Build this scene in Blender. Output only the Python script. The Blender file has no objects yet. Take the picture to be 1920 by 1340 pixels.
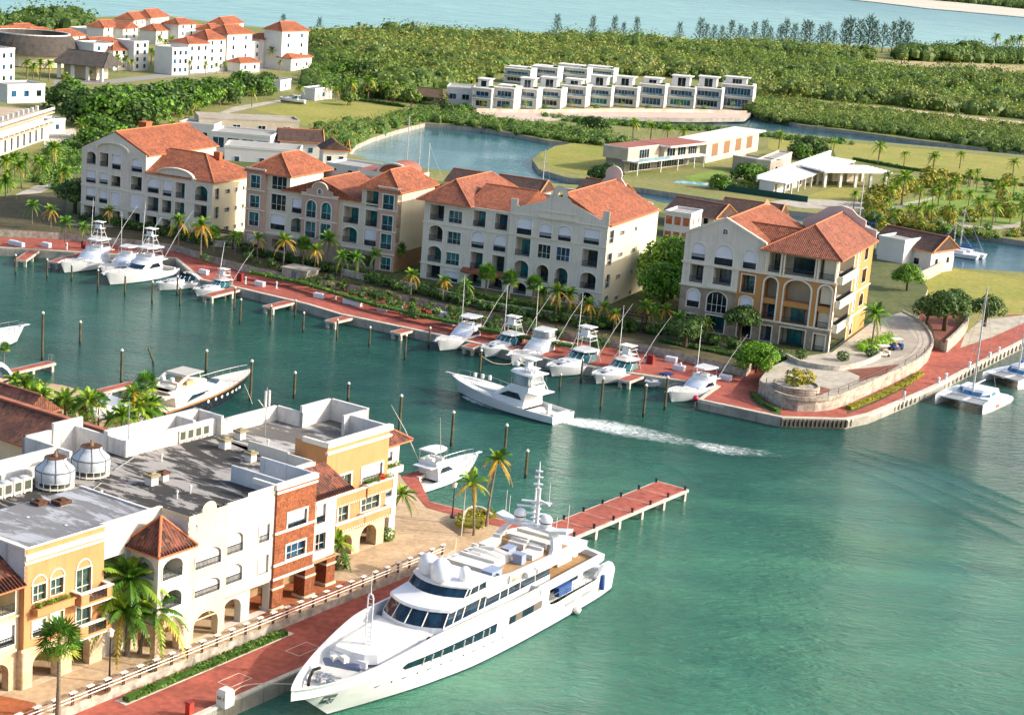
import bpy, math, random
from mathutils import Vector, Matrix
from mathutils.geometry import tessellate_polygon
R=math.radians
scene=bpy.context.scene; C=scene.collection
rnd=random.Random(7)
# ---------------------------------------------------------------- camera
F=3400.0; PIT=R(13.6); ROL=R(4.6); CH=66.0
_c,_s=math.cos(PIT),math.sin(PIT); _cr,_sr=math.cos(ROL),math.sin(ROL)
FW=Vector((0,_c,-_s)); RI=Vector((_cr,_s*_sr,_c*_sr)); UP=Vector((-_sr,_s*_cr,_c*_cr))
cd=bpy.data.cameras.new('camera'); cam=bpy.data.objects.new('camera',cd); C.objects.link(cam)
cam.matrix_world=Matrix(((RI.x,UP.x,-FW.x,0),(RI.y,UP.y,-FW.y,0),(RI.z,UP.z,-FW.z,CH),(0,0,0,1)))
cd.sensor_width=36; cd.lens=F/1920*36; cd.clip_end=60000; cd.clip_start=1
scene.camera=cam
def P(px,py,z=0.0):
    d=FW+RI*((px-960)/F)+UP*((670-py)/F); t=(z-CH)/d.z
    return Vector((d.x*t,d.y*t,z))
# ---------------------------------------------------------------- light
SUN_EL=R(27); SUN_AZ=R(-2)      # azimuth measured from +X
w=bpy.data.worlds.new("World"); scene.world=w; w.use_nodes=True
nt=w.node_tree; bg=nt.nodes['Background']; sky=nt.nodes.new('ShaderNodeTexSky')
sky.sky_type='NISHITA'; sky.sun_disc=False; sky.sun_elevation=SUN_EL; sky.sun_rotation=R(90)-SUN_AZ
sky.air_density=1.0; sky.dust_density=4.0; sky.ozone_density=1.0
nt.links.new(sky.outputs[0],bg.inputs[0]); bg.inputs[1].default_value=0.15
sl=bpy.data.lights.new('sun','SUN'); sl.energy=2.8; sl.angle=R(.5); sl.color=(1,.93,.82)
so=bpy.data.objects.new('sun',sl); C.objects.link(so)
sd=Vector((math.cos(SUN_EL)*math.cos(SUN_AZ),math.cos(SUN_EL)*math.sin(SUN_AZ),math.sin(SUN_EL)))
so.rotation_euler=sd.to_track_quat('Z','Y').to_euler(); so.location=(60,0,200)
vs=scene.view_settings; vs.view_transform='Standard'; vs.look='None'; vs.exposure=1.02; vs.gamma=1; vs.use_curve_mapping=False
# ---------------------------------------------------------------- materials
def lin(h):
    if isinstance(h,str):
        h=h.lstrip('#'); v=[int(h[i:i+2],16)/255 for i in (0,2,4)]
    else: v=h
    return tuple(((c/12.92) if c<=.04045 else ((c+.055)/1.055)**2.4) for c in v)+(1,)
MATS={}
def mix(nt,fac,a,b,mode='MIX'):
    n=nt.nodes.new('ShaderNodeMix'); n.data_type='RGBA'; n.blend_type=mode
    for s,v in ((0,fac),(6,a),(7,b)):
        if hasattr(v,'is_linked') or hasattr(v,'links'): nt.links.new(v,n.inputs[s])
        else: n.inputs[s].default_value=v
    return n.outputs[2]
def noise(nt,vec,scale,detail=4,rough=.55,dist=0):
    n=nt.nodes.new('ShaderNodeTexNoise'); n.inputs['Scale'].default_value=scale; n.inputs['Detail'].default_value=detail
    n.inputs['Roughness'].default_value=rough; n.inputs['Distortion'].default_value=dist
    if vec is not None: nt.links.new(vec,n.inputs['Vector'])
    return n.outputs['Fac']
def ramp(nt,fac,p0,p1,c0=(0,0,0,1),c1=(1,1,1,1)):
    n=nt.nodes.new('ShaderNodeValToRGB'); e=n.color_ramp.elements
    e[0].position=p0; e[1].position=p1; e[0].color=c0; e[1].color=c1
    nt.links.new(fac,n.inputs[0]); return n.outputs[0]
def vscale(nt,vec,s,rot=0):
    n=nt.nodes.new('ShaderNodeMapping'); n.inputs['Scale'].default_value=s; n.inputs['Rotation'].default_value=(0,0,rot)
    nt.links.new(vec,n.inputs[0]); return n.outputs[0]
def newmat(name):
    m=bpy.data.materials.new(name); m.use_nodes=True; nt=m.node_tree
    b=nt.nodes['Principled BSDF']; g=nt.nodes.new('ShaderNodeNewGeometry'); MATS[name]=m
    return m,nt,b,g.outputs['Position']
def bump(nt,b,h,strength,dist):
    n=nt.nodes.new('ShaderNodeBump'); n.inputs['Strength'].default_value=strength; n.inputs['Distance'].default_value=dist
    nt.links.new(h,n.inputs['Height']); nt.links.new(n.outputs[0],b.inputs['Normal']); return n
def M(name,col,rough=.75,col2=None,var=.5,scale=.6,bmp=0,bscale=8,streak=0,stain='#6d665c',metal=0,spec=.4,fine=.12,fscale=6):
    """base colour broken up by two noises, optional vertical weather streaks and bump"""
    if name in MATS: return MATS[name]
    m,nt,b,pos=newmat(name); c=lin(col)
    c2=lin(col2) if col2 else tuple(x*.82 for x in c[:3])+(1,)
    f=ramp(nt,noise(nt,pos,scale,5),.35,.68)
    mf=nt.nodes.new('ShaderNodeMath'); mf.operation='MULTIPLY'; mf.inputs[1].default_value=var; nt.links.new(f,mf.inputs[0])
    out=mix(nt,mf.outputs[0],c,c2)
    if fine:
        f2=noise(nt,pos,fscale,3); out=mix(nt,1.0,out,ramp(nt,f2,.25,.75,(1-fine*1.6,)*3+(1,),(1+fine*.3,)*3+(1,)),'MULTIPLY')
    if streak:
        s=noise(nt,vscale(nt,pos,(1.6,1.6,.12)),1.6,5); s2=ramp(nt,s,.52,.8)
        ms=nt.nodes.new('ShaderNodeMath'); ms.operation='MULTIPLY'; ms.inputs[1].default_value=streak; nt.links.new(s2,ms.inputs[0])
        out=mix(nt,ms.outputs[0],out,lin(stain))
    nt.links.new(out,b.inputs['Base Color']); b.inputs['Roughness'].default_value=rough; b.inputs['Metallic'].default_value=metal
    b.inputs['Specular IOR Level'].default_value=spec
    if bmp: bump(nt,b,noise(nt,pos,bscale,4),bmp,.05)
    return m
def glass(name,col,rough=.06,spec=.5,var=.5,col2='#050a0e',scale=.9):
    if name in MATS: return MATS[name]
    m,nt,b,pos=newmat(name)
    n=noise(nt,vscale(nt,pos,(1,1,.5)),scale,4); out=mix(nt,ramp(nt,n,.35,.65),lin(col),lin(col2))
    nt.links.new(out,b.inputs['Base Color']); b.inputs['Roughness'].default_value=rough; b.inputs['Specular IOR Level'].default_value=spec
    return m
def tile(name,c1,c2,c3,pitch=.3,row=.42):
    """clay roof tile: uv.x along the eave, uv.y up the slope, in metres"""
    if name in MATS: return MATS[name]
    m,nt,b,pos=newmat(name); uv=nt.nodes.new('ShaderNodeUVMap').outputs[0]
    def wave(d,per):
        n=nt.nodes.new('ShaderNodeTexWave'); n.wave_type='BANDS'; n.bands_direction=d; n.inputs['Scale'].default_value=(math.tau/20)/per
        n.inputs['Distortion'].default_value=.35; n.inputs['Detail'].default_value=1.5; nt.links.new(uv,n.inputs[0]); return n
    wx=wave('X',pitch); wy=wave('Y',row); wy.wave_profile='SAW'
    vor=nt.nodes.new('ShaderNodeTexVoronoi'); vor.inputs['Scale'].default_value=1; nt.links.new(vscale(nt,uv,(1/pitch,1/row,1)),vor.inputs['Vector'])
    sep=nt.nodes.new('ShaderNodeSeparateColor'); nt.links.new(vor.outputs['Color'],sep.inputs[0])
    col=mix(nt,ramp(nt,sep.outputs[0],.1,.9),lin(c1),lin(c2))
    col=mix(nt,ramp(nt,sep.outputs[1],.55,.95),col,lin(c3))
    col=mix(nt,ramp(nt,noise(nt,pos,.35,5),.5,.75),col,lin(c3))
    col=mix(nt,1.0,col,ramp(nt,noise(nt,pos,5,3),.2,.8,(.7,.7,.7,1),(1.12,1.1,1.08,1)),'MULTIPLY')
    nt.links.new(col,b.inputs['Base Color']); b.inputs['Roughness'].default_value=.8
    ad=nt.nodes.new('ShaderNodeMath'); ad.operation='MULTIPLY_ADD'; nt.links.new(wy.outputs['Fac'],ad.inputs[0]); ad.inputs[1].default_value=.5; nt.links.new(wx.outputs['Fac'],ad.inputs[2])
    bump(nt,b,ad.outputs[0],.9,.09); return m
# ---------------------------------------------------------------- mesh builder
class MB:
    def __init__(s): s.v=[]; s.f=[]; s.m=[]; s.uv={}; s.fr=None
    def add(s,pts,faces,m=0):
        o=len(s.v); s.v+= [tuple(p) for p in pts]
        for f in faces: s.f.append(tuple(i+o for i in f)); s.m.append(m)
        return s
    def poly(s,pts,m=0,uv=None):
        if uv: s.uv[len(s.f)]=uv
        return s.add(pts,[tuple(range(len(pts)))],m)
    def box(s,x0,y0,z0,x1,y1,z1,m=0):
        return s.add([(x0,y0,z0),(x1,y0,z0),(x1,y1,z0),(x0,y1,z0),(x0,y0,z1),(x1,y0,z1),(x1,y1,z1),(x0,y1,z1)],
          [(0,3,2,1),(4,5,6,7),(0,1,5,4),(1,2,6,5),(2,3,7,6),(3,0,4,7)],m)
    def obox(s,c,size,rz=0,m=0,rx=0,ry=0):
        mt=Matrix.Rotation(rz,3,'Z')@Matrix.Rotation(ry,3,'Y')@Matrix.Rotation(rx,3,'X'); c=Vector(c); a,b,d=[q/2 for q in size]
        pts=[c+mt@Vector((sx*a,sy*b,sz*d)) for sz in (-1,1) for sx,sy in ((-1,-1),(1,-1),(1,1),(-1,1))]
        return s.add(pts,[(0,3,2,1),(4,5,6,7),(0,1,5,4),(1,2,6,5),(2,3,7,6),(3,0,4,7)],m)
    def tube(s,pts,r,n=6,m=0,cap=True):
        pts=[Vector(p) for p in pts]; rs=r if isinstance(r,(list,tuple)) else [r]*len(pts); o=len(s.v); k=len(pts)
        for i,p in enumerate(pts):
            t=(pts[min(i+1,k-1)]-pts[max(i-1,0)])
            if t.length<1e-9: t=Vector((0,0,1))
            t.normalize(); a=t.cross(Vector((0,0,1)) if abs(t.z)<.95 else Vector((1,0,0))).normalized(); b=t.cross(a)
            for j in range(n):
                th=math.tau*j/n; s.v.append(tuple(p+(a*math.cos(th)+b*math.sin(th))*rs[i]))
        for i in range(k-1):
            for j in range(n):
                s.f.append((o+i*n+j,o+i*n+(j+1)%n,o+(i+1)*n+(j+1)%n,o+(i+1)*n+j)); s.m.append(m)
        if cap:
            s.f.append(tuple(o+j for j in range(n))); s.m.append(m); s.f.append(tuple(o+(k-1)*n+j for j in range(n))); s.m.append(m)
        return s
    def lathe(s,prof,c=(0,0,0),n=16,m=0,cap=True):
        o=len(s.v); k=len(prof)
        for r,z in prof:
            for j in range(n): th=math.tau*j/n; s.v.append((c[0]+r*math.cos(th),c[1]+r*math.sin(th),c[2]+z))
        for i in range(k-1):
            for j in range(n): s.f.append((o+i*n+j,o+i*n+(j+1)%n,o+(i+1)*n+(j+1)%n,o+(i+1)*n+j)); s.m.append(m)
        if not cap: return s
        if prof[0][0]>1e-3: s.f.append(tuple(o+j for j in range(n))); s.m.append(m)
        if prof[-1][0]>1e-3: s.f.append(tuple(o+(k-1)*n+j for j in range(n))); s.m.append(m)
        return s
    def prism(s,poly,z0,z1,m=0,mtop=None,bottom=False):
        n=len(poly); o=len(s.v); z0f=z0 if callable(z0) else (lambda x,y:z0)
        s.v+=[(p[0],p[1],z0) for p in poly]+[(p[0],p[1],z1) for p in poly]
        for i in range(n): s.f.append((o+i,o+(i+1)%n,o+n+(i+1)%n,o+n+i)); s.m.append(m)
        for t in tessellate_polygon([[Vector((p[0],p[1],0)) for p in poly]]):
            s.f.append(tuple(o+n+i for i in t)); s.m.append(m if mtop is None else mtop)
            if bottom: s.f.append(tuple(o+i for i in t)); s.m.append(m)
        return s
    def plate(s,fr,pts,v0,v1,m=0):
        """prism of a (u,z) outline between depths v0 and v1 of a facade frame"""
        n=len(pts); o=len(s.v)
        s.v+=[fr(u,v0,z) for u,z in pts]+[fr(u,v1,z) for u,z in pts]
        for i in range(n): s.f.append((o+i,o+(i+1)%n,o+n+(i+1)%n,o+n+i)); s.m.append(m)
        for t in tessellate_polygon([[Vector((p[0],p[1],0)) for p in pts]]):
            s.f.append(tuple(o+i for i in t)); s.m.append(m); s.f.append(tuple(o+n+i for i in t)); s.m.append(m)
        return s
    def fbox(s,fr,u0,v0,z0,u1,v1,z1,m=0):
        pts=[fr(u,v,z) for z in (z0,z1) for u,v in ((u0,v0),(u1,v0),(u1,v1),(u0,v1))]
        return s.add(pts,[(0,3,2,1),(4,5,6,7),(0,1,5,4),(1,2,6,5),(2,3,7,6),(3,0,4,7)],m)
    def loft(s,secs,m=0,closed=False,cap0=False,cap1=False):
        o=len(s.v); n=len(secs[0])
        for sc in secs: s.v+=[tuple(p) for p in sc]
        for i in range(len(secs)-1):
            for j in range(n if closed else n-1):
                s.f.append((o+i*n+j,o+i*n+(j+1)%n,o+(i+1)*n+(j+1)%n,o+(i+1)*n+j)); s.m.append(m)
        if cap0: s.f.append(tuple(o+j for j in range(n))); s.m.append(m)
        if cap1: s.f.append(tuple(o+(len(secs)-1)*n+j for j in range(n))); s.m.append(m)
        return s
    def build(s,name,mats,parent=None,smooth=False):
        me=bpy.data.meshes.new(name); me.from_pydata(s.v,[],s.f)
        if not isinstance(mats,(list,tuple)): mats=[mats]
        for m in mats: me.materials.append(m)
        if len(mats)>1: me.polygons.foreach_set('material_index',s.m)
        if s.uv:
            ul=me.uv_layers.new(name='UVMap')
            for fi,uv in s.uv.items():
                p=me.polygons[fi]
                for k,li in enumerate(p.loop_indices): ul.data[li].uv=uv[k]
        if smooth: me.polygons.foreach_set('use_smooth',[True]*len(me.polygons))
        me.update(); o=bpy.data.objects.new(name,me); C.objects.link(o)
        if parent: o.parent=parent
        return o
def thing(name,label,cat,loc=(0,0,0),rz=0,group=None):
    o=bpy.data.objects.new(name,None); C.objects.link(o); o.location=loc; o.rotation_euler=(0,0,rz); o.empty_display_size=.5
    o['label']=label; o['category']=cat
    if group: o['group']=group
    return o
def tag(o,label,cat,group=None):
    o['label']=label; o['category']=cat
    if group: o['group']=group
    return o
def struct(o): o['kind']='structure'; return o
def dup(root,loc,rz=0,label=None,group=None,sc=1):
    r=root.copy(); C.objects.link(r); r.location=loc; r.rotation_euler=(0,0,rz); r.scale=(sc,sc,sc)
    if label: r['label']=label
    if group: r['group']=group
    for ch in root.children:
        c=ch.copy(); C.objects.link(c); c.parent=r
        for g in ch.children:
            d=g.copy(); C.objects.link(d); d.parent=c
    return r
def flat(name,px,z,mat,thick=0,skirt=None):
    """ground sheet from an outline picked on the ground plane z"""
    pts=[P(x,y,z) for x,y in px]; mb=MB()
    if thick: mb.prism(pts,z-thick,z,1 if skirt else 0,0)
    else:
        o=len(mb.v); mb.v+=[tuple(p) for p in pts]
        for t in tessellate_polygon([[Vector((p.x,p.y,0)) for p in pts]]): mb.f.append(t); mb.m.append(0)
    return mb.build(name,[mat,skirt] if skirt else mat)
def smooth_line(pts,k=4):
    """Catmull-Rom through 2-D or 3-D points"""
    pts=[Vector(p) for p in pts]; out=[]
    for i in range(len(pts)-1):
        a=pts[max(i-1,0)]; b=pts[i]; c=pts[i+1]; d=pts[min(i+2,len(pts)-1)]
        for j in range(k):
            t=j/k; out.append(.5*((2*b)+(c-a)*t+(2*a-5*b+4*c-d)*t*t+(3*b-a-3*c+d)*t**3))
    out.append(pts[-1]); return out
def strip_wall(mb,line,z0,z1,th,m=0,mtop=None):
    """a wall of thickness th following a ground polyline"""
    n=len(line); L=[]; 
    for i in range(n):
        a=Vector(line[max(i-1,0)][:2]); b=Vector(line[min(i+1,n-1)][:2]); t=(b-a).normalized(); nn=Vector((-t.y,t.x)); p=Vector(line[i][:2])
        L.append((p-nn*th/2,p+nn*th/2))
    secs=[[(a.x,a.y,z0),(a.x,a.y,z1),(b.x,b.y,z1),(b.x,b.y,z0)] for a,b in L]
    mb.loft(secs,m,cap0=True,cap1=True); return mb
# ================================================================ SETTING
def water_mat(name,deep,shallow,center,rad,wscale=.55,strength=.35,rough=.07):
    m,nt,b,pos=newmat(name)
    # shoals: paler where the bottom rises
    vd=nt.nodes.new('ShaderNodeVectorMath'); vd.operation='DISTANCE'; nt.links.new(pos,vd.inputs[0]); vd.inputs[1].default_value=center
    g=nt.nodes.new('ShaderNodeMapRange'); g.interpolation_type='SMOOTHSTEP'; nt.links.new(vd.outputs['Value'],g.inputs[0]); g.inputs[1].default_value=rad*1.5; g.inputs[2].default_value=rad*.1; g.inputs[3].default_value=0; g.inputs[4].default_value=1
    n1=noise(nt,pos,.02,5,.6,.6); ad=nt.nodes.new('ShaderNodeMath'); ad.operation='MULTIPLY_ADD'; nt.links.new(n1,ad.inputs[0]); ad.inputs[1].default_value=.9
    nt.links.new(g.outputs[0],ad.inputs[2]); col=mix(nt,ramp(nt,ad.outputs[0],.35,1.35),lin(deep),lin(shallow))
    st=ramp(nt,noise(nt,vscale(nt,pos,(.35,1,1),R(35)),.09,5,.6,1.2),.4,.75)
    col=mix(nt,1.0,col,mix(nt,st,(.66,.74,.78,1),(1.22,1.14,1.08,1)),'MULTIPLY')
    nt.links.new(col,b.inputs['Base Color']); b.inputs['Roughness'].default_value=rough; b.inputs['IOR'].default_value=1.33; b.inputs['Specular IOR Level'].default_value=.4
    # ripples: two directional trains and fine chop, calmer in drifting patches
    w3=noise(nt,vscale(nt,pos,(.5,1.3,1),R(10)),wscale*6,3,.6,.2)
    w1=noise(nt,vscale(nt,pos,(.55,1.5,1),R(20)),wscale,4,.6,.6); w2=noise(nt,vscale(nt,pos,(.4,1.2,1),R(-38)),wscale*2.6,4,.65,.3)
    calm=ramp(nt,noise(nt,pos,.035,4,.5,.8),.32,.62,(.25,.25,.25,1),(1,1,1,1))
    a2=nt.nodes.new('ShaderNodeMath'); a2.operation='MULTIPLY_ADD'; nt.links.new(w2,a2.inputs[0]); a2.inputs[1].default_value=.45; nt.links.new(w1,a2.inputs[2])
    a3=nt.nodes.new('ShaderNodeMath'); a3.operation='MULTIPLY_ADD'; nt.links.new(w3,a3.inputs[0]); a3.inputs[1].default_value=.22; nt.links.new(a2.outputs[0],a3.inputs[2]); a2=a3
    ml=nt.nodes.new('ShaderNodeMath'); ml.operation='MULTIPLY'; nt.links.new(a2.outputs[0],ml.inputs[0]); nt.links.new(calm,ml.inputs[1])
    bump(nt,b,ml.outputs[0],strength,1.15); return m
W_marina=water_mat('marina_water_surface','#144840','#417862',tuple(P(1250,1330)),70,.75,.62,.07)
W_lagoon=water_mat('lagoon_water','#28505f','#3f6f74',tuple(P(850,290)),50,.5,.12,.05)
W_sea=water_mat('open_sea_water','#438a99','#82b6b8',tuple(P(500,30)),900,.03,.1,.2)
mb=MB(); mb.poly([(-90,60,0),(120,60,0),(190,300,0),(120,560,0),(-250,420,0),(-160,120,0)][::1]); struct(mb.build('marina_water',W_marina))
mb=MB(); mb.poly([(-30000,300,-.35),(30000,300,-.35),(30000,45000,-.35),(-30000,45000,-.35)]); struct(mb.build('sea',W_sea))
lag=[(640,330),(620,215),(1200,180),(2100,260),(2250,560),(1700,540),(1000,420)]
mb=MB(); mb.poly([tuple(P(x,y,.02)) for x,y in lag]); struct(mb.build('canal_water',W_lagoon))
# land
M_scrub=M('scrub_ground','#727a3c',.95,'#958a55',.8,.05,fine=.25,fscale=.8,bmp=.5,bscale=1.5)
M_quayface=M('quay_concrete','#a8a49a',.9,'#77766c',.7,.5,streak=.6,stain='#3f4238',bmp=.4)
Z1=1.3
land=[(-420,440),(-150,455),(0,466),(120,473),(330,486),(377,526),(463,545),(577,572),(640,591),(693,602),(817,628),(960,660),(1053,680),(1190,702),(1280,716),(1345,724),(1310,750),(1467,784),(1587,787),(1630,778),(1697,750),(1750,727),(1813,694),(1920,640),(2100,545),
 (2100,505),(1920,510),(1800,503),(1760,498),(1740,474),(1700,455),(1560,425),(1400,400),(1240,380),(1130,350),(1010,342),(850,322),(700,303),(655,288),(668,272),(700,258),(745,244),(797,231),
 (835,234),(900,240),(960,250),(1030,264),(1070,268),(1012,286),(998,299),(1010,317),(1060,332),(1120,345),(1200,352),(1480,395),(1700,417),(1920,452),(2150,492),
 (2150,330),(1920,291),(1760,276),(1600,262),(1380,240),(1240,234),(1150,226),(1090,224),(1070,215),(1100,209),(1400,205),(1425,212),(1500,234),(1600,246),(1700,260),(1920,287),(2150,318),
 (2150,122),(1920,100),(1740,92),(1500,84),(1280,74),(1000,62),(700,52),(520,54),(420,45),(300,28),(100,35),(-50,30),(-420,10),(-600,200)]
struct(flat('ground',land,Z1,M_scrub,2.2,M_quayface))
# far beach across the bay
M_sand=M('pale_sand','#cdc2b2',.95,'#b3a796',.6,.02,fine=.15,fscale=.2)
struct(flat('far_beach',[(1560,-4),(1640,4),(1740,16),(1830,24),(1930,33),(2100,46),(2400,40),(2300,-40),(1900,-45),(1600,-14)],.6,M_sand,1.2))
# --- quay paving and terraces
M_redpave=M('red_brick_paving','#b35d4d',.9,'#95503f',.9,.22,bmp=.3,bscale=3,fine=.3,fscale=1.3)
M_stonewall=M('coral_stone_wall','#c4bbac',.95,'#9b9082',.8,.5,bmp=1,bscale=2.5,fine=.35,fscale=1.5,streak=.35,stain='#5d5548')
M_coping=M('pale_coping','#cfc8b8',.9,'#a59d8d',.6,.8,streak=.3)
M_lawn=M('mown_lawn','#868a34',.95,'#9f9448',.85,.08,fine=.25,fscale=1.2,bmp=.4,bscale=3)
M_green=M('watered_lawn','#7d9636',.95,'#66822b',.7,.1,fine=.25,fscale=1.5,bmp=.4,bscale=3)
M_plaza=M('tan_plaza_stone','#c4ab8a',.9,'#a98d6c',.7,.3,fine=.2,fscale=2,bmp=.3,bscale=4)
M_path=M('pale_concrete_path','#b9b1a2',.95,'#98917f',.6,.2,fine=.2,fscale=1)
M_soil=M('garden_bed_soil','#4d4a2c',.95,'#6b5d40',.8,.4,fine=.35,fscale=1.5)
quay_edge=[(-150,455),(0,466),(120,473),(330,486),(377,526),(463,545),(577,572),(640,591),(693,602),(817,628),(960,660),(1053,680),(1190,702),(1280,716),(1345,724)]
struct(flat('quay_promenade',[(-150,452),(0,463),(120,470),(330,483),(379,523),(463,542),(577,569),(640,588),(693,599),(817,625),(960,657),(1053,677),(1190,699),(1280,713),(1349,722),(1318,750),(1470,781),(1585,784),(1627,775),(1694,747),(1747,724),(1810,691),(1920,636),(2100,540),(2100,505),(1925,575),(1800,632),(1745,640),(1700,640),(1500,640),(1300,662),(1180,640),(960,603),(800,565),(700,548),(560,510),(440,478),(380,466),(250,448),(0,445),(-150,440)],Z1+.012,M_redpave))
# first planting strip behind a coral-stone wall
T1=[(-150,424),(0,430),(110,436),(250,449),(330,459),(380,474),(447,494),(533,512),(640,530),(700,542),(790,559),(873,580),(993,609),(1073,624),(1207,645),(1290,664),(1400,692)]
def terrace(name,front,back,z,mat,wall,th=.5,h=.0):
    return struct(flat(name,front+back,z,mat,z-Z1+.3,wall))
terrace('planting_terrace',T1,[(1440,640),(1300,560),(1000,500),(700,460),(440,400),(100,360),(-150,380)],2.6,M_soil,M_stonewall)
T2=[(120,418),(250,424),(395,458),(470,464),(560,488),(640,511),(730,531),(807,545),(893,569),(973,583),(1060,596),(1140,606),(1240,614),(1300,632),(1400,655),(1470,672),(1560,690),(1600,686),(1650,668),(1690,650)]
terrace('garden_terrace',T2,[(1720,600),(1740,540),(1700,480),(1500,430),(1250,400),(900,350),(600,310),(300,280),(130,330)],3.0,M('garden_lawn','#4d5a26',.95,'#6a6a3c',.8,.2,fine=.3,fscale=1.5),M_stonewall)

def coping_line(name,label,px,z,w=.7,h=.12,inset=.3,mat=None,close=False):
    L=[P(x,y,z) for x,y in px]; mb=MB()
    strip_wall(mb,[Vector((p.x,p.y)) for p in L],z-.35,z+h,w); o=mb.build(name,mat or M_coping); return struct(o)
coping_line('quay_kerb','',[(-150,453.5),(0,464.5),(120,471.5),(330,484.5),(378,524.5),(463,543.5),(577,570.5),(640,589.5),(693,600.5),(817,626.5),(960,658.5),(1053,678.5),(1190,700.5),(1280,714.5),(1346,723)],Z1)
coping_line('quay_kerb','',[(1347,724),(1312,749.5),(1467,782.5),(1586,785.5),(1629,776),(1696,748.5),(1749,725.5),(1812,692.5),(1920,637.5),(2100,543)],Z1)
mb=MB(); strip_wall(mb,smooth_line([P(x,y,3.0).xy for x,y in T2[2:14]],2),2.5,3.75,.45); o=mb.build('garden_wall',M('pale_stone_garden_wall','#cdc5b8',.95,'#a89e90',.7,.6,bmp=.8,bscale=2.5,fine=.3,fscale=1.5,streak=.3)); o['label']='long pale stone garden wall below the apartment blocks'; o['category']='wall'
mb=MB()
for i in range(60):
    t=i/59*4; k=min(3,int(t)); f=t-k; A=[(1467,782),(1586,785),(1696,748),(1812,692),(1920,637)]; x=A[k][0]+(A[k+1][0]-A[k][0])*f; y=A[k][1]+(A[k+1][1]-A[k][1])*f; p=P(x,y+3,Z1); mb.obox((p.x,p.y,.75),(.3,.3,1.0),R(30))
o=mb.build('quay_fender',M('dark_timber_fender','#4a443c',.9)); o['kind']='structure'
# ================================================================ BUILDING KIT
class Fr:
    """facade frame: (u along the wall, v into the building, z up) -> building space"""
    def __init__(s,o=(0,0),d=(1,0),n=(0,1),v=0): s.o=o;s.d=d;s.n=n;s.v0=v
    def __call__(s,u,v,z): v+=s.v0; return (s.o[0]+s.d[0]*u+s.n[0]*v, s.o[1]+s.d[1]*u+s.n[1]*v, z)
FRONT=Fr(); 
def right_fr(u=0,v=0): return Fr((u,0),(0,1),(-1,0),v)
M_glass=glass('dark_window_glass','#16323f'); M_teal=glass('teal_curtain_glass','#157f86',.12,.5,.5,'#0b3c46'); M_blue=glass('blue_window_glass','#2b5d80',.08,.5,.5,'#0d2233')
M_rail=M('dark_balcony_rail','#23323c',.5,fine=0,var=.2); M_white=M('white_trim_paint','#e2ddd2',.7,'#cfc8ba',.5,.8,fine=.06)
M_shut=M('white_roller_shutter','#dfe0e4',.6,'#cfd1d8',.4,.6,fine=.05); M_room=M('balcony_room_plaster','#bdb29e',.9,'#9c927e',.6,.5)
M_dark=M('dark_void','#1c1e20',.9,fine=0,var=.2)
def arc_pts(u0,z0,u1,z1,arch,n=10):
    if not arch: return [(u0,z0),(u1,z0),(u1,z1),(u0,z1)]
    c=(u0+u1)/2; hw=(u1-u0)/2; arch=min(arch,z1-z0-.05)
    return [(u0,z0),(u1,z0)]+[(c+hw*math.cos(math.pi*k/n),z1-arch+arch*math.sin(math.pi*k/n)) for k in range(n+1)]
def wall_sheet(mb,fr,outline,ops,m=0,mrev=None):
    polys=[outline]+[arc_pts(*o[:4],o[5] if len(o)>5 else 0) for o in ops]
    flatpts=[p for pl in polys for p in pl]; o=len(mb.v); mb.v+=[fr(u,0,z) for u,z in flatpts]
    for t in tessellate_polygon([[Vector((u,z,0)) for u,z in pl] for pl in polys]): mb.f.append(tuple(o+i for i in t)); mb.m.append(m)
    D={'bal':1.5,'teal':.35,'win':.22,'shut':.3,'shutfull':.25,'open':2.6,'deep':2.4,'thru':.8}
    for op,pl in zip(ops,polys[1:]):
        d=D[op[4]]; n=len(pl); q=len(mb.v)
        mb.v+=[fr(u,0,z) for u,z in pl]+[fr(u,d,z) for u,z in pl]
        for i in range(n): mb.f.append((q+i,q+(i+1)%n,q+n+(i+1)%n,q+n+i)); mb.m.append(m if mrev is None else mrev)
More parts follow.
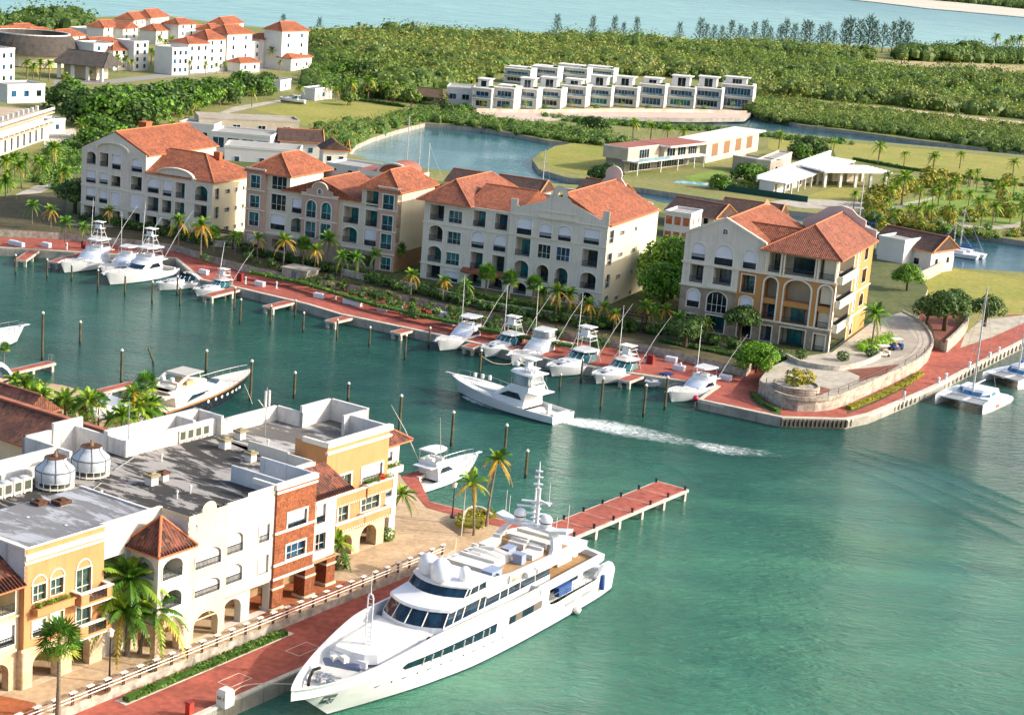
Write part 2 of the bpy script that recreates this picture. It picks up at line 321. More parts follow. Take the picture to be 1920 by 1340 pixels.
def windows(root,fr,ops,trim=None,tw=.16,glassm=None,surround=True,railm=None,label=None):
    for op in ops:
        u0,z0,u1,z1,kind=op[:5]; arch=op[5] if len(op)>5 else 0
        if kind=='thru': continue
        w=u1-u0; h=z1-z0; pl=arc_pts(u0,z0,u1,z1,arch)
        fm=MB()
        if surround:
            big=arc_pts(u0-tw,z0-tw*.6,u1+tw,z1+tw,(arch+tw*.6) if arch else 0); n=len(pl); q=len(fm.v)
            fm.v+=[fr(u,-.07,z) for u,z in pl]+[fr(u,-.07,z) for u,z in big]+[fr(u,.0,z) for u,z in big]+[fr(u,.12,z) for u,z in pl]
            for i in range(n):
                j=(i+1)%n; fm.f+= [(q+i,q+j,q+n+j,q+n+i),(q+n+i,q+n+j,q+2*n+j,q+2*n+i),(q+i,q+j,q+3*n+j,q+3*n+i)]; fm.m+=[0,0,0]
        d={'bal':1.5,'teal':.35,'win':.22,'shut':.3,'shutfull':.25,'open':2.6,'deep':2.4}[kind]
        wm=trim or M_white
        if kind in('win','teal'):
            for k in range(1,max(2,round(w/.9))):
                uu=u0+w*k/max(2,round(w/.9)); fm.fbox(fr,uu-.03,d-.08,z0,uu+.03,d+.02,z1-(arch*.3))
            fm.fbox(fr,u0,d-.07,z0+h*.35,u1,d+.02,z0+h*.35+.05)
        f=fm.build('window' if kind in('win','teal') else 'balcony' if kind in('bal','open','deep') else 'shuttered_window',wm,root)
        pm=MB()
        if kind in ('bal','open','deep'):
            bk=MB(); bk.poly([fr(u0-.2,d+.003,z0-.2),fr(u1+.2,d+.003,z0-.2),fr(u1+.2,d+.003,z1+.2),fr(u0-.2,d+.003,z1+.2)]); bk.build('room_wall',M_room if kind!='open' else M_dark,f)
            a=u0+w*(.12+.2*rnd.random()); b=min(u1-.1*w,a+w*(.5+.25*rnd.random())); zt=z0+min(2.5,h*.86)
            pm.fbox(fr,a,d-.06,z0,b,d-.03,zt)
            gl=rnd.choice([M_glass,M_blue,M_teal,M_teal]) if glassm is None else glassm
            pm.build('pane',gl,f)
            df=MB()
            for k in range(3): uu=a+(b-a)*k/2; df.fbox(fr,uu-.04,d-.1,z0,uu+.04,d-.02,zt+.06)
            df.fbox(fr,a,d-.1,zt,b,d-.02,zt+.07); df.build('door_frame',M_rail,f)
            if rnd.random()<.5 and kind=='bal':
                fu=MB(); x=u0+w*.25
                fu.fbox(fr,x,.5,z0,x+.5,1,z0+.42); fu.fbox(fr,x,.95,z0,x+.5,1,z0+.85); fu.fbox(fr,x+.8,.5,z0+.4,x+1.3,1.0,z0+.46); fu.fbox(fr,x+1.02,.72,z0,x+1.08,.78,z0+.42)
                fu.build('balcony_furniture',M('wicker_furniture','#5b4a3a',.9),f)
        elif kind in('win','teal'):
            pm.poly([fr(u,d,z) for u,z in pl]); pm.build('pane',(M_teal if kind=='teal' else (glassm or rnd.choice([M_glass,M_blue]))),f)
        elif kind in('shut','shutfull'):
            pm.poly([fr(u,d,z) for u,z in pl]); pm.build('pane',M_glass,f)
            lo=z0 if kind=='shutfull' else z0+h*(.18+.2*rnd.random())
            sp=[(u,max(z,lo)) for u,z in pl]; sm=MB(); sm.poly([fr(u,d-.12,z) for u,z in sp]); sm.fbox(fr,u0+.02,d-.16,lo-.06,u1-.02,d-.08,lo+.04)
            sm.build('shutter',M_shut,f)
        if kind in('bal','shut','open','teal','deep'):
            rm=MB(); hh=min(1.0,h*.36); rm.fbox(fr,u0,.06,z0+hh-.06,u1,.14,z0+hh); rm.fbox(fr,u0,.08,z0+.08,u1,.12,z0+.13)
            k=max(2,int(w/.16))
            for i in range(k+1):
                uu=u0+w*i/k; rm.fbox(fr,uu-.018,.085,z0,uu+.018,.115,z0+hh)
            rm.build('railing',railm or M_rail,f)
M_roof_or=tile('orange_roof_tile','#a86340','#944f33','#73402a'); M_roof_br=tile('brown_red_roof_tile','#a25f42','#8b4e38','#6b3d2e')
M_ridge=M('ridge_tile','#c97a52',.8,'#a85f40',.6,1.5)
def hip(mb,u0,u1,v0,v1,z,rise,axis='u',h0=0,h1=0,over=.6,t=.18,m=0,mr=1,fr=FRONT,ridge=True,sides=(1,1,1,1)):
    u0-=over*sides[0];u1+=over*sides[1];v0-=over*sides[2];v1+=over*sides[3]; 
    c=[(u0,v0),(u1,v0),(u1,v1),(u0,v1)]
    if axis=='u': vm=(v0+v1)/2; A=(u0+h0,vm); B=(u1-h1,vm); faces=[(0,1,'B','A'),(2,3,'A','B'),(3,0,'A'),(1,2,'B')]
    else: um=(u0+u1)/2; A=(um,v0+h0); B=(um,v1-h1); faces=[(1,2,'B','A'),(3,0,'A','B'),(0,1,'A'),(2,3,'B')]
    g=lambda k:Vector(fr(*(A if k=='A' else B),z+rise)) if isinstance(k,str) else Vector(fr(*c[k],z))
    for f in faces:
        pts=[g(k) for k in f]; e=(pts[1]-pts[0]).normalized(); nn=(pts[1]-pts[0]).cross(pts[2]-pts[0]).normalized(); s=nn.cross(e)
        mb.poly([tuple(p) for p in pts],m,[((p-pts[0]).dot(e),abs((p-pts[0]).dot(s))) for p in pts])
    o=len(mb.v); mb.v+=[fr(*q,z) for q in c]+[fr(*q,z-t) for q in c]
    for i in range(4): mb.f.append((o+i,o+(i+1)%4,o+4+(i+1)%4,o+4+i)); mb.m.append(mr)
    mb.f.append((o+4,o+5,o+6,o+7)); mb.m.append(mr)
    if ridge:
        for a,b in (('A','B'),):
            mb.tube([g('A')+Vector((0,0,.03)),g('B')+Vector((0,0,.03))],.13,6,mr)
        for k,e,h in ((0,'A',h0),(1 if axis=='v' else 3,'A',h0),(2,'B',h1),(1 if axis=='u' else 3,'B',h1)):
            if h>0: mb.tube([g(k)+Vector((0,0,.02)),g(e)+Vector((0,0,.03))],.12,6,mr)
    return mb
def finish_roof(root,mb,tilemat,name='roof',mr=None): return mb.build(name,[tilemat,mr or M_ridge],root)
def ring_pts(u,z,r0,r1,n=20,a0=0,a1=math.tau):
    return [(u+r1*math.cos(a0+(a1-a0)*k/n),z+r1*math.sin(a0+(a1-a0)*k/n)) for k in range(n+1)]+[(u+r0*math.cos(a1+(a0-a1)*k/n),z+r0*math.sin(a1+(a0-a1)*k/n)) for k in range(n+1)]
S_cream=M('cream_stucco','#ddd6c8',.9,'#cbc2b0',.6,.25,streak=.38,stain='#8f8672',fine=.12)
S_beige=M('beige_stucco','#d8cfbc',.9,'#c5baa4',.6,.3,streak=.36,stain='#8f8672',fine=.12)
S_white=M('warm_white_stucco','#e0d8c4',.9,'#cfc6ae',.5,.3,streak=.32,stain='#98907e',fine=.08)
S_end=M('pale_yellow_stucco','#e0d5b6',.9,'#d0c4a2',.5,.2,streak=.3,stain='#9a8e70',fine=.06)
S_pink=M('dusty_pink_stucco','#c3a493',.9,'#ad8f80',.6,.3,streak=.2,stain='#7d6a60',fine=.12)
S_stone=M('rough_ground_floor_stone','#b0a08c',.95,'#85776a',.8,.8,bmp=.8,bscale=2,fine=.3,fscale=1.6)
S_ochre=M('ochre_stucco','#be8b52',.9,'#ad7b46',.6,.3,streak=.4,stain='#8d6a40',fine=.1)
ROWANG=R(-22.9)
def place_apartment(label,px,z=3.0,ang=None):
    o=P(*px,z); return thing('apartment_building',label,'building',(o.x,o.y,o.z),ROWANG if ang is None else ang,'apartment buildings along the marina promenade')
def belts(mb,fr,u0,u1,zs,h=.22,d=.14):
    for z in zs: mb.fbox(fr,u0,-d,z,u1,0,z+h)
# ---------------------------------------------------------------- building with two ring-topped gables (third of the row)
b=place_apartment('cream four storey apartment block with ring topped curved gables and orange tile roof',(1128,577)); W=MB(); zz=3.0
fl=FRONT; frp=Fr(v=-.4); D3=25.0
A=(-33.4,-30.7);B=(-29.75,-27.2);Cc=(-25.1,-22.7);Dd=(-20.9,-18.55);E_=(-16.6,-13.8);F_=(-12.35,-10.05);G=(-8.9,-6.5);H=(-4.2,-1.35)
r=[(10.6,13.35),(6.85,9.75),(3.1,5.95),(.15,2.5)]
opsL=[(A[0],10.6,A[1],13.3,'deep'),(A[0],6.9,A[1],9.7,'deep',1.0),(A[0],3.2,A[1],6.0,'deep',1.0),(A[0],.2,A[1],2.6,'bal'),
 (B[0],10.6,B[1],12.7,'teal'),(B[0],6.9,B[1],9.0,'teal'),(B[0],3.2,B[1],5.3,'teal'),(B[0],.2,B[1],2.0,'shut'),
 (Cc[0],10.6,Cc[1],13.4,'bal'),(Cc[0],6.85,Cc[1],9.75,'shut',1.1),(Cc[0],3.1,Cc[1],6.1,'bal'),(Dd[0],10.6,Dd[1],13.4,'bal'),(Dd[0],6.85,Dd[1],9.75,'shut',1.1),(Dd[0],3.1,Dd[1],6.1,'bal'),
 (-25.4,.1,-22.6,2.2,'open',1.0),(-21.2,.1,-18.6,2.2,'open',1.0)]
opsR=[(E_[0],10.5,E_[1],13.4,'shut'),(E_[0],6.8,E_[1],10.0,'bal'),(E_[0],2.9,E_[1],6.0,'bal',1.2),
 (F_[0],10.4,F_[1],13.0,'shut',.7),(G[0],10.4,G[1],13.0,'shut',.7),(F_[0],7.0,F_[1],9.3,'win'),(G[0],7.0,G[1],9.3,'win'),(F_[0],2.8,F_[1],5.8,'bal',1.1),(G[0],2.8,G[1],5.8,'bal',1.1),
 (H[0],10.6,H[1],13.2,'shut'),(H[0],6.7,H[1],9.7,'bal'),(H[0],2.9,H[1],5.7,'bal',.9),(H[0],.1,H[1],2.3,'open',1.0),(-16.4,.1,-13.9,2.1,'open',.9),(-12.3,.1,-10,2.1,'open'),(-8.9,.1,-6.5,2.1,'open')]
wall_sheet(W,fl,[(-34.6,-.8),(-18,-.8),(-18,13.95),(-34.6,13.95)],opsL)
gab=[(-18,-.8),(0,-.8),(0,16.5),(-1.1,16.5),(-1.1,15.2),(-1.6,15.0),(-6.6,16.9),(-7.2,17.6),(-7.6,17.8)]+[(-9.1+1.45*math.cos(a),18.3+1.45*math.sin(a)) for a in [R(q) for q in range(-20,201,20)]]+[(-10.6,17.8),(-11,17.6),(-11.6,16.9),(-16.5,15.2),(-16.9,15.4),(-16.9,16.4),(-18,16.4)]
opsR2=opsR+[(-9.6,17.8,-8.6,18.8,'thru',.5)]
wall_sheet(W,frp,gab,opsR2); W.plate(frp,[(-18,14),(-18,16.4),(-16.9,16.4),(-16.9,15.4),(-16.5,15.2),(-11.6,16.9),(-9.9,17.6),(-8.3,17.6),(-6.6,16.9),(-1.6,15),(-1.1,15.2),(-1.1,16.5),(0,16.5),(0,14)],.35,.45)
W.poly([(-34.6,0,-.8),(-34.6,D3,-.8),(-34.6,D3,13.95),(-34.6,0,13.95)]); W.poly([(-34.6,D3,-.8),(0,D3,-.8),(0,D3,13.95),(-34.6,D3,13.95)]); W.poly([(-18,0,-.8),(-18,-.4,-.8),(-18,-.4,16.4),(-18,0,16.4)])
W.build('wall',S_cream,b)
rf=Fr((0,-.4),(0,1),(-1,0)); W=MB()
opr=[(1.0,10.9,3.0,13.1,'win'),(.9,7.1,3.0,9.2,'win'),(.9,3.2,3.0,5.6,'win',.9),(.9,-.3,3.1,1.9,'open',1.0)]
for z in (11.7,7.9,4.1,.3): opr+=[(6.0,z,8.2,z+.7,'win'),(13.3,z-.1,14.5,z+.6,'win')]
wall_sheet(W,rf,[(0,-.8),(D3+.4,-.8),(D3+.4,13.95),(0,13.95)],opr); W.build('end_wall',S_end,b)
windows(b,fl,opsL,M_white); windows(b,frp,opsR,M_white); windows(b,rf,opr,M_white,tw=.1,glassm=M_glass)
cm=MB(); belts(cm,fl,-34.75,-18,(13.7,9.95,2.7)); belts(cm,frp,-18.1,.12,(13.75,9.95+.3,2.45)); belts(cm,rf,0,D3,(13.75,),.2,.1)
cm.fbox(frp,-12.6,-.3,13.9,-5.6,0,14.3); cm.fbox(frp,-12.3,-.12,15.0,-5.9,.02,15.2)
cm.plate(frp,ring_pts(-9.1,18.3,.62,.8),-.06,.5); cm.build('cornice',S_white,b)
gm=MB(); gpt=[(25*0,0)]; fb=Fr((0,D3-.2)); gm.plate(fb,[(-18,14),(-18,15.5),(-14,15.6),(-12,17.0),(-11,18.2),(-10.6,18.6)]+[(-9.1+1.6*math.cos(a),19.2+1.6*math.sin(a)) for a in [R(q) for q in range(200,-21,-20)]]+[(-7.6,18.6),(-7.2,18.2),(-6.2,17.0),(-4.2,15.6),(-1.2,15.0),(-1.2,14.2),(0,14.2),(0,14)],0,.4)
gm.build('rear_gable',M('pale_pink_render','#d9c3b8',.9),b)
rm=MB(); hip(rm,-35,-26,-.3,22,14.05,3.6,'v',4.6,4.6,over=.8); finish_roof(b,rm,M_roof_br)
rm=MB(); hip(rm,-26.6,-17,.6,16,14.0,2.9,'u',0,0,over=.3); finish_roof(b,rm,M_roof_or)
rm=MB(); hip(rm,-16.9,0,.1,D3-.1,14.15,4.3,'v',0,0,over=.0,sides=(0,1,0,0)); rm.fbox(FRONT,0,.1,13.9,.5,D3-.1,14.16,1); finish_roof(b,rm,M_roof_or)
cp=MB(); cp.fbox(FRONT,-26.2,-1.2,2.4,-18.4,.0,2.6); cp.add([(-26.3,-1.3,2.6),(-18.3,-1.3,2.6),(-18.3,0,3.2),(-26.3,0,3.2)],[(0,1,2,3)]); cp.build('porch_roof',M_roof_br,b)
# ---------------------------------------------------------------- leftmost building, gable with eyebrow arch
b=place_apartment('grey cream apartment block with tall plain gable and arched eyebrow moulding, leftmost of the row',(395,448)); W=MB()
opsL=[(-28.7,10.7,-26.5,13.1,'bal',.9),(-25.6,10.6,-23.6,13.2,'bal'),(-22.8,10.4,-20.7,13.2,'shut'),(-18.3,10.5,-15.8,13.1,'shut',.9),
 (-28.7,7.1,-26.4,9.5,'shut'),(-25.6,7.2,-23.6,9.4,'shut'),(-22.8,7.1,-20.7,9.1,'bal'),(-18.3,7,-15.8,9.6,'bal'),
 (-28.7,3.6,-26.4,6.2,'shut'),(-25.6,3.5,-23.6,6,'shut'),(-22.8,3.4,-20.7,5.9,'shutfull'),(-18.3,3.5,-15.8,6.2,'shutfull'),
 (-29.1,.2,-26.4,2.6,'open'),(-25.6,.2,-23.4,2.5,'open'),(-22.7,.2,-20.6,2.4,'open'),(-18.8,.2,-16,2.6,'open')]
opsR=[(-14.5,7,-11.9,9.8,'shut',.9),(-11.05,6.8,-9.05,9.7,'shut'),(-8.15,6.8,-6.1,9.7,'bal'),(-3.8,6.9,-1.05,9.7,'bal',1.0),
 (-14.4,3.5,-11.9,6.2,'bal'),(-11.1,3.6,-9.0,6.0,'bal'),(-8.2,3.6,-6.05,6.0,'bal'),(-3.85,3.6,-1.05,6.1,'bal'),(-14.7,.2,-12.2,2.5,'open'),(-11,.2,-9,2.4,'open'),(-8.2,.2,-6,2.4,'open'),(-3.9,.2,-1,2.4,'open')]
wall_sheet(W,FRONT,[(-29.8,-.8),(-15,-.8),(-15,13.9),(-22.4,17.4),(-29.8,13.7)],opsL); DL=24
W.poly([(-15,0,6),(-15,DL,6),(-15,DL,13.9),(-15,0,13.9)],1); W.poly([(-29.8,0,-.8),(-29.8,DL,-.8),(-29.8,DL,13.7),(-29.8,0,13.7)]); W.poly([(-29.8,DL,-.8),(-15,DL,-.8),(-15,DL,13.9),(-22.4,17.4,13.9) if 0 else (-22.4,DL,17.4),(-29.8,DL,13.7)])
wall_sheet(W,FRONT,[(-15,-.8),(0,-.8),(0,10.6),(-4.3,10.7)]+[(-8.3+4*math.cos(a),10.8+1.4*math.sin(a)) for a in [R(q) for q in range(10,171,16)]]+[(-12.4,10.7),(-15,10.7)],opsR)
W.poly([(-15,15,-.8),(0,15,-.8),(0,15,10.6),(-15,15,10.6)]); W.build('wall',[S_cream,S_white],b)
rf=right_fr(); W=MB(); opr=[(.9,7.3,2.2,9.4,'win'),(.9,3.7,2.3,5.9,'win'),(1,.9,2.5,2.2,'win')]
for z in (8.1,4.6,1.0): opr+=[(4.4,z,6.0,z+.75,'win'),(7.7,z,8.6,z+.75,'win'),(10.3,z+.1,11.1,z+.8,'win')]
wall_sheet(W,rf,[(0,-.8),(15,-.8),(15,10.6),(0,10.6)],opr); W.build('end_wall',S_end,b)
windows(b,FRONT,opsL+opsR,M_white,surround=True,tw=.12); windows(b,rf,opr,M_white,tw=.1,glassm=M_glass)
cm=MB(); belts(cm,FRONT,-29.9,-15,(6.4,2.9),.2,.1); belts(cm,FRONT,-15,.1,(10.0,6.3,2.9),.2,.1)
cm.plate(FRONT,[(-22.6+3.8*math.cos(a),13.9+1.6*math.sin(a)) for a in [R(q) for q in range(0,181,15)]]+[(-22.6-3.5*math.cos(a),13.9+1.35*math.sin(a)) for a in [R(q) for q in range(0,181,15)]],-.45,0)
cm.plate(FRONT,[(-8.3+4.2*math.cos(a),10.8+1.6*math.sin(a)) for a in [R(q) for q in range(5,176,15)]]+[(-8.3-4*math.cos(a),10.8+1.4*math.sin(a)) for a in [R(q) for q in range(5,176,15)]],-.35,.3)
cm.fbox(FRONT,-4.5,-.35,10.55,-3.6,.3,10.9); cm.build('cornice',S_white,b)
st=MB(); st.fbox(FRONT,-30.4,-.35,-.8,-26.2,-.02,2.75); st.build('stone_base',S_stone,b) if 0 else None
rm=MB(); hip(rm,-29.8,-15,.25,DL,13.85,3.75,'v',0,0,over=.5,sides=(.6,1,0,1)); finish_roof(b,rm,M_roof_or)
ch=MB(); ch.box(-24.6,11,16.6,-22.9,13,18.3); ch.box(-24.7,10.9,18.3,-22.8,13.1,18.5); ch.box(-22.8,11.4,16.4,-22,12.6,17.4); ch.build('chimney',M('chimney_terracotta','#b5623f',.9),b)
rm=MB(); hip(rm,-15,0,.2,15,10.75,3.9,'u',0,7.2,over=.5,sides=(0,1,1,1)); finish_roof(b,rm,M_roof_or)
ch=MB(); ch.box(-5.6,8.5,13.6,-4.2,9.5,15.1); ch.build('chimney',M('chimney_terracotta','#b5623f',.9),b)
# ---------------------------------------------------------------- pink pilastered building, second of the row
b=place_apartment('cream and dusty pink apartment block with curved central gable between two hip roofed towers',(740,510)); W=MB()
opsM=[(-26.1,11.3,-23.0,14.0,'win'),(-26.1,7.8,-23,10.7,'win'),(-26.1,4.2,-23,7.0,'shut'),(-21.7,7.8,-19.2,10.5,'shut'),(-21.7,4.3,-19.2,6.9,'bal',.7),
 (-11,7.5,-7.9,10.5,'bal'),(-11,4.0,-8,6.8,'bal',.9),(-6.55,11.1,-3.9,13.9,'bal'),(-6.5,7.5,-3.9,10.4,'bal'),(-6.5,4.0,-3.9,7.0,'shut'),(-25,.2,-22,2.6,'open'),(-11,.2,-8,2.4,'open'),(-6.5,.2,-4,2.4,'open')]
wall_sheet(W,FRONT,[(-27.2,-.8),(-3.7,-.8),(-3.7,14.35),(-7.5,14.35),(-7.5,11.6),(-22.3,11.6),(-22.3,14.35),(-27.2,14.35)],opsM)
W.poly([(-22.3,0,11),(-22.3,12,11),(-22.3,12,14.3),(-22.3,0,14.3)],1); W.poly([(-7.5,0,11),(-7.5,12,11),(-7.5,12,14.3),(-7.5,0,14.3)]); W.poly([(-31,12,-.8),(-31,0,-.8),(-31,0,14.3),(-31,12,14.3)]); W.poly([(-31,14,-.8),(0,14,-.8),(0,14,14.3),(-31,14,14.3)])
W.build('wall',[S_beige,S_white],b)
fp=Fr(v=-.7); W=MB()
opsP=[(-30.2,11.4,-28.2,13.7,'teal'),(-30.2,7.8,-28.2,10.0,'teal'),(-30.2,4.4,-28.2,6.9,'teal'),(-30.2,.4,-28.2,2.6,'shut')]; opsP2=[(-2.85,11.1,-.7,13.7,'teal'),(-2.85,7.3,-.7,10,'teal'),(-2.85,4,-.7,6.7,'teal'),(-2.6,.3,-.6,2.5,'teal')]
opsP3=[(-18.3,7.6,-16.3,10.7,'teal',1.0),(-15.2,7.6,-13.2,10.7,'teal',1.0),(-18.3,3.9,-16.2,6.8,'teal'),(-15.2,3.9,-13.1,6.8,'teal')]
wall_sheet(W,fp,[(-31.1,-.8),(-27.2,-.8),(-27.2,14.9),(-31.1,14.9)],opsP); wall_sheet(W,fp,[(-3.8,-.8),(0,-.8),(0,15),(-3.8,15)],opsP2)
wall_sheet(W,fp,[(-19.3,2.6),(-12,2.6),(-12,11.8),(-12.9,11.9),(-12.9,12.7),(-13.8,12.9)]+[(-15.7+1.5*math.cos(a),12.9+1.2*math.sin(a)) for a in [R(q) for q in range(0,181,18)]]+[(-17.6,12.9),(-18.5,12.7),(-18.5,11.9),(-19.3,11.8)],opsP3+[(-16.1,12.1,-15.3,12.9,'win',.4)])
for u0,u1,z in ((-31.1,-27.2,14.9),(-3.8,0,15.0)):
    W.fbox(fp,u0,.02,-.8,u0+.02,.7,z); W.fbox(fp,u1-.02,.02,-.8,u1,1.8,z); W.fbox(fp,u0,.0,z-.02,u1,.5,z)
W.fbox(fp,-19.3,.02,2.6,-19.28,.7,11.8);W.fbox(fp,-12.02,.02,2.6,-12,.7,11.8); W.build('pilaster_wall',S_pink,b)
windows(b,FRONT,opsM,M_white); windows(b,fp,opsP+opsP2+opsP3+[(-16.1,12.1,-15.3,12.9,'win',.4)],M_white)
cm=MB(); belts(cm,fp,-31.25,-27.1,(14.8,10.9,7.3,3.2)); belts(cm,fp,-3.9,.15,(14.9,10.9,7.1,3.0)); belts(cm,fp,-19.45,-11.9,(11.5,7.1)); belts(cm,FRONT,-27.2,-19.3,(11.4,3.3)); belts(cm,FRONT,-12,-3.8,(11.4,3.1)); 
cm.plate(fp,[(-15.7+1.65*math.cos(a),12.95+1.3*math.sin(a)) for a in [R(q) for q in range(0,181,18)]]+[(-15.7-1.5*math.cos(a),12.95+1.15*math.sin(a)) for a in [R(q) for q in range(0,181,18)]],-.15,.4)
cm.fbox(fp,-19.4,-.15,11.8,-18.3,.4,12.0);cm.fbox(fp,-13,-.15,11.8,-11.9,.4,12.0); cm.build('cornice',S_white,b)
st=MB(); sb=Fr(v=-1.0); wall_sheet(st,sb,[(-27.1,-.8),(-3.9,-.8),(-3.9,3.0),(-27.1,3.0)],[(-25,.2,-22,2.6,'thru'),(-20.8,.2,-19,2.4,'thru',.6),(-17.6,.2,-14.4,2.4,'thru',.8),(-11,.2,-8,2.4,'thru'),(-6.5,.2,-4.4,2.4,'thru')]); st.fbox(sb,-27.1,0,2.98,-3.9,1,3.02); st.build('stone_base',S_stone,b)
W=MB(); W.poly([(0,-.7,3.3),(0,14,3.3),(0,14,14.3),(0,-.7,14.3)]); W.build('end_wall',S_end,b); W=MB(); W.poly([(0.003,-.7,-.8),(0.003,14,-.8),(0.003,14,3.3),(0.003,-.7,3.3)]); W.build('end_wall_base',M('tan_sandstone_base','#b08a62',.95,'#94724f',.7,.6,fine=.3),b)
rm=MB(); hip(rm,-31,-22.3,-.2,14,14.4,3.3,'v',4.6,4.6,over=.7); finish_roof(b,rm,M_roof_or)
rm=MB(); hip(rm,-7.5,0,-.2,14,14.4,3.2,'v',4,4,over=.7); finish_roof(b,rm,M_roof_or)
rm=MB(); hip(rm,-24,-7.5,-.4,14,11.7,3.0,'v',0,0,over=0); finish_roof(b,rm,M_roof_or)
# ---------------------------------------------------------------- ochre corner building (right end of the row)
b=place_apartment('ochre and cream corner apartment block with tall white framed arches and open corner balconies',(1552,661)); W=MB(); DR=24.5
opsL=[(-24.1,11.55,-21.8,14.5,'shut',1.1),(-20.2,11.3,-17.1,14.6,'shut',1.3),(-15.4,11.4,-13.2,14.5,'shut',1.1),(-24.1,7.9,-21.8,10.8,'deep'),(-20.1,8.1,-17,10.8,'deep')]
wall_sheet(W,FRONT,[(-25.4,7.3),(-15.9,7.3),(-15.9,11.0),(-12.1,11.0),(-12.1,15.7),(-18.9,18.8),(-25.4,15.7)],opsL+[(-19.25,16.4,-18.45,17.2,'win',.4)])
W.poly([(-25.4,0,-.8),(-25.4,DR,-.8),(-25.4,DR,15.7),(-25.4,0,15.7)]); W.poly([(-25.4,DR,-.8),(0,DR,-.8),(0,DR,15),(-25.4,DR,15)]); W.build('wall',S_cream,b)
W=MB(); opsS=[(-24.1,3.8,-22.0,6.8,'shut',1.0),(-20.7,3.5,-17.4,6.9,'win',1.3),(-20.6,.2,-17.4,2.9,'open'),(-24,.2,-22.2,2.6,'open'),(-15.2,.2,-12.9,2.6,'open'),(-11.3,.2,-9.5,2.7,'bal'),(-8.1,-.2,-4.0,2.9,'deep'),(-2.6,-.2,-.7,2.7,'bal')]
wall_sheet(W,FRONT,[(-25.4,-.9),(0,-.9),(0,3.55),(-15.9,3.55),(-15.9,7.3),(-25.4,7.3)],opsS); W.build('stone_base',S_stone,b)
W=MB(); opsO=[(-15.3,7.5,-13.1,10.4,'deep'),(-15.3,4.4,-13.1,6.9,'shut',.7)]; arcs=[(-11.5,3.75,-9.35,10.6,'deep',1.1),(-8.15,3.6,-3.85,10.75,'deep',1.5),(-2.6,3.7,-.45,10.6,'deep',1.1)]
wall_sheet(W,FRONT,[(-15.9,3.55),(0,3.55),(0,11.0),(-15.9,11.0)],opsO+arcs)
rf=right_fr(); opsY=[(13.3,12.0,15.0,14.4,'shutfull'),(13.3,8.1,15.0,11.1,'shutfull'),(13.3,4.4,15.1,6.6,'shutfull',.8),(13.3,.4,15.1,2.6,'shut'),(18.2,12.3,20.6,14.3,'bal'),(18.0,8.4,21,10.8,'deep'),(18.0,4.5,21,6.7,'bal',1.2)]
wall_sheet(W,rf,[(11.6,-.9),(DR,-.9),(DR,14.8),(11.6,14.8)],opsY); W.build('ochre_wall',S_ochre,b)
W=MB()
balR=[(.8,11.4,11.2,14.5,'deep'),(.8,7.5,11.2,10.9,'deep'),(.8,3.6,11.2,7.0,'deep'),(.8,-.5,11.2,3.0,'deep')]
wall_sheet(W,rf,[(0,-.9),(11.6,-.9),(11.6,14.8),(0,14.8)],balR); 
opsT=[(-11.2,11.45,-9.3,14.65,'deep'),(-8.9,11.45,-3.3,14.65,'deep'),(-2.9,11.45,-.3,14.65,'deep')]
wall_sheet(W,FRONT,[(-12.1,11.0),(0,11.0),(0,14.9),(-12.1,14.9)],opsT); W.build('corner_bay_wall',S_white,b)
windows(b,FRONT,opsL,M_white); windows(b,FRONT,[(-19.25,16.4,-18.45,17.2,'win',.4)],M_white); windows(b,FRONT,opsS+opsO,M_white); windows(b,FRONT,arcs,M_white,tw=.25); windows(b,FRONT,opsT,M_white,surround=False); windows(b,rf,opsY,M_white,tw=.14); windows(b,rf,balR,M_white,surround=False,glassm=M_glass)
sp=MB()
for u0,u1 in ((-11.5,-9.35),(-8.15,-3.85),(-2.6,-.45)): sp.fbox(FRONT,u0,.12,6.3,u1,1.9,7.15)
sp.build('floor_band',S_ochre,b)
cm=MB(); belts(cm,FRONT,-25.6,.2,(10.95,),.3,.28); belts(cm,FRONT,-25.6,-15.9,(7.2,),.25,.22); belts(cm,FRONT,-15.9,.2,(3.45,),.28,.2); belts(cm,rf,0,DR,(14.7,),.2,.2); belts(cm,rf,11.4,DR+.2,(7.4,3.5),.22,.22)
for u in (-11.6,-9.1,-8.6,-3.5,-3.1,-.25): cm.lathe([(.2,11.2),(.16,11.4),(.14,14.5),(.22,14.7)],(u+.0,-.12,0),8)
gp=[(-25.4,15.7),(-18.9,18.8),(-12.1,15.7)]
cm.plate(FRONT,[(-25.7,15.6),(-18.9,18.75),(-11.8,15.6),(-11.8,15.95),(-18.9,19.15),(-25.7,15.95)],-.15,.4); cm.build('cornice',S_white,b)
pb=MB()
for z in (11.2,7.3,3.4): pb.fbox(rf,.5,-.9,z,11.0,-.7,z+1.0); pb.fbox(rf,.5,-.9,z-.25,11.0,0,z); pb.fbox(rf,.5,-.7,z,.7,0,z+1.0); pb.fbox(rf,10.8,-.7,z,11.0,0,z+1.0); pb.fbox(rf,.4,-1.0,z+.98,11.1,-.65,z+1.08)
pb.fbox(FRONT,-20.8,-.7,7.5,-15.9,0,7.7); pb.build('balcony_parapet',S_white,b)
rm=MB(); hip(rm,-25.4,-12.1,.3,DR,15.6,3.2,'v',0,0,over=.3,sides=(1,0,0,0)); finish_roof(b,rm,M_roof_or)
rm=MB(); hip(rm,-12.4,0,0,DR,15.0,4.0,'v',7.0,0,over=.8,sides=(.3,1,1,0)); finish_roof(b,rm,M_roof_br)
rm=MB(); hip(rm,-18.9,-6,4,11,15.4,2.4,'u',0,0,over=.3); finish_roof(b,rm,M_roof_or)
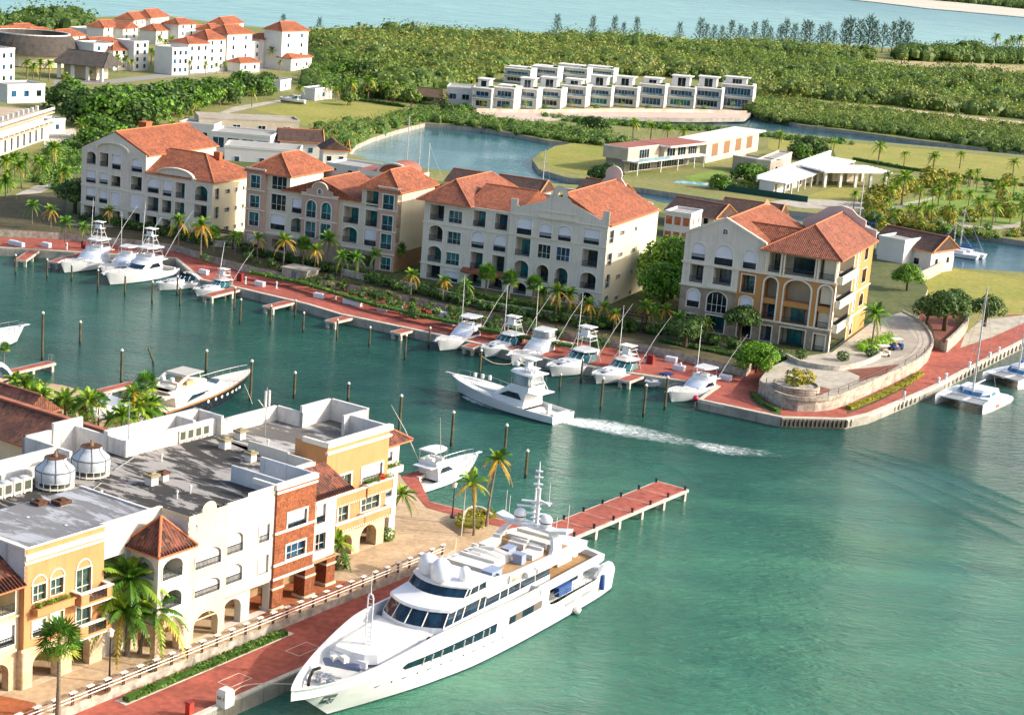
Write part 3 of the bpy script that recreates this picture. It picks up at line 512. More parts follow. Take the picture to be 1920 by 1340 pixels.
gm=MB(); fb=Fr((0,DR)); gm.plate(fb,[(-12.6,14.8),(-12.6,16.8),(-10,18.4),(-8.4,19.6),(-6.2,20.0),(-4.4,19.6),(-3.2,18.6),(-1.8,18.0),(-1.8,17.0),(0.2,16.6),(.2,14.8)],0,.4); gm.build('rear_gable',M('pale_pink_render','#d9c3b8',.9),b)
dm=MB(); dm.add([(-18.9-1.1,DR-.6,17.6),(-18.9,DR-1.2,19.6),(-18.9+1.1,DR-.6,17.6),(-18.9,DR-4,18.6)],[(0,1,3),(1,2,3),(0,1,2)]); dm.build('dormer',M_ridge,b)
# ================================================================ NEAR COMMERCIAL TERRACE
O_T=P(43,1293,2.2); A_T=R(56.5); ROT_T=Matrix.Rotation(A_T,3,'Z')
def TW(u,v,z=0): q=ROT_T@Vector((u,v,0)); return Vector((O_T.x+q.x,O_T.y+q.y,2.2+z))
def TL(px,py,z):
    p=P(px,py,2.2+z)-O_T; q=ROT_T.inverted()@Vector((p.x,p.y,0)); return q.x,q.y
back=[(-420,760),(-100,722),(0,708),(40,712),(120,722),(190,745),(260,772),(330,788),(480,800),(600,800),(740,880),(800,938),(940,972),(975,985)]
fr=[TW(55,-6.5),TW(55,-9),TW(53,-12.2),TW(-30,-12.4),TW(-70,-12.4),TW(-90,10)]
pl=[(p.x,p.y) for p in [P(x,y,Z1) for x,y in back]]+[(p.x,p.y) for p in fr]
mb=MB(); mb.prism(pl,-1,Z1,1,0); struct(mb.build('ground',[M_plaza,M_quayface]))
def tflat(name,uv,z,mat,th=0,side=None):
    pts=[TW(u,v,z) for u,v in uv]; mb=MB()
    if th: mb.prism([(p.x,p.y) for p in pts],2.2+z-th,2.2+z,1 if side else 0,0)
    else: mb.prism([(p.x,p.y) for p in pts],2.2+z-.02,2.2+z)
    return mb.build(name,[mat,side] if side else mat)
qz=-.9+.02
struct(tflat('quay_promenade',[(-60,-11.9),(52.8,-11.9),(54.6,-9),(54.6,-6.3),(52,-4.0),(-60,-4.9)],qz,M_redpave))
ed=MB()
for u in range(-24,54,6): ed.obox(tuple(TW(u+3,-12.05,qz+.06)),(5.96,.5,.18),A_T)
struct(ed.build('quay_edge_kerb',M_coping))
tip=[TL(770,925,0),TL(805,944,0),TL(868,962,0),TL(905,975,0),TL(925,990,0),TL(905,1012,0),TL(860,1033,0)]
struct(tflat('plaza',[(-60,-5.2),(53,-4.6),(57,-2)]+[(59,2.5),(58,6),(54,9),(49,12),(-60,14)],0,M_plaza,.9,M_stonewall))
struct(tflat('brick_forecourt',[(-12,-4.4),(-2,-4.4),(-.9,-2.5),(-1.6,-.4),(-2.4,1.5),(-12,1.5)],.012,M('orange_brick_paving','#b3683f',.9,'#8e4d30',.7,.3,fine=.25,fscale=2,bmp=.3,bscale=4)))
struct(tflat('brick_forecourt',[(25.2,-4.4),(39,-4.2),(37.4,-2.0),(37,0),(36.5,3),(25.6,3),(25.2,0)],.012,MATS['orange_brick_paving']))
LS=smooth_line([TW(u,v).xy for u,v in ((5,-5.95),(10,-5.9),(16,-5.85),(22,-5.75),(26,-5.7))],4); mb=MB(); strip_wall(mb,LS,1.2,1.36,1.25); struct(mb.build('planting_kerb',M_coping)); mb=MB(); strip_wall(mb,LS[1:-1],1.2,1.39,.95); struct(mb.build('planting_strip',M_soil))
P_orange=M('apricot_stucco','#c28e60',.9,'#b27e50',.7,.35,streak=.5,stain='#9c6c42',fine=.08)
P_white=M('white_stucco','#d3cec3',.9,'#c2baad',.6,.3,streak=.45,stain='#a59d92',fine=.06)
P_cream=M('pale_cream_stucco','#d5c8aa',.9,'#c8b692',.6,.3,streak=.35,stain='#b09a74',fine=.06)
P_brick=M('red_brick','#a5633f',.95,'#894c31',.8,1.2,fine=.45,fscale=5,bmp=.6,bscale=9)
P_stone=M('travertine_base','#d9c5a6',.9,'#b99c78',.8,.6,fine=.2,fscale=2.5,bmp=.4,bscale=4)
P_para=M('white_parapet_paint','#dcd8d2',.9,'#bdb9b4',.7,.5,streak=.5,stain='#77736c',fine=.1)
P_tan=M('tan_interior','#b59a72',.9,'#9a8060',.6,.5)
T_near=tile('mottled_clay_tile','#8c5038','#693829','#402721',.34,.5); T_brown=tile('weathered_brown_tile','#8d5a42','#704536','#4d342c',.3,.45)
P_pil=M('curtain_glass','#4f6b62',.15,'#22332f',.9,2,fine=.3)
def roofmat(name,base,dark,amt,lo,hi):
    m,nt,b,pos=newmat(name); v=vscale(nt,pos,(1,1,1)); rot=nt.nodes.new('ShaderNodeVectorRotate'); rot.rotation_type='Z_AXIS'; rot.inputs['Angle'].default_value=-A_T; nt.links.new(pos,rot.inputs[0])
    s=noise(nt,vscale(nt,rot.outputs[0],(.9,.2,1)),.9,8,.72,1.2); s2=noise(nt,vscale(nt,rot.outputs[0],(1.2,.5,1)),.28,6,.65,.8)
    a=nt.nodes.new('ShaderNodeMath'); a.operation='MULTIPLY_ADD'; nt.links.new(s2,a.inputs[0]); a.inputs[1].default_value=1.0; nt.links.new(s,a.inputs[2])
    f=ramp(nt,a.outputs[0],lo,hi); mm=nt.nodes.new('ShaderNodeMath'); mm.operation='MULTIPLY'; mm.inputs[1].default_value=amt; nt.links.new(f,mm.inputs[0])
    c=mix(nt,mm.outputs[0],lin(base),lin(dark)); br=nt.nodes.new('ShaderNodeTexBrick'); br.inputs['Scale'].default_value=1; br.inputs['Color1'].default_value=(1,1,1,1); br.inputs['Color2'].default_value=(.93,.93,.93,1); br.inputs['Mortar'].default_value=(.55,.55,.55,1); br.inputs['Mortar Size'].default_value=.03; br.inputs['Brick Width'].default_value=1.05; br.inputs['Row Height'].default_value=9
    nt.links.new(rot.outputs[0],br.inputs['Vector']); c=mix(nt,.6,c,br.outputs[0],'MULTIPLY'); nt.links.new(c,b.inputs['Base Color']); b.inputs['Roughness'].default_value=.85; bump(nt,b,s,.4,.05); return m
RM_mid=roofmat('weathered_bitumen_roof','#99948f','#24221f',.95,.93,1.2); RM_left=roofmat('grey_sealed_roof','#a3a6ac','#5c5a58',.75,.9,1.2); RM_right=roofmat('pale_grey_roof','#aeaba6','#4a453f',.85,.93,1.2)
def tbuild(name,label): return thing(name,label,'building',tuple(O_T),A_T)
# ---- ochre building at the left
b=tbuild('commercial_building','apricot stuccoed three storey building with corner balconies over travertine arches'); W=MB()
ops=[(.85,7.35,2.2,8.7+.0,'win'),(2.7,7.4,4.05,8.75,'win'),(5.45,6.3,7.05,8.85,'win'),(5.5,3.45,7.1,5.55,'win'),(.85,4.3,2.25,5.65,'shut'),(2.75,4.35,4.1,5.8,'shut')]
wall_sheet(W,FRONT,[(0,3.4),(8.5,3.4),(8.5,12.1),(0,12.1)],ops); W.poly([(0,0,3.4),(0,9,3.4),(0,9,9.2),(0,0,9.2)]); W.poly([(8.5,0,3.4),(8.5,.4,3.4),(8.5,.4,12.1),(8.5,0,12.1)]); W.build('wall',P_orange,b)
W=MB(); W.fbox(FRONT,-.02,.0,9.2,.28,9,12.1); W.build('parapet',P_para,b)
windows(b,FRONT,ops,M_white,tw=.1,glassm=P_pil)
W=MB(); arch=[(.95,0.02,3.6,2.8,'thru',1.0),(5.15,.02,7.15,2.75,'thru',.95)]
wall_sheet(W,FRONT,[(-.15,-.05),(8.55,-.05),(8.55,3.4),(-.15,3.4)],arch); W.fbox(FRONT,-.15,.0,-.05,.0,.8,3.4); W.poly([(.0,.8,-.05),(.95,.8,-.05),(.95,.8,3.4),(0,.8,3.4)]); W.poly([(3.6,.8,-.05),(5.15,.8,-.05),(5.15,.8,3.4),(3.6,.8,3.4)]); W.poly([(7.15,.8,-.05),(8.5,.8,-.05),(8.5,.8,3.4),(7.15,.8,3.4)])
W.fbox(FRONT,-.3,-.12,3.3,8.6,.0,3.55); W.build('arcade',P_stone,b)
W=MB(); W.poly([(-8,4.2,-.05),(12,4.2,-.05),(12,4.2,3.4),(-8,4.2,3.4)]); W.poly([(-8,.6,3.38),(8.5,.6,3.38),(8.5,4.2,3.38),(-8,4.2,3.38)]); W.build('arcade_back_wall',P_tan,b)
cm=MB(); belts(cm,FRONT,-.05,8.55,(11.15,),.4,.22); belts(cm,FRONT,-.05,8.55,(10.75,),.18,.14); belts(cm,FRONT,-.05,8.6,(12.05,),.14,.1); cm.fbox(FRONT,-.1,-.1,12.05,.35,9,12.2)
for c,zt in ((1.5,8.75),(3.4,8.8),(6.25,8.9)): cm.plate(FRONT,ring_pts(c,zt,.72,.82,14,0,math.pi),-.06,.02)
cm.build('cornice',M_white,b)
for z,lab in ((6.25,0),(3.42,1)):
    pb=MB(); pb.fbox(FRONT,5.0,-1.1,z-.25,8.5,0,z-.02); pb.fbox(FRONT,5.0,-1.1,z,5.9,-.95,z+.85); pb.fbox(FRONT,5.0,-1.1,z,5.15,0,z+.85); pb.fbox(FRONT,7.9,-1.1,z,8.5,-.95,z+.85); pb.fbox(FRONT,8.35,-1.1,z,8.5,0,z+.85); o=pb.build('balcony',P_orange,b)
    cb=MB(); cb.fbox(FRONT,4.9,-1.2,z+.85,8.6,-.85,z+.97); cb.fbox(FRONT,4.9,-1.2,z+.85,5.25,0,z+.965); cb.fbox(FRONT,8.25,-1.2,z+.85,8.6,0,z+.965); cb.fbox(FRONT,4.95,-1.2,z-.3,8.55,0,z-.2); cb.build('coping',M_white,o)
    rb=MB()
    for k in range(14): u=5.95+k*.15; rb.fbox(FRONT,u-.02,-1.05,z,u+.02,-1.0,z+.85)
    rb.build('railing',M_rail,o)
pb=MB(); pb.fbox(FRONT,.75,-.75,6.3,4.65,0,6.85); pb.fbox(FRONT,.65,-.85,6.85,4.75,-.6,6.97); o=pb.build('planter_box',P_orange,b)
def leafpatch(mb,p0,p1,n,h,size,fr=None,rg=rnd):
    for i in range(n):
        x=p0[0]+(p1[0]-p0[0])*rg.random(); y=p0[1]+(p1[1]-p0[1])*rg.random(); z=p0[2]+h*rg.random(); s=size*(.6+.8*rg.random()); a=rg.random()*6.28; t=rg.uniform(-.9,.9)
        d=Vector((math.cos(a),math.sin(a),t)).normalized()*s; e=Vector((-math.sin(a),math.cos(a),rg.uniform(-.5,.5))).normalized()*s*.5; c=Vector((x,y,z))
        mb.poly([tuple(c-d*.5),tuple(c+e*.5),tuple(c+d*.5),tuple(c-e*.5)],rg.randrange(3))
def foliage_mats(pfx,cols):
    out=[]
    for i,c in enumerate(cols):
        n=f'{pfx}_{"dark light warm pale".split()[i]}'
        if n not in MATS:
            m,nt,bb,pos=newmat(n); cc=lin(c); out2=mix(nt,ramp(nt,noise(nt,pos,.9,3),.35,.7),cc,tuple(x*.62 for x in cc[:3])+(1,))
            nt.links.new(out2,bb.inputs['Base Color']); bb.inputs['Roughness'].default_value=.55; bb.inputs['Specular IOR Level'].default_value=.3
            tr=nt.nodes.new('ShaderNodeBsdfTranslucent'); nt.links.new(out2,tr.inputs[0]); ms=nt.nodes.new('ShaderNodeMixShader'); ms.inputs[0].default_value=.3
            nt.links.new(bb.outputs[0],ms.inputs[1]); nt.links.new(tr.outputs[0],ms.inputs[2]); nt.links.new(ms.outputs[0],nt.nodes['Material Output'].inputs[0])
        out.append(MATS[n])
    return out
G_shrub=foliage_mats('shrub_leaf',['#3f6a1c','#6f9a2c','#86972f'])
lp=MB(); leafpatch(lp,(.9,-.7,6.8),(4.5,-.1,6.8),260,.45,.3); lp.build('planter_plants',G_shrub,o)
# cream wing at the far left
W=MB(); f6=Fr(v=.6); opl=[(-2.6,6.75,-.45,8.6,'deep'),(-5.4,6.75,-3.2,8.6,'deep'),(-2.6,4.0,-.45,5.7,'shut'),(-5.4,4.0,-3.2,5.7,'shut')]
wall_sheet(W,f6,[(-9,3.4),(0,3.4),(0,9.4),(-9,9.4)],opl); W.build('cream_wing_wall',P_cream,b); windows(b,f6,opl,M_white,tw=.08)
W=MB(); wall_sheet(W,f6,[(-9,-.05),(-.15,-.05),(-.15,3.4),(-9,3.4)],[(-3.9,.02,-1.0,2.7,'thru',1.0),(-8.5,.02,-5.2,2.7,'thru',1.0)]); W.fbox(f6,-9,-.15,3.3,-.3,0,3.55); W.fbox(f6,-9,-.2,6.3,-.02,0,6.5); W.build('wing_arcade',P_stone,b)
rm=MB(); pts=[(-9.5,-.3,9.15),(.0,-.3,9.15),(.0,4.0,11.4),(-9.5,4.0,11.4)]; rm.poly(pts,0,[(0,0),(9.5,0),(9.5,4.8),(0,4.8)]); rm.box(-9.5,-.32,9.0,0,-.1,9.14,1)
for k in range(28): rm.tube([(-9.35+k*.34,-.36,9.2),(-9.35+k*.34,.8,9.78)],.1,6,0)
rm.build('tile_canopy',[T_near,M_ridge],b)
W=MB(); fw=Fr(v=.35); opw=[(8.75,7.1,11.2,8.9,'deep')]
wall_sheet(W,fw,[(8.5,3.4),(12.2,3.4),(12.2,11.9),(8.5,11.9)],opw); W.fbox(fw,8.5,0,11.9,15.5,.35,12.05); W.fbox(fw,12.2,0,9.3,15.4,.3,11.9); W.poly([(8.5,.4,-.05),(12,.4,-.05),(12,.4,3.4),(8.5,.4,3.4)]); W.fbox(fw,8.55,-.12,10.6,11.7,0,10.75); W.build('white_recess_wall',P_white,b); windows(b,fw,opw,M_white,tw=.05)
rr=MB(); rr.prism([(.28,.2),(15.3,.65),(15.3,10.4),(-6,10.4),(-6,3.9),(.28,3.9)],9,11.35,1,0); rr.build('roof_deck',[RM_left,P_para],b)
# ---- white and brick building
b=tbuild('commercial_building','white arcaded three storey building with tiled corner pavilion and brick bay'); 
fa=Fr(v=-3.05); W=MB(); pops=[(12.25,6.95,14.65,8.75,'deep',.8),(12.3,4.25,14.65,5.85,'deep',.8)]
wall_sheet(W,fa,[(11.8,3.0),(15.3,3.0),(15.3,9.5),(11.8,9.5)],pops); wall_sheet(W,Fr((11.8,-3.05),(0,1),(1,0)),[(0,3.0),(3.4,3.0),(3.4,9.5),(0,9.5)],[(.5,6.95,2.9,8.75,'thru',.9)]); W.build('pavilion_wall',P_white,b); windows(b,fa,pops,M_white,tw=.08)
W=MB(); wall_sheet(W,fa,[(11.7,-.05),(15.4,-.05),(15.4,3.0),(11.7,3.0)],[(12.3,.02,14.6,2.7,'thru',1.0)]); wall_sheet(W,Fr((11.7,-3.05),(0,1),(1,0)),[(0,-.05),(3.4,-.05),(3.4,3.0),(0,3.0)],[(.6,.02,2.9,2.7,'thru',1.0)]); W.build('pavilion_arcade',P_stone,b)
rm=MB(); hip(rm,11.8,15.4,-3.05,.4,9.45,2.55,'u',1.9+.5,1.9+.4,over=.55,mr=1); 
for k in range(13): rm.tube([(11.45+k*.34,-3.66,9.5),(11.45+k*.34,-3.2,9.74)],.1,6,0)
for k in range(12): rm.tube([(11.2,-3.4+k*.34,9.5),(11.7,-3.4+k*.34,9.76)],.1,6,0)
rm.build('pavilion_roof',[T_near,M_ridge],b)
W=MB(); o1=[(16.2,6.9,19.4,8.6,'deep',.75),(16.2,4.3,19.4,5.75,'deep',.7)]
wall_sheet(W,fa,[(15.3,3.0),(20.2,3.0),(20.2,12.0),(18.65,12.0)]+[(17.75+.85*math.cos(a),12.25+.62*math.sin(a)) for a in [R(q) for q in range(0,181,15)]]+[(16.9,12),(15.3,12)],o1); W.fbox(fa,15.3,0.01,9.3,15.32,4,12.0); W.fbox(fa,17.0,.01,11,18.5,.3,12.2); W.poly([(15.3,-3.05,3),(15.3,.6,3),(15.3,.6,9.6),(15.3,-3.05,9.6)]); W.build('cream_bay_wall',P_cream,b); windows(b,fa,o1,P_white,tw=.1)
W=MB(); wall_sheet(W,fa,[(15.4,-.05),(20.2,-.05),(20.2,3.0),(15.4,3.0)],[(16.3,.02,19.4,2.65,'thru',1.2)]); W.fbox(fa,15.3,-.08,2.15,20.2,0,2.25); W.build('cream_arcade',P_cream,b)
fw=Fr(v=-2.55); o2=[(20.45,7.0,22.75,8.95,'deep',.75),(20.4,4.2,22.8,5.95,'deep',.7),(24.85,7.1,26.25,8.7,'shut'),(24.95,4.0,26.3,5.75,'win')]
W=MB(); wall_sheet(W,fw,[(20.2,3.0),(26.9,3.0),(26.9,12.25),(23.2,12.25),(23.2,11.9),(20.2,11.9)],o2); W.poly([(20.2,-3.05,3),(20.2,-2.55,3),(20.2,-2.55,12),(20.2,-3.05,12)]); W.build('white_bay_wall',P_white,b); windows(b,fw,o2,P_white,tw=.08)
W=MB(); wall_sheet(W,fw,[(20.2,-.05),(26.9,-.05),(26.9,3.0),(20.2,3.0)],[(20.45,.02,22.9,2.6,'thru',1.0),(24.0,.02,26.6,2.9,'thru')]); W.build('white_arcade',P_white,b)
W=MB(); W.poly([(11.8,.9,-.05),(37,.9,-.05),(37,.9,3),(11.8,.9,3)]); W.poly([(11.8,-3,2.98),(37,-3+.6,2.98),(37,.9,2.98),(11.8,.9,2.98)]); W.build('arcade_back_wall',P_tan,b)
fb=Fr(v=-2.75); o3=[(28.5,7.5,31.15,9.1,'shut'),(28.5,4.65,31.15,6.0,'win')]
W=MB(); wall_sheet(W,fb,[(26.9,3.0),(32.4,3.0),(32.4,12.0),(26.9,12.0)],o3); W.fbox(fb,26.9,.01,3,26.92,.6,12); W.fbox(fb,32.38,.01,3,32.4,.9,12); W.poly([(26.9,-2.7,3.0),(32.4,-2.7,3.0),(32.4,.5,3.0),(26.9,.5,3.0)]); W.build('brick_bay_wall',P_brick,b); windows(b,fb,o3,P_white,tw=.18)
for u0,u1,v0,v1 in ((26.75,28.2,-2.85,-1.5),(31.3,32.7,-2.85,-1.5),(35.3,36.6,-2.1,-.8)):
    W=MB(); W.box(u0,v0,0,u1,v1,3.0); o=W.build('brick_pier',P_brick,b); W=MB(); W.box(u0-.12,v0-.12,0,u1+.12,v1+.12,.28); W.build('pier_base',P_cream,o); W=MB(); W.box(u0-.08,v0-.08,2.1,u1+.08,v1+.08,2.3); W.build('pier_band',P_cream,o)
cm=MB(); belts(cm,fb,26.8,32.45,(11.35,7.45,4.35,3.0),.2,.12); cm.fbox(fb,26.75,-.12,11.75,32.5,.35,12.25); cm.fbox(fb,26.8,.35,11.75,27.1,3,12.2); cm.build('cornice',M_white,b)
W=MB(); W.box(28.2,-2.4,10.6,28.45,4.2,12.2); W.box(32.2,-2.4,9,32.45,4.2,12.2); W.build('roof_screen_wall',M('blue_shaded_parapet_paint','#c9cdd2',.9,'#a7adb5',.6,.4,streak=.4),b)
fs=Fr(v=-1.9); o4=[(33.6,6.65,34.9,8.5,'shut'),(33.65,3.9,35.1,5.6,'win')]; W=MB(); wall_sheet(W,fs,[(32.4,3.0),(36.5,3.0),(36.5,9.4),(32.4,9.4)],o4); W.poly([(36.5,-1.9,3),(36.5,2,3),(36.5,2,9.4),(36.5,-1.9,9.4)]); W.poly([(32.4,-1.9,3.0),(36.5,-1.9,3.0),(36.5,1,3.0),(32.4,1,3.0)]); W.build('white_slot_wall',P_white,b); windows(b,fs,o4,P_white,tw=.06)
rm=MB(); pts=[(32.3,-2.5,9.3),(38.6,-2.2,9.3),(38.2,1.2,11.2),(32.3,1.0,11.4)]; rm.poly(pts,0,[(0,0),(6.3,0),(6,3.8),(0,3.8)]); rm.poly([(38.6,-2.2,9.3),(38.6,1.6,9.3),(38.2,1.2,11.2)],0,[(0,0),(3.8,0),(2,1.9)])
for k in range(18): rm.tube([(32.5+k*.34,-2.55,9.32),(32.5+k*.34,-2,9.6)],.1,6,0)
rm.build('tile_canopy',[T_near,M_ridge],b)
W=MB(); W.box(32.45,1.0,3,36.6,1.3,11.6); W.box(36.4,1.0,9,36.6,9.6,11.6); W.box(36.4,4.4,11.6,36.6,9.6,11.75); W.build('white_rear_wall',P_white,b)
rr=MB(); rr.prism([(15.4,-2.9),(20.1,-2.9),(20.3,-2.4),(26.9,-2.4),(28.2,-2.4),(28.2,3.9),(32.4,3.9),(32.4,4.4),(37.6,4.4),(37.6,15.5),(26.3,16.2),(26.3,18.4),(20,18.4),(20,19),(-6,19),(-6,10.4),(15.4,10.4)],3.0,10.6,1,0); rr.build('roof_deck',[RM_mid,P_para],b)
W=MB()
def pw(u0,v0,u1,v1,z0,z1,t=.32): W.box(min(u0,u1)-t/2,min(v0,v1)-t/2,z0,max(u0,u1)+t/2,max(v0,v1)+t/2,z1)
pw(15.35,-2.9,15.35,10.3,10.5,11.5,.25); pw(26.3,16.1,38.6,16.1,10.5,12.25); pw(26.3,18.6,38.6,18.9,9,12.6,.3); pw(38.7,15.4,38.7,19.0,9,12.6); pw(35.5,16.2,35.5,18.6,10.5,12.55)
pw(26.25,18.5,26.25,23,9,12.2); pw(26.25,16.2,26.25,18.4,10.5,12.2); pw(23.6,23.2,27.0,23.2,9,12.9); pw(20.2,23.4,23.5,23.4,9,12.2); pw(20.2,19.4,20.2,23.4,9,12.2); pw(-6,18.9,20,18.9,9,12.2); pw(20.2,17.2,20.2,19.3,10.5,12.15); pw(12,17.0,20,17.0,10.5,11.6)
W.build('rear_parapet',P_para,b)
# ---- ochre building at the right
b=tbuild('commercial_building','apricot building with flower boxes and open arched base beside the tip plaza')
fo=Fr(v=1.85); o5=[(41.45,7.0,43.2,8.85,'win'),(44.95,7.15,48.2,8.95,'shut'),(45.1,4.25,48.0,5.75,'win'),(41.5,4.0,43.05,5.65,'win')]
W=MB(); wall_sheet(W,fo,[(39.3,3.3),(49.1,3.3),(49.1,12.3),(39.3,12.3)],o5); W.poly([(39.3,1.85,3),(39.3,6,3),(39.3,6,12.3),(39.3,1.85,12.3)]); W.poly([(49.1,1.85,3),(49.1,2.8,3),(49.1,2.8,12.3),(49.1,1.85,12.3)]); W.build('wall',P_orange,b); windows(b,fo,o5,M_white,tw=.2,glassm=P_pil)
W=MB(); wall_sheet(W,fo,[(36.6,-.05),(49.2,-.05),(49.2,3.3),(36.6,3.3)],[(45.25,.02,47.95,2.55,'thru',1.25),(37.5,.02,40,2.4,'thru',1.1),(41.4,.02,44,2.4,'thru',1.1)]); W.poly([(36.6,5.5,0),(50,5.5,0),(50,5.5,3.3),(36.6,5.5,3.3)]); W.box(48,2,-.05,49.2,3.2,3.3); W.build('arcade',P_stone,b)
for (u0,u1,v0,z0,z1) in ((39.5,44.8,1.0,6.15,7.15),(44.8,49.0,.9,6.25,7.3),(40.2,44.8,1.0,3.4,4.15),(44.8,49.1,1.0,3.35,4.2)):
    W=MB(); W.box(u0,v0,z0,u1,v0+.15,z1); W.box(u0,v0,z0,u0+.15,1.85,z1); W.box(u1-.15,v0,z0,u1,1.85,z1); W.box(u0,v0,z0-.2,u1,1.85,z0); o=W.build('balcony',P_orange,b)
    W=MB(); W.box(u0-.08,v0-.1,z1,u1+.08,v0+.25,z1+.12)
    for k in range(int((u1-u0)/.35)): W.box(u0+.1+k*.35,v0-.05,z0-.15,u0+.25+k*.35,v0,z0+.02)
    W.build('coping',M_white,o)
lp=MB(); leafpatch(lp,(45,.95,7.3),(49.2,1.6,7.3),260,.5,.32); lp.build('planter_plants',G_shrub,b); lp=MB(); leafpatch(lp,(46.8,.8,7.4),(47.8,1.4,7.4),90,.5,.25); lp.build('planter_flowers',[M('red_orange_bougainvillea','#d9482a',.7)]*3,b)
cm=MB(); cm.box(39.2,1.65,11.5,49.3,2.0,11.75); cm.box(39.15,1.6,12.2,49.35,2.2,12.75); cm.box(39.15,2.2,12.2,39.5,5,12.7); cm.build('cornice',M_white,b)
fw=Fr(v=2.8); o6=[(49.6,8.3,51.0,9.3,'shut'),(49.6,4.4,51.3,5.6,'win')]; W=MB(); wall_sheet(W,fw,[(49.1,3.2),(52.2,3.2),(52.2,10.3),(49.1,10.3)],o6); W.poly([(52.2,2.8,0),(52.2,12,0),(52.2,12,10.3),(52.2,2.8,10.3)]); wall_sheet(W,fw,[(49.1,0),(52.2,0),(52.2,3.2),(49.1,3.2)],[(49.8,.02,51.2,2.4,'thru',.6)]); W.box(49.2,2.2,7.0,52.3,2.8,7.7); W.build('white_wing_wall',P_white,b); windows(b,fw,o6,P_white,tw=.06)
lp=MB(); leafpatch(lp,(49.3,2.2,7.7),(52,2.7,7.7),140,.45,.3); lp.build('planter_plants',G_shrub,b)
rm=MB(); hip(rm,49.0,53.0,2.4,8,10.3,1.5,'v',2.2,2.2,over=.4); rm.build('tile_canopy',[T_near,M_ridge],b)
rr=MB(); rr.prism([(36.6,9.6),(36.6,4.6),(39.4,4.6),(39.4,2.1),(48.9,2.1),(48.9,7),(51.6,7),(51.6,12),(47,12),(47,15.4),(37.6,15.4)],3.3,10.6,1,0); rr.build('roof_deck',[RM_right,P_para],b)
W=MB(); pw(38.8,15.4,47.1,15.4,9,12.2); pw(47.1,11.8,47.1,15.4,9,12.2); pw(47.1,11.9,51.7,11.9,9,12.9); pw(51.7,7,51.7,11.9,9,12.9); pw(48,7,51.7,7,10.5,12.75); pw(48.9,2.2,48.9,7,10.5,12.7); W.build('rear_parapet',P_para,b)
W=MB(); W.box(38.8,15.7,11.2,47,16.6,11.35); W.build('red_ledge_roof',M('red_oxide_coating','#9c4433',.9),b)
# ---- roof equipment
def onroof(px,py,z=10.6): u,v=TL(px,py,z); return TW(u,v,z)
M_gal=M('grey_fibreglass','#b9bfc4',.5,'#a3a9ae',.5,1,fine=.1); M_rust=M('rusty_steel','#6e4a33',.9,'#3b2a22',.9,2,fine=.4); M_steel=M('galvanised_steel','#a4a6a5',.5,metal=.6)
def cooling_tower(p,label):
    t=thing('cooling_tower',label,'cooling tower',tuple(p),0,'cooling towers on the roof'); t.scale=(.88,.88,.86)
    m=MB(); m.lathe([(1.93,.8),(2.0,1.0),(2.0,2.0),(1.85,2.25),(1.45,2.6),(1.15,2.9),(1.08,3.3)],n=28); m.build('shell',M_gal,t,True)
    m=MB(); 
    for k in range(8):
        a=k*math.tau/8+.3; m.tube([(r*math.cos(a),r*math.sin(a),z) for r,z in ((2.02,.85),(2.03,2.0),(1.87,2.27),(1.47,2.62),(1.17,2.92),(1.1,3.3))],.035,5)
    m.lathe([(2.03,1.95),(2.06,2.0),(2.03,2.05)],n=28); m.build('shell_seam',M('dark_seam','#565c62',.7),t)
    m=MB(); m.lathe([(1.08,3.22),(1.12,3.3),(.2,3.34),(0,3.34)],n=24); m.build('fan_grille',M_rust,t)
    m=MB(); m.lathe([(.25,3.3),(.25,3.55),(.12,3.6),(.12,3.95),(0,3.98)],n=10); m.build('fan_motor',M('rusty_tan_motor','#8a6a4a',.8),t)
    m=MB(); m.lathe([(1.55,.1),(1.55,.85)],n=24); m.build('sump',M('dark_louver','#4d5248',.9),t)
    m=MB(); 
    for k in range(16): a=k*math.tau/16; m.tube([(1.9*math.cos(a),1.9*math.sin(a),0),(1.9*math.cos(a),1.9*math.sin(a),.85)],.04,5)
    m.lathe([(1.88,.1),(1.95,.16),(1.88,.22)],n=28); m.build('support_frame',M_white,t)
cooling_tower(onroof(103,912),'rust topped grey cooling tower nearer the left edge of the roof'); cooling_tower(onroof(170,890),'rust topped grey cooling tower farther back beside the white parapet')
def condenser(px,py,n,label):
    p=onroof(px,py); t=thing('condenser_bank',label,'air conditioner',tuple(p),A_T,'rooftop air conditioning banks')
    for k in range(n):
        m=MB(); x=k*1.1; m.box(x,0,.1,x+1.0,1.0,1.3); m.box(x+.05,-.02,.0,x+.2,1.0,.1); m.box(x+.8,-.02,.0,x+.95,1.0,.1); o=m.build('condenser_unit',M('beige_condenser_case','#d5cfbf',.7),t)
        m=MB(); m.box(x+.15,-.02,.35,x+.85,.0,1.15); m.build('grille',M('dark_louver','#4d5248',.9),o); m=MB(); m.lathe([(.42,1.3),(.42,1.42),(.1,1.45),(0,1.45)],(x+.5,.5,0),14); m.build('fan_cowl',M_gal,o)
condenser(336,832,4,'bank of four beige condensers against the rear parapet'); condenser(-30,945,5,'bank of beige condensers at the left edge of the roof')
def vent(px,py,s,label,rust=0):
    p=onroof(px,py); t=thing('roof_vent',label,'roof vent',tuple(p),A_T,'roof vent boxes'); m=MB(); m.box(-s*.4,-s*.4,0,s*.4,s*.4,s*.7); m.build('curb',P_para,t); m=MB(); m.box(-s*.55,-s*.5,s*.7,s*.55,s*.5,s*.95); m.box(-s*.2,-s*.2,s*.95,s*.3,s*.2,s*1.1); m.build('hood',M_rust if rust else M('mossy_vent_hood','#8d8468',.9),t)
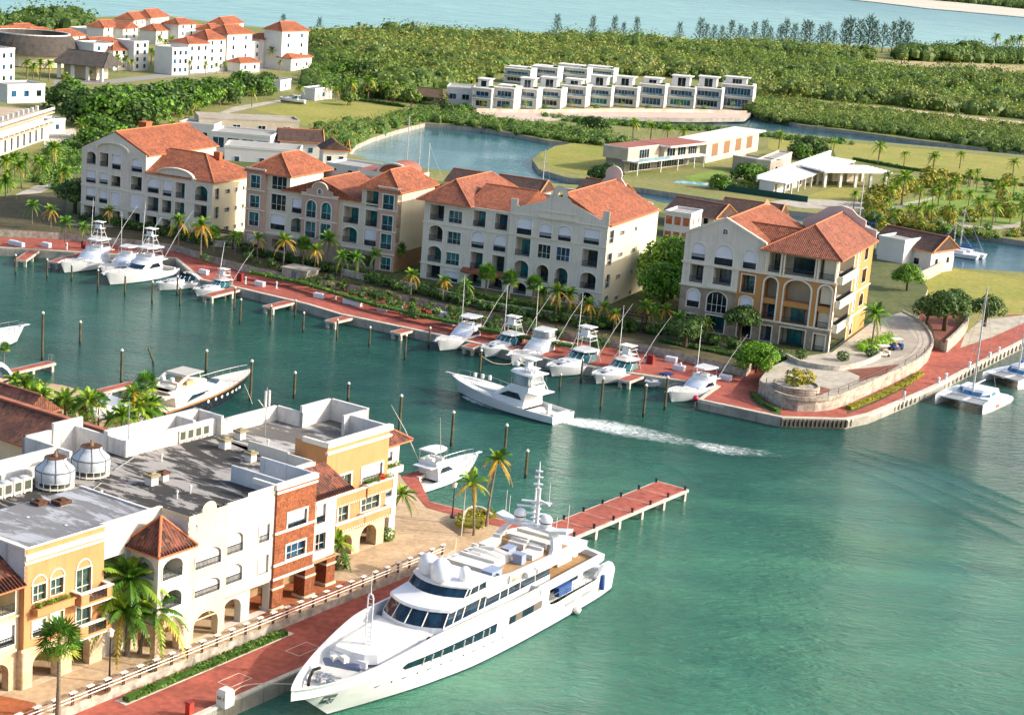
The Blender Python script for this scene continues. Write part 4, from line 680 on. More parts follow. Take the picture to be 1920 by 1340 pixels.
vent(450,822,1.0,'white based vent box on the pale right roof'); vent(421,840,1.1,'moss stained vent box just below the condensers'); vent(470,864,1.0,'plain pale vent box on the dark streaked roof'); vent(284,908,1.1,'square vent box beside the two cooling towers'); vent(306,900,.9,'low rusty vent next to the square vent box',1); vent(74,960,1.1,'rusty vent box on the grey left roof',1); vent(115,960,1.2,'dark hooded vent box with white base on the left roof',1)
pm=MB()
for x0,y0,x1,y1 in ((190,905,150,935),(215,880,250,858),(300,830,345,815),(0,935,60,955),(60,935,110,962),(430,825,560,865)):
    a=onroof(x0,y0,10.75);c=onroof(x1,y1,10.75); pm.tube([a,c],.06,6)
tag(pm.build('roof_pipe',M_steel),'thin galvanised pipes running across the dark streaked roof','pipe')
for x,y in ((303,865),(332,935),(357,925),(190,935),(123,1000),(52,985),(370,1000),(502,838)):
    m=MB(); p=onroof(x,y); m.tube([p,p+Vector((0,0,.7))],.07,8); m.lathe([(.14,.62),(.14,.8),(.0,.84)],tuple(p),8); tag(m.build('vent_pipe',P_para),'short white vent pipe standing up from the flat roof','vent pipe','white vent pipes on the roof')
def antenna(px,py,h,label,zl=12.2):
    u,v=TL(px,py,zl); p=TW(u,v,zl); t=thing('antenna_mast',label,'antenna',tuple(p),A_T); m=MB(); m.tube([(0,0,-1.5),(0,0,h)],.05,6); m.build('mast',M_steel,t); return t
t=antenna(498,790,3.6,'steel mast with two white panel antennas behind the parapet'); 
for x in (-.25,.3): m=MB(); m.box(x,-.1,1.6,x+.16,.1,3.2); m.build('panel_antenna',M_white,t)
m=MB(); m.tube([(0,0,1.2),(-.9,.3,2.4)],.04,5); m.build('strut',M_white,t)
t=antenna(241,815,3.5,'slim whip antenna on the corner of the white parapet')
# ================================================================ SUPERYACHT
def gel(name,col,rough=.22):
    if name in MATS: return MATS[name]
    m,nt,b,pos=newmat(name); c=lin(col); out=mix(nt,ramp(nt,noise(nt,pos,.8,4),.4,.75),c,tuple(x*.93 for x in c[:3])+(1,)); nt.links.new(out,b.inputs['Base Color'])
    b.inputs['Roughness'].default_value=rough; b.inputs['Coat Weight'].default_value=.25; b.inputs['Coat Roughness'].default_value=.08; return m
GEL=gel('white_gelcoat','#d6d8da'); GELD=gel('pale_grey_nonskid_deck','#cfcdc8',.7); TEAK=M('teak_deck','#b28e63',.8,'#94724c',.6,1.5,fine=.15,fscale=5)
YGL=glass('tinted_yacht_glass','#123247',.05,.6,.5,'#07141f',1.5); SST=M('stainless_steel','#c3c6c8',.25,metal=.9,fine=0,var=0); BLUEC=M('blue_canvas','#294f8f',.85,fine=.1); CUSH=M('off_white_cushion','#d8d4cb',.9,fine=.05); GREYP=M('blue_grey_cushion','#8c9ab3',.9)
BOOT=M('dark_boot_stripe','#24384a',.4); RUB=M('black_rubber','#1b1d20',.8)
def text_part(name,txt,mat,size,parent,mw):
    cu=bpy.data.curves.new(name,'FONT'); cu.body=txt; cu.size=size; cu.extrude=.01; cu.align_x='CENTER'; cu.align_y='CENTER'
    tmp=bpy.data.objects.new(name,cu); C.objects.link(tmp); dg=bpy.context.evaluated_depsgraph_get(); me=bpy.data.meshes.new_from_object(tmp.evaluated_get(dg)); bpy.data.objects.remove(tmp)
    me.materials.clear(); me.materials.append(mat); o=bpy.data.objects.new(name,me); C.objects.link(o); o.parent=parent; o.matrix_local=mw; return o
class Hull:
    """stations: (x at sheer, x at waterline, half beam at sheer, half beam at waterline, sheer height)"""
    def __init__(s,st,k=6): s.st=[tuple(v) for v in smooth_line([Vector(q) for q in st],k)] if k>1 else st
    def at(s,q,z):
        xs,xw,ys,yw,zs=q; t=max(0,min(1.0,z/zs)); return xw+(xs-xw)*t, yw+(ys-yw)*(t**.8)
    def y(s,x,z):
        st=s.st
        for a,b in zip(st[:-1],st[1:]):
            xa,ya=s.at(a,z); xb,yb=s.at(b,z)
            if xa<=x<=xb: t=(x-xa)/max(1e-6,xb-xa); return ya+(yb-ya)*t
        return .05
    def sheer(s,x):
        for a,b in zip(s.st[:-1],s.st[1:]):
            if a[0]<=x<=b[0]: return a[4]+(b[4]-a[4])*(x-a[0])/max(1e-6,b[0]-a[0])
        return s.st[-1][4]
    def skin(s,mb,m=0,boot=1,zb=.18,deep=-.8,nz=5,flare=0):
        secs=[]
        for q in s.st:
            pts=[]
            for sg in (1,-1):
                zs=[q[4]*(1-i/(nz)) for i in range(nz)]+[zb,0.0]
                side=[]
                for z in zs: x,y=s.at(q,z); side.append((x,sg*max(y,.03),z))
                side.append((q[1],sg*max(q[3]*.55,.02),deep*.8)); side.append((q[1],0,deep))
                pts+= side if sg==1 else side[::-1][1:]
            secs.append(pts)
        n=len(secs[0]); o=len(mb.v)
        for sc in secs: mb.v+=sc
        for i in range(len(secs)-1):
            for j in range(n-1):
                zc=secs[i][j][2]; zd=secs[i][j+1][2]; mm=boot if max(zc,zd)<=zb+1e-6 else m
                mb.f.append((o+i*n+j,o+i*n+j+1,o+(i+1)*n+j+1,o+(i+1)*n+j)); mb.m.append(mm)
        mb.f.append(tuple(o+j for j in range(n))); mb.m.append(m)
    def deck(s,mb,dz,inset,m=0,x0=None,x1=None):
        L=[];
        for q in s.st:
            if (x0 is None or q[0]>=x0) and (x1 is None or q[0]<=x1): L.append((q[0]-(.0 if inset==0 else inset*.6 if q is s.st[-1] else 0),max(q[2]-inset,.02),q[4]+dz))
        mb.loft([[(x,y,z),(x,-y,z)] for x,y,z in L],m)
    def bulwark(s,mb,dz,th,m=0,x0=-9,x1=999):
        S=[q for q in s.st if x0<=q[0]<=x1]
        for sg in (1,-1):
            mb.loft([[(q[0],sg*max(q[2],.03),q[4]),(q[0]-.02,sg*max(q[2]-th,.0),q[4]),(q[0]-.02,sg*max(q[2]-th,.0),q[4]+dz)] for q in S],m)
    def strip(s,mb,x0,x1,za,zb_,n=12,off=.02,m=0,sg=1,taper0=0,taper1=0):
        fa=za if callable(za) else (lambda x:za); fb=zb_ if callable(zb_) else (lambda x:zb_); rows=[]
        for i in range(n+1):
            x=x0+(x1-x0)*i/n; a,b=fa(x),fb(x)
            if taper1 and i==n: a=b=(a+b)/2
            if taper0 and i==0: a=b=(a+b)/2
            rows.append([(x,sg*(s.y(x,a)+off),a),(x,sg*(s.y(x,b)+off),b)])
        mb.loft(rows,m)
def plan(x0,x1,hy,nose,n=8,back=0):
    f=[(x1-nose*((2*k/n-1)**2),hy*(1-2*k/n)*-1) for k in range(n+1)]
    return [(x0,hy),(x0,-hy)]+f
def stack(mb,a,z0,b,z1,m=0,top=None,bot=False):
    n=len(a); o=len(mb.v); mb.v+=[(p[0],p[1],z0) for p in a]+[(p[0],p[1],z1) for p in b]
    for i in range(n): mb.f.append((o+i,o+(i+1)%n,o+n+(i+1)%n,o+n+i)); mb.m.append(m)
    if top is not None: mb.f.append(tuple(o+n+i for i in range(n))); mb.m.append(top)
    if bot: mb.f.append(tuple(o+i for i in range(n))); mb.m.append(m)
def mullions(mb,a,z0,b,z1,ts,r=.04,m=0):
    for i,t in ts:
        p=Vector((*a[i],z0)).lerp(Vector((*a[(i+1)%len(a)],z0)),t); q=Vector((*b[i],z1)).lerp(Vector((*b[(i+1)%len(b)],z1)),t); mb.tube([p,q],r,4,m)
YH=R(239.2); YO=(8.917,177.295,0)
Y=thing('superyacht','large white three deck superyacht with satellite domes moored bow first along the red quay','yacht',YO,YH)
H=Hull([(-.2,0,3.75,3.6,2.3),(3,3,4.05,3.9,2.45),(9,9,4.25,4.05,2.5),(13.8,13.8,4.32,4.1,2.6),(14.6,14.4,4.33,4.1,4.7),(20,19.5,4.38,4.05,5.0),(27,26,4.33,3.75,5.25),(33,31,4.15,3.0,5.3),(36.5,34.2,3.8,2.35,4.95),(41,37.8,2.95,1.4,4.35),(44.5,40.3,1.85,.7,4.05),(46.8,41.9,.8,.25,3.95),(48,42.7,.05,.03,3.95)],5)
mb=MB(); H.skin(mb,0,1); H.bulwark(mb,-.95,.22,0,14.6); mb.build('hull',[GEL,BOOT],Y,False)
mb=MB(); H.deck(mb,-.95,.2,0,30); mb.box(0,-3.7,2.3,14.6,3.7,2.32); mb.build('deck',[GELD],Y)
mb=MB()
H.strip(mb,23.4,36.9,lambda x:2.68+(x-23)*.02,lambda x:3.6,26,.03,0,1,0,1); mb.build('hull_window',YGL,Y); mb=MB(); H.strip(mb,23.4,36.9,lambda x:2.68+(x-23)*.02,3.6,26,.03,0,-1,0,1); mb.build('hull_window',YGL,Y)
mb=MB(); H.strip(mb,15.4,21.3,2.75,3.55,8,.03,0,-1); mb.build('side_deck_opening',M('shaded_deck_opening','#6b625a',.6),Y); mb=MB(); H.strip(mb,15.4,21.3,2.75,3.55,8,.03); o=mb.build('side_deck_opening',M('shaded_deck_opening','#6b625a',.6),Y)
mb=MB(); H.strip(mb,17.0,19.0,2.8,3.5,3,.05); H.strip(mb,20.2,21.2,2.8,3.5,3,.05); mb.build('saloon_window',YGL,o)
mb=MB()
for x in (24.6,25.6,27.2,28.5,30.1,31.7,33,34.2): 
    for sg in (1,-1): mb.tube([(x,sg*(H.y(x,2.7)+.05),2.72),(x,sg*(H.y(x,3.45)+.05),3.47)],.07,4)
mb.build('window_mullion',GELD,Y)
for k in range(12):
    mb=MB(); x=22+k*1.55; z=1.75+k*.03; mb.obox((x,H.y(x,z)+.02,z),(.75 if k%2 else .16,.05,.07 if k%2 else .16),0); mb.build('porthole',M('grey_porthole','#50606c',.3),Y)
mb=MB(); H.strip(mb,8,44.5,lambda x:1.1+max(0,x-24)*.05,lambda x:1.22+max(0,x-24)*.05,36,.05); H.strip(mb,8,44.5,lambda x:1.1+max(0,x-24)*.05,lambda x:1.22+max(0,x-24)*.05,36,.05,0,-1); mb.build('rubbing_strake',GEL,Y)
for x0 in (5.2,8.6): mb=MB(); H.strip(mb,x0,x0+2.1,1.35,1.75,3,.03); mb.build('engine_vent',M('grey_louver','#8f9396',.6),Y)
mb=MB(); 
for sg in (1,-1): H.strip(mb,43.4,44.6,1.7,2.6,3,.04,0,sg)
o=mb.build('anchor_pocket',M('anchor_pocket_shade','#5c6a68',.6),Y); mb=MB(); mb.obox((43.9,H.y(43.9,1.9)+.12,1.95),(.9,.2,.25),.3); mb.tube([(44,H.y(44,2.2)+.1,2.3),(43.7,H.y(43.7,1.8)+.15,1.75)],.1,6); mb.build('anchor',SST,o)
# main deck house aft and rails
mb=MB(); stack(mb,plan(5.5,20,3.1,.2),2.3,plan(5.5,20,3.1,.2),4.3,0,0); mb.build('main_saloon',GEL,Y)
for sg in (1,-1): mb=MB(); mb.box(6.5,sg*3.12-.01,2.9,13.6,sg*3.12+.01,3.95); mb.build('saloon_window',YGL,Y)
mb=MB(); mb.box(9.4,3.5,2.7,11.9,4.1,3.6); mb.build('blue_tarpaulin',BLUEC,Y)
mb=MB()
for sg in (1,-1):
    mb.tube([(x,sg*(H.y(x,2.5)-.08),3.35) for x in (4,7,10,13,15)],.035,5)
    for k in range(9): x=4+k*1.3; mb.tube([(x,sg*(H.y(x,2.5)-.08),2.45),(x,sg*(H.y(x,2.5)-.08),3.35)],.03,5)
mb.build('side_rail',SST,Y)
mb=MB()
for sg in (1,-1): mb.loft([[(x,sg*y,2.35),(x,sg*y,zt),(x,sg*(y-.45),zt),(x,sg*(y-.45),2.35)] for x,y,zt in ((-.1,3.75,2.5),(.8,3.85,3.3),(2.6,4.0,3.45),(4.2,4.08,2.6))],0,cap0=True,cap1=True)
mb.box(2.6,-3.3,2.3,3.0,3.3,3.0); mb.build('stern_quarter',GEL,Y)
mb=MB(); mb.box(3.4,-2.2,2.32,4.6,2.2,2.75); mb.box(3.2,-2.2,2.7,3.5,2.2,3.1); mb.build('aft_sofa',GREYP,Y)
# upper deck
mb=MB(); a=plan(3.6,16,4.15,.1); a2=[(3.6,4.15),(3.2,2.8),(3.0,0),(3.2,-2.8),(3.6,-4.15),(16,-4.3),(16,4.3)]; b2=[(x-.15*(x<5),y*1.03) for x,y in a2]
stack(mb,a2,4.1,b2,4.35,0,None,True); inn=[(x+(.35 if x<5 else 0),y*.93) for x,y in a2]; stack(mb,b2,4.35,b2,4.95,0); o_=len(mb.v); n=len(a2); mb.v+=[(x,y,4.95) for x,y in b2]+[(x,y,4.95) for x,y in inn]+[(x,y,4.36) for x,y in inn]
for i in range(n): j=(i+1)%n; mb.f+=[(o_+i,o_+j,o_+n+j,o_+n+i),(o_+n+i,o_+n+j,o_+2*n+j,o_+2*n+i)]; mb.m+=[0,0]
mb.f.append(tuple(o_+2*n+i for i in range(n))); mb.m.append(1); mb.build('upper_deck',[GEL,TEAK],Y)
mb=MB(); mb.box(6.0,-2.0,4.4,8.8,2.0,4.8); mb.box(4.5,-1.8,4.4,5.3,1.8,4.85); mb.build('upper_deck_sofa',CUSH,Y)
mb=MB(); mb.lathe([(.9,4.95),(.95,5.0),(0,5.02)],(11.2,1.4,0),16); mb.tube([(11.2,1.4,4.4),(11.2,1.4,4.95)],.1,6); mb.build('teak_table',M('varnished_teak','#b2773a',.4),Y)
A0=plan(12.5,32.3,3.3,1.3); A1=plan(12.5,32.2,3.25,1.3); B1=plan(12.5,31.1,3.05,1.25)
mb=MB(); stack(mb,A0,4.25,A1,5.05,0); mb.build('wheelhouse_base',GEL,Y)
mb=MB(); stack(mb,A1,5.05,B1,6.22,0); o=mb.build('wheelhouse_window',YGL,Y)
mb=MB(); mullions(mb,A1,5.05,B1,6.22,[(k,.0) for k in (2,4,6,8,10)]+[(1,t) for t in (.1,.25,.4,.55,.7,.85)]+[(10,t) for t in (.08,.16,.3,.36,.5,.58,.7,.85)],.06); mb.build('window_mullion',GELD,o)
mb=MB(); 
for i in range(2,10):
    p=Vector((*A1[i],5.37)); 
for y in (-1.9,-.7,.5,1.7): 
    mb.tube([(31.5-.1*y*y,y,5.5),(31.0-.1*y*y,y+.25,6.0)],.03,4)
mb.build('windscreen_wiper',M_white,o)
C0=plan(7.5,31.25,3.3,1.3); C1=plan(7.5,31.15,3.3,1.3); D1=plan(9,28.6,3.1,1.3)
mb=MB(); stack(mb,C0,6.2,C1,6.45,0,None,True); stack(mb,C1,6.45,D1,6.85,0,0); mb.build('wheelhouse_roof',GEL,Y)
E0=plan(21,28.7,3.05,1.25); E1=plan(21.6,27.9,2.95,1.2); mb=MB(); stack(mb,E0,6.82,E1,7.5,0); o=mb.build('upper_window',YGL,Y)
mb=MB(); mullions(mb,E0,6.82,E1,7.5,[(10,t) for t in (.12,.35,.6)]+[(1,.4),(1,.75)]+[(k,0) for k in (2,10)],.06); mb.build('window_mullion',GELD,o)
F0=plan(22.8,28.0,3.1,1.25); F1=plan(23.4,27.8,3.0,1.25); mb=MB(); stack(mb,F0,7.48,F0,7.62,0,None,True); stack(mb,F0,7.62,F1,7.8,0,0); mb.build('sundeck_visor',GEL,Y)
# sundeck with bulwarks
mb=MB(); S=[(24,3.15,7.62),(20,3.4,7.2),(14,3.55,7.15),(9,3.55,7.1),(6.6,3.45,6.75),(5.4,3.2,6.5)]
for sg in (1,-1):
    mb.loft([[(x,sg*(y-.0),5.95 if x<22 else 6.6),(x,sg*(y+.03),zt),(x,sg*(y-.28),zt),(x,sg*(y-.28),6.3)] for x,y,zt in S],0,cap0=True,cap1=True)
mb.loft([[(5.4,y,5.95),(5.1,y,6.5),(5.5,y,6.5),(5.5,y,6.3)] for y in (-3.2,0,3.2)],0); mb.box(5.4,-3.4,5.92,24,3.4,6.0); mb.build('sundeck_bulwark',GEL,Y)
mb=MB(); mb.poly([(5.5,-3.2,6.96),(20,-3.2,6.96),(20,3.2,6.96),(5.5,3.2,6.96)]) if 0 else mb.poly([(5.4,-3.25,6.56),(9.4,-3.25,6.56),(9.4,3.25,6.56),(5.4,3.25,6.56)]); mb.poly([(9,-3.1,6.97),(22.6,-3.1,6.97),(22.6,3.1,6.97),(9,3.1,6.97)],1); mb.build('sundeck_floor',[GELD,TEAK],Y)
mb=MB(); 
for x0,y0,x1,y1,h in ((19.4,-2.6,21.6,1.2,.5),(13.2,1.2,15.2,2.7,.5),(13.4,-2.7,16.4,-1.9,.75),(12.6,-1.2,13.4,.6,.6),(17.0,-2.9,18.6,-2.3,.6),(9.6,-2.4,11.2,2.4,.45)): mb=MB(); mb.box(x0,y0,6.98,x1,y1,6.98+h); mb.box(x0,y0,6.98+h,x0+.25,y1,7.25+h); mb.build('sundeck_sofa',CUSH,Y)
mb=MB(); mb.loft([[(x,-2.2,7.5+.18*math.sin(x*5)+(.25 if 17.3<x<19 else 0)),(x,-.6,7.75+.16*math.sin(x*5)),(x,1.0,7.6+.14*math.sin(x*5+.5)),(x,1.25,7.0)] for x in [16.6+.25*k for k in range(13)]],0); mb.build('canvas_cover',CUSH,Y)
for q_ in ((16.2,1.6,6.98,17.0,2.6,7.9),(14.6,-.4,6.98,16.0,.5,7.7),(20.6,1.6,6.98,22.4,2.7,7.7)): mb=MB(); mb.box(*q_); mb.box(q_[0]-.06,q_[1]-.06,q_[5],q_[3]+.06,q_[4]+.06,q_[5]+.06); mb.build('bar_cabinet',GREYP,Y)
mb=MB(); mb.lathe([(1.15,6.98),(1.2,7.4),(1.0,7.45),(.95,7.2),(0,7.2)],(11.6,.9,0),18); mb.build('jacuzzi',GELD,Y)
for x in (15.6,17.4):
    mb=MB(); mb.tube([(x-.6,3.72,6.55),(x+.6,3.72,6.55)],.34,10); mb.build('life_raft_canister',GEL,Y)
for (x,y,r,h) in ((27.4,.35,.98,2.1),(26.7,-1.5,.95,1.95),(25.9,1.95,.58,1.35)):
    mb=MB(); mb.lathe([(r*.55,7.75),(r*.9,7.95),(r,7.8+h*.45)]+[(r*math.cos(a),7.8+h*.5+(h*.5)*math.sin(a)) for a in [R(q) for q in (10,25,40,55,70,82,90)]],(x,y,0),20); mb.build('satellite_dome',gel('dome_white','#dedfe2',.4),Y,True)
mb=MB()
for sg in (1,-1):
    mb.loft([[(x-wd,sg*y,z),(x+wd,sg*y,z),(x+wd*.8,sg*(y-.45),z),(x-wd*.8,sg*(y-.45),z)] for x,y,z,wd in ((12.2,3.55,6.9,1.0),(11.6,3.35,7.6,.75),(11.2,2.9,8.3,.6),(10.9,2.3,8.75,.6))],0,True,True,True)
mb.loft([[(x-.6,y,z),(x+.7,y,z),(x+.7,y,z+.32),(x-.6,y,z+.32)] for x,y,z in ((10.6,-4.0,8.9),(10.9,-2.3,8.6),(10.9,0,8.7),(10.9,2.3,8.6),(10.6,4.0,8.9))],0,True,True,True); mb.build('radar_arch',GEL,Y)
for y in (-1.45,1.5):
    mb=MB(); mb.lathe([(.35,8.95),(.55,9.1),(.62,9.5)]+[(.62*math.cos(a),9.65+.62*math.sin(a)) for a in [R(q) for q in (0,20,40,60,78,90)]],(11.0,y,0),18); o=mb.build('satellite_dome',MATS['dome_white'],Y,True); mb=MB(); mb.lathe([(.63,9.45),(.64,9.5),(.63,9.55)],(11.0,y,0),18); mb.build('dome_seam',RUB,o)
mb=MB(); mb.tube([(10.6,.25,8.9),(10.6,.25,12.6)],[.2,.16],8); mb.tube([(10.2,-.35,8.9),(10.3,-.3,12.4)],.12,6); mb.tube([(10.5,0,12.3),(10.5,0,15.2)],[.14,.05],8)
for z,w in ((11.1,1.5),(9.9,1.0),(12.9,.45),(13.6,.4),(14.2,.35)): mb.obox((10.5,0,z),(.3,2*w,.14),.4)
for z in (9.4,9.9,10.4,10.9): mb.obox((10.4,-.1,z),(.5,.9,.1))
mb.build('radar_mast',GEL,Y)
mb=MB(); mb.obox((10.7,-1.0,10.5),(.25,1.9,.16),.5); mb.obox((10.6,.9,11.25),(.22,1.7,.16),-.4); mb.build('radar_scanner',GEL,Y)
mb=MB()
for x,y,z,h in ((10.4,1.3,11.2,2.1),(10.4,3.6,9,2.6),(10.2,-3.6,9,2.4),(10.2,-3.2,9,1.9),(11,2.7,8.9,1.4)): mb.tube([(x,y,z),(x,y,z+h)],.03,4)
mb.build('whip_antenna',M_white,Y)
# foredeck
T0=[(32.0,3.0),(32.0,-3.0),(39.3,-2.1),(39.8,-1.9),(39.9,0),(39.7,1.2),(39.0,2.1)]; mb=MB(); stack(mb,T0,3.9,[(x*.999,y*.97) for x,y in T0],4.75,0,1); mb.box(39.7,-2.2,3.6,40.0,1.6,4.25); mb.build('foredeck_trunk',[GEL,GELD],Y)
mb=MB()
for y in (-.28,.28): mb.tube([(37.6,y,4.7),(37.6,y,9.0),(37.6,y*.6,9.3)],.07,6)
mb.tube([(37.6,-.28,9.0),(37.6,0,9.4),(37.6,.28,9.0)],.07,6)
for k in range(10): mb.tube([(37.6,-.28,5+k*.43),(37.6,.28,5+k*.43)],.035,4)
mb.tube([(37.6,0,9.3),(37.6,0,11.2)],[.05,.02],5); mb.build('mast_ladder',GEL,Y)
mb=MB(); mb.loft([[(x,y-w,z),(x,y-w*.7,z+.28),(x,y,z+.18),(x,y+w*.7,z+.28),(x,y+w,z),(x,y,z-.4)] for x,y,w,z in [(41.3+.12*k,1.9-.42*k,(.15,.55,.75,.8,.8,.78,.7,.3)[k],4.35) for k in range(8)]],0,True,True,True); o=mb.build('tender',M('blue_grey_tender_tube','#7c86a3',.6),Y)
mb=MB(); mb.obox((41.6,.5,4.8),(.7,.5,.5),1.2); mb.obox((41.8,-.4,4.7),(.5,.5,.4),1.2); mb.build('tender_console',M_white,o)
mb=MB(); 
for x,y in ((43.6,.55),(43.6,-.55)): mb.lathe([(.3,3.2),(.3,3.6),(.2,3.62),(.2,3.8),(.32,3.85),(.32,3.95),(0,3.97)],(x,y,0),10)
for k in range(8): a=rnd.random()*6; mb.tube([(42.6+.5*math.cos(a)*1.5,.9*math.sin(a),3.3),(43.2+.6*math.sin(a),.8*math.cos(a),3.6)],.05,5)
mb.build('anchor_windlass',SST,Y)
mb=MB(); mb.tube([(42.0,-1.7,3.5),(43.0,-1.6,3.7),(44.3,-1.0,3.6),(45.2,-.4,3.4)],.14,8); mb.build('black_hose',RUB,Y)
mb=MB(); mb.obox((33.4,3.5,4.75),(.35,.35,.6)); mb.build('searchlight',RUB,Y)
for z0 in (0,):
    mb=MB(); H.strip(mb,16.5,31,lambda x:H.sheer(x)-.08,lambda x:H.sheer(x)+.0,14,.03) ; mb.build('cap_rail',M('tan_cap_rail','#a98a62',.5),Y)
gold=M('gold_lettering','#a8904a',.4,metal=.3)
text_part('name_lettering','Bash Only',gold,.62,Y,Matrix.Translation((18.9,3.58,6.62))@Matrix.Rotation(math.pi,4,'Z')@Matrix.Rotation(R(90),4,'X'))
mb=MB(); mb.obox((20.6,3.5,6.75),(.12,.06,.8)); mb.build('side_light',RUB,Y)
mb=MB(); mb.tube([(3.2,4.15,2.6),(3.2,4.25,1.1)],.26,8); mb.build('blue_fender',BLUEC,Y); mb=MB(); mb.lathe([(0,-.45),(.35,-.3),(.45,0),(.35,.3),(0,.45)],(8.4,4.35,.5),12); mb.build('round_fender',M_white,Y,True)
# ================================================================ BOAT KIT
def rails(mb,H,x0,x1,h,n,m=0,inset=.12,r=.025):
    for sg in (1,-1):
        L=[]
        for k in range(n+1):
            x=x0+(x1-x0)*k/n; q=max(H.y(x,H.sheer(x))-inset,.05); L.append((x,sg*q,H.sheer(x)+h*min(1,.35+k*.5)))
            mb.tube([(x,sg*q,H.sheer(x)),L[-1]],r*.8,4,m)
        mb.tube(L,r,5,m)
def outrig(t,L,B,h,x,ln,lean=.55,back=.5):
    for sg in (1,-1):
        mb=MB(); mb.tube([(x,sg*B*.8,h),(x-ln*back*.5,sg*(B*.8+ln*lean*.25),h+ln*.55),(x-ln*back,sg*(B*.8+ln*lean*.5),h+ln)],[.05,.045,.02],5); mb.build('outrigger',M('white_outrigger_pole','#d8d6cf',.4),t)
def sportfish(name,label,p,heading,L,tower=0,fly=1,cover=1,hullm=None,glassm=None,outr=1,cat='boat',dark=None,group='sport boats berthed stern to the quay'):
    """convertible: flared bow, salon, open or hard topped flybridge, cockpit aft"""
    s=L/18.0; t=thing(name,label,cat,(p[0],p[1],0),heading,group); G=hullm or GEL; B=2.55*s
    H=Hull([(0,0,2.2*s,2.05*s,1.15*s),(4*s,4*s,2.45*s,2.25*s,1.2*s),(8*s,8*s,B,2.2*s,1.5*s),(12*s,11.6*s,2.3*s,1.6*s,1.95*s),(15.5*s,14.6*s,1.45*s,.7*s,2.3*s),(17.4*s,16*s,.55*s,.15*s,2.5*s),(18*s,16.4*s,.05,.03,2.55*s)],4)
    mb=MB(); H.skin(mb,0,1,.16*s,-.6*s); H.bulwark(mb,-.55*s,.14*s,0,-1,5*s); mb.build('hull',[G,dark or BOOT],t)
    mb=MB(); H.deck(mb,-.02,.03,0,4.9*s); H.deck(mb,-.6*s,.1*s,0,-1,5.2*s); mb.box(9.5*s,-.9*s,H.sheer(10*s)-.3*s,14.2*s,.9*s,H.sheer(13*s)+.12*s); mb.build('deck',GELD,t)
    z0=1.0*s; a=plan(4.8*s,11.6*s,1.95*s,1.0*s); b=plan(4.8*s,10.2*s,1.85*s,.9*s); c=plan(4.6*s,8.4*s,1.75*s,.8*s)
    mb=MB(); stack(mb,a,z0,b,2.1*s,0); stack(mb,b,2.1*s,c,3.35*s,0,0); mb.box(2.9*s,-1.75*s,3.2*s,5*s,1.75*s,3.32*s); mb.build('cabin',G,t)
    gm=glassm or YGL; mb=MB()
    for sg in (1,-1):
        mb.poly([(5.2*s,sg*1.89*s,2.15*s),(8.7*s,sg*1.90*s,2.2*s),(7.4*s,sg*1.85*s,2.95*s),(5.8*s,sg*1.84*s,2.95*s)])
    mb.build('side_window',gm,t)
    if cover!=2:
        e=[(x+.03*s,y) for x,y in b]; f_=[(x+.03*s,y) for x,y in c]; mb=MB()
        for i in range(3,9):
            P0=Vector((*b[i],2.2*s));P1=Vector((*b[i+1],2.2*s));Q0=Vector((*c[i],3.2*s));Q1=Vector((*c[i+1],3.2*s)); k0,k1=(.0,.95) if cover==0 else (.05,.95)
            off=Vector((.04*s,0,.02*s)); mb.poly([tuple(P0.lerp(Q0,k0)+off),tuple(P1.lerp(Q1,k0)+off),tuple(P1.lerp(Q1,k1)+off),tuple(P0.lerp(Q0,k1)+off)])
        mb.build('windscreen',gm if cover==0 else M('pale_blue_windscreen_cover','#b9c4d8',.8,fine=.05),t)
    if fly:
        mb=MB(); d0=plan(4.4*s,8.2*s,1.7*s,.8*s); d1=plan(4.4*s,7.9*s,1.65*s,.8*s); stack(mb,d0,3.3*s,d1,4.1*s,0); mb.box(4.9*s,-.5*s,3.36*s,5.6*s,.5*s,4.3*s); mb.box(6.5*s,-1.2*s,3.36*s,7.0*s,1.2*s,4.25*s); mb.build('flybridge',G,t)
        mb=MB(); T=[(3.9*s,1.7*s),(3.9*s,-1.7*s),(6.5*s,-1.65*s),(7.8*s,-1.1*s),(8.1*s,0),(7.8*s,1.1*s),(6.5*s,1.65*s)]; stack(mb,T,5.55*s,[(x*.99+.05,y*.85) for x,y in T],5.75*s,0,0,True); mb.build('hardtop',G,t)
        mb=MB()
        for x in (4.2,7.2):
            for sg in (1,-1): mb.tube([(x*s,sg*1.5*s,3.9*s),(x*s,sg*1.5*s,5.6*s)],.045*s,5)
        mb.build('hardtop_post',SST,t)
        if fly==2:
            mb=MB(); d2=plan(4.6*s,7.7*s,1.55*s,.8*s); d3=plan(4.6*s,7.6*s,1.5*s,.8*s); stack(mb,d2,4.15*s,d3,5.5*s,0); mb.build('clear_enclosure',glass('clear_vinyl','#a9b2b4',.1,.4,.5,'#7d878c'),t)
    if tower:
        mb=MB(); h=tower*s
        for sx in (3.9,7.0):
            for sg in (1,-1): mb.tube([(sx*s,sg*1.65*s,3.4*s),((5.0 if sx<5 else 5.8)*s,sg*.6*s,h)],.06*s,5)
        for q in (.35,.6,.82):
            z=3.4*s+(h-3.4*s)*q; w=1.65+(.6-1.65)*q
            for sg in (1,-1): mb.tube([((3.9+1.1*q)*s,sg*w*s,z),((7-1.2*q)*s,sg*w*s,z)],.04*s,4)
            mb.tube([((3.9+1.1*q)*s,-w*s,z),((3.9+1.1*q)*s,w*s,z)],.04*s,4); mb.tube([((7-1.2*q)*s,-w*s,z),((7-1.2*q)*s,w*s,z)],.04*s,4)
        for k in range(9): z=5.8*s+(h-5.8*s)*k/9; mb.tube([(4.6*s,-.2*s,z),(4.6*s,.2*s,z)],.03*s,4)
        mb.build('tuna_tower',M('white_tower_pipe','#dcdcd8',.35),t)
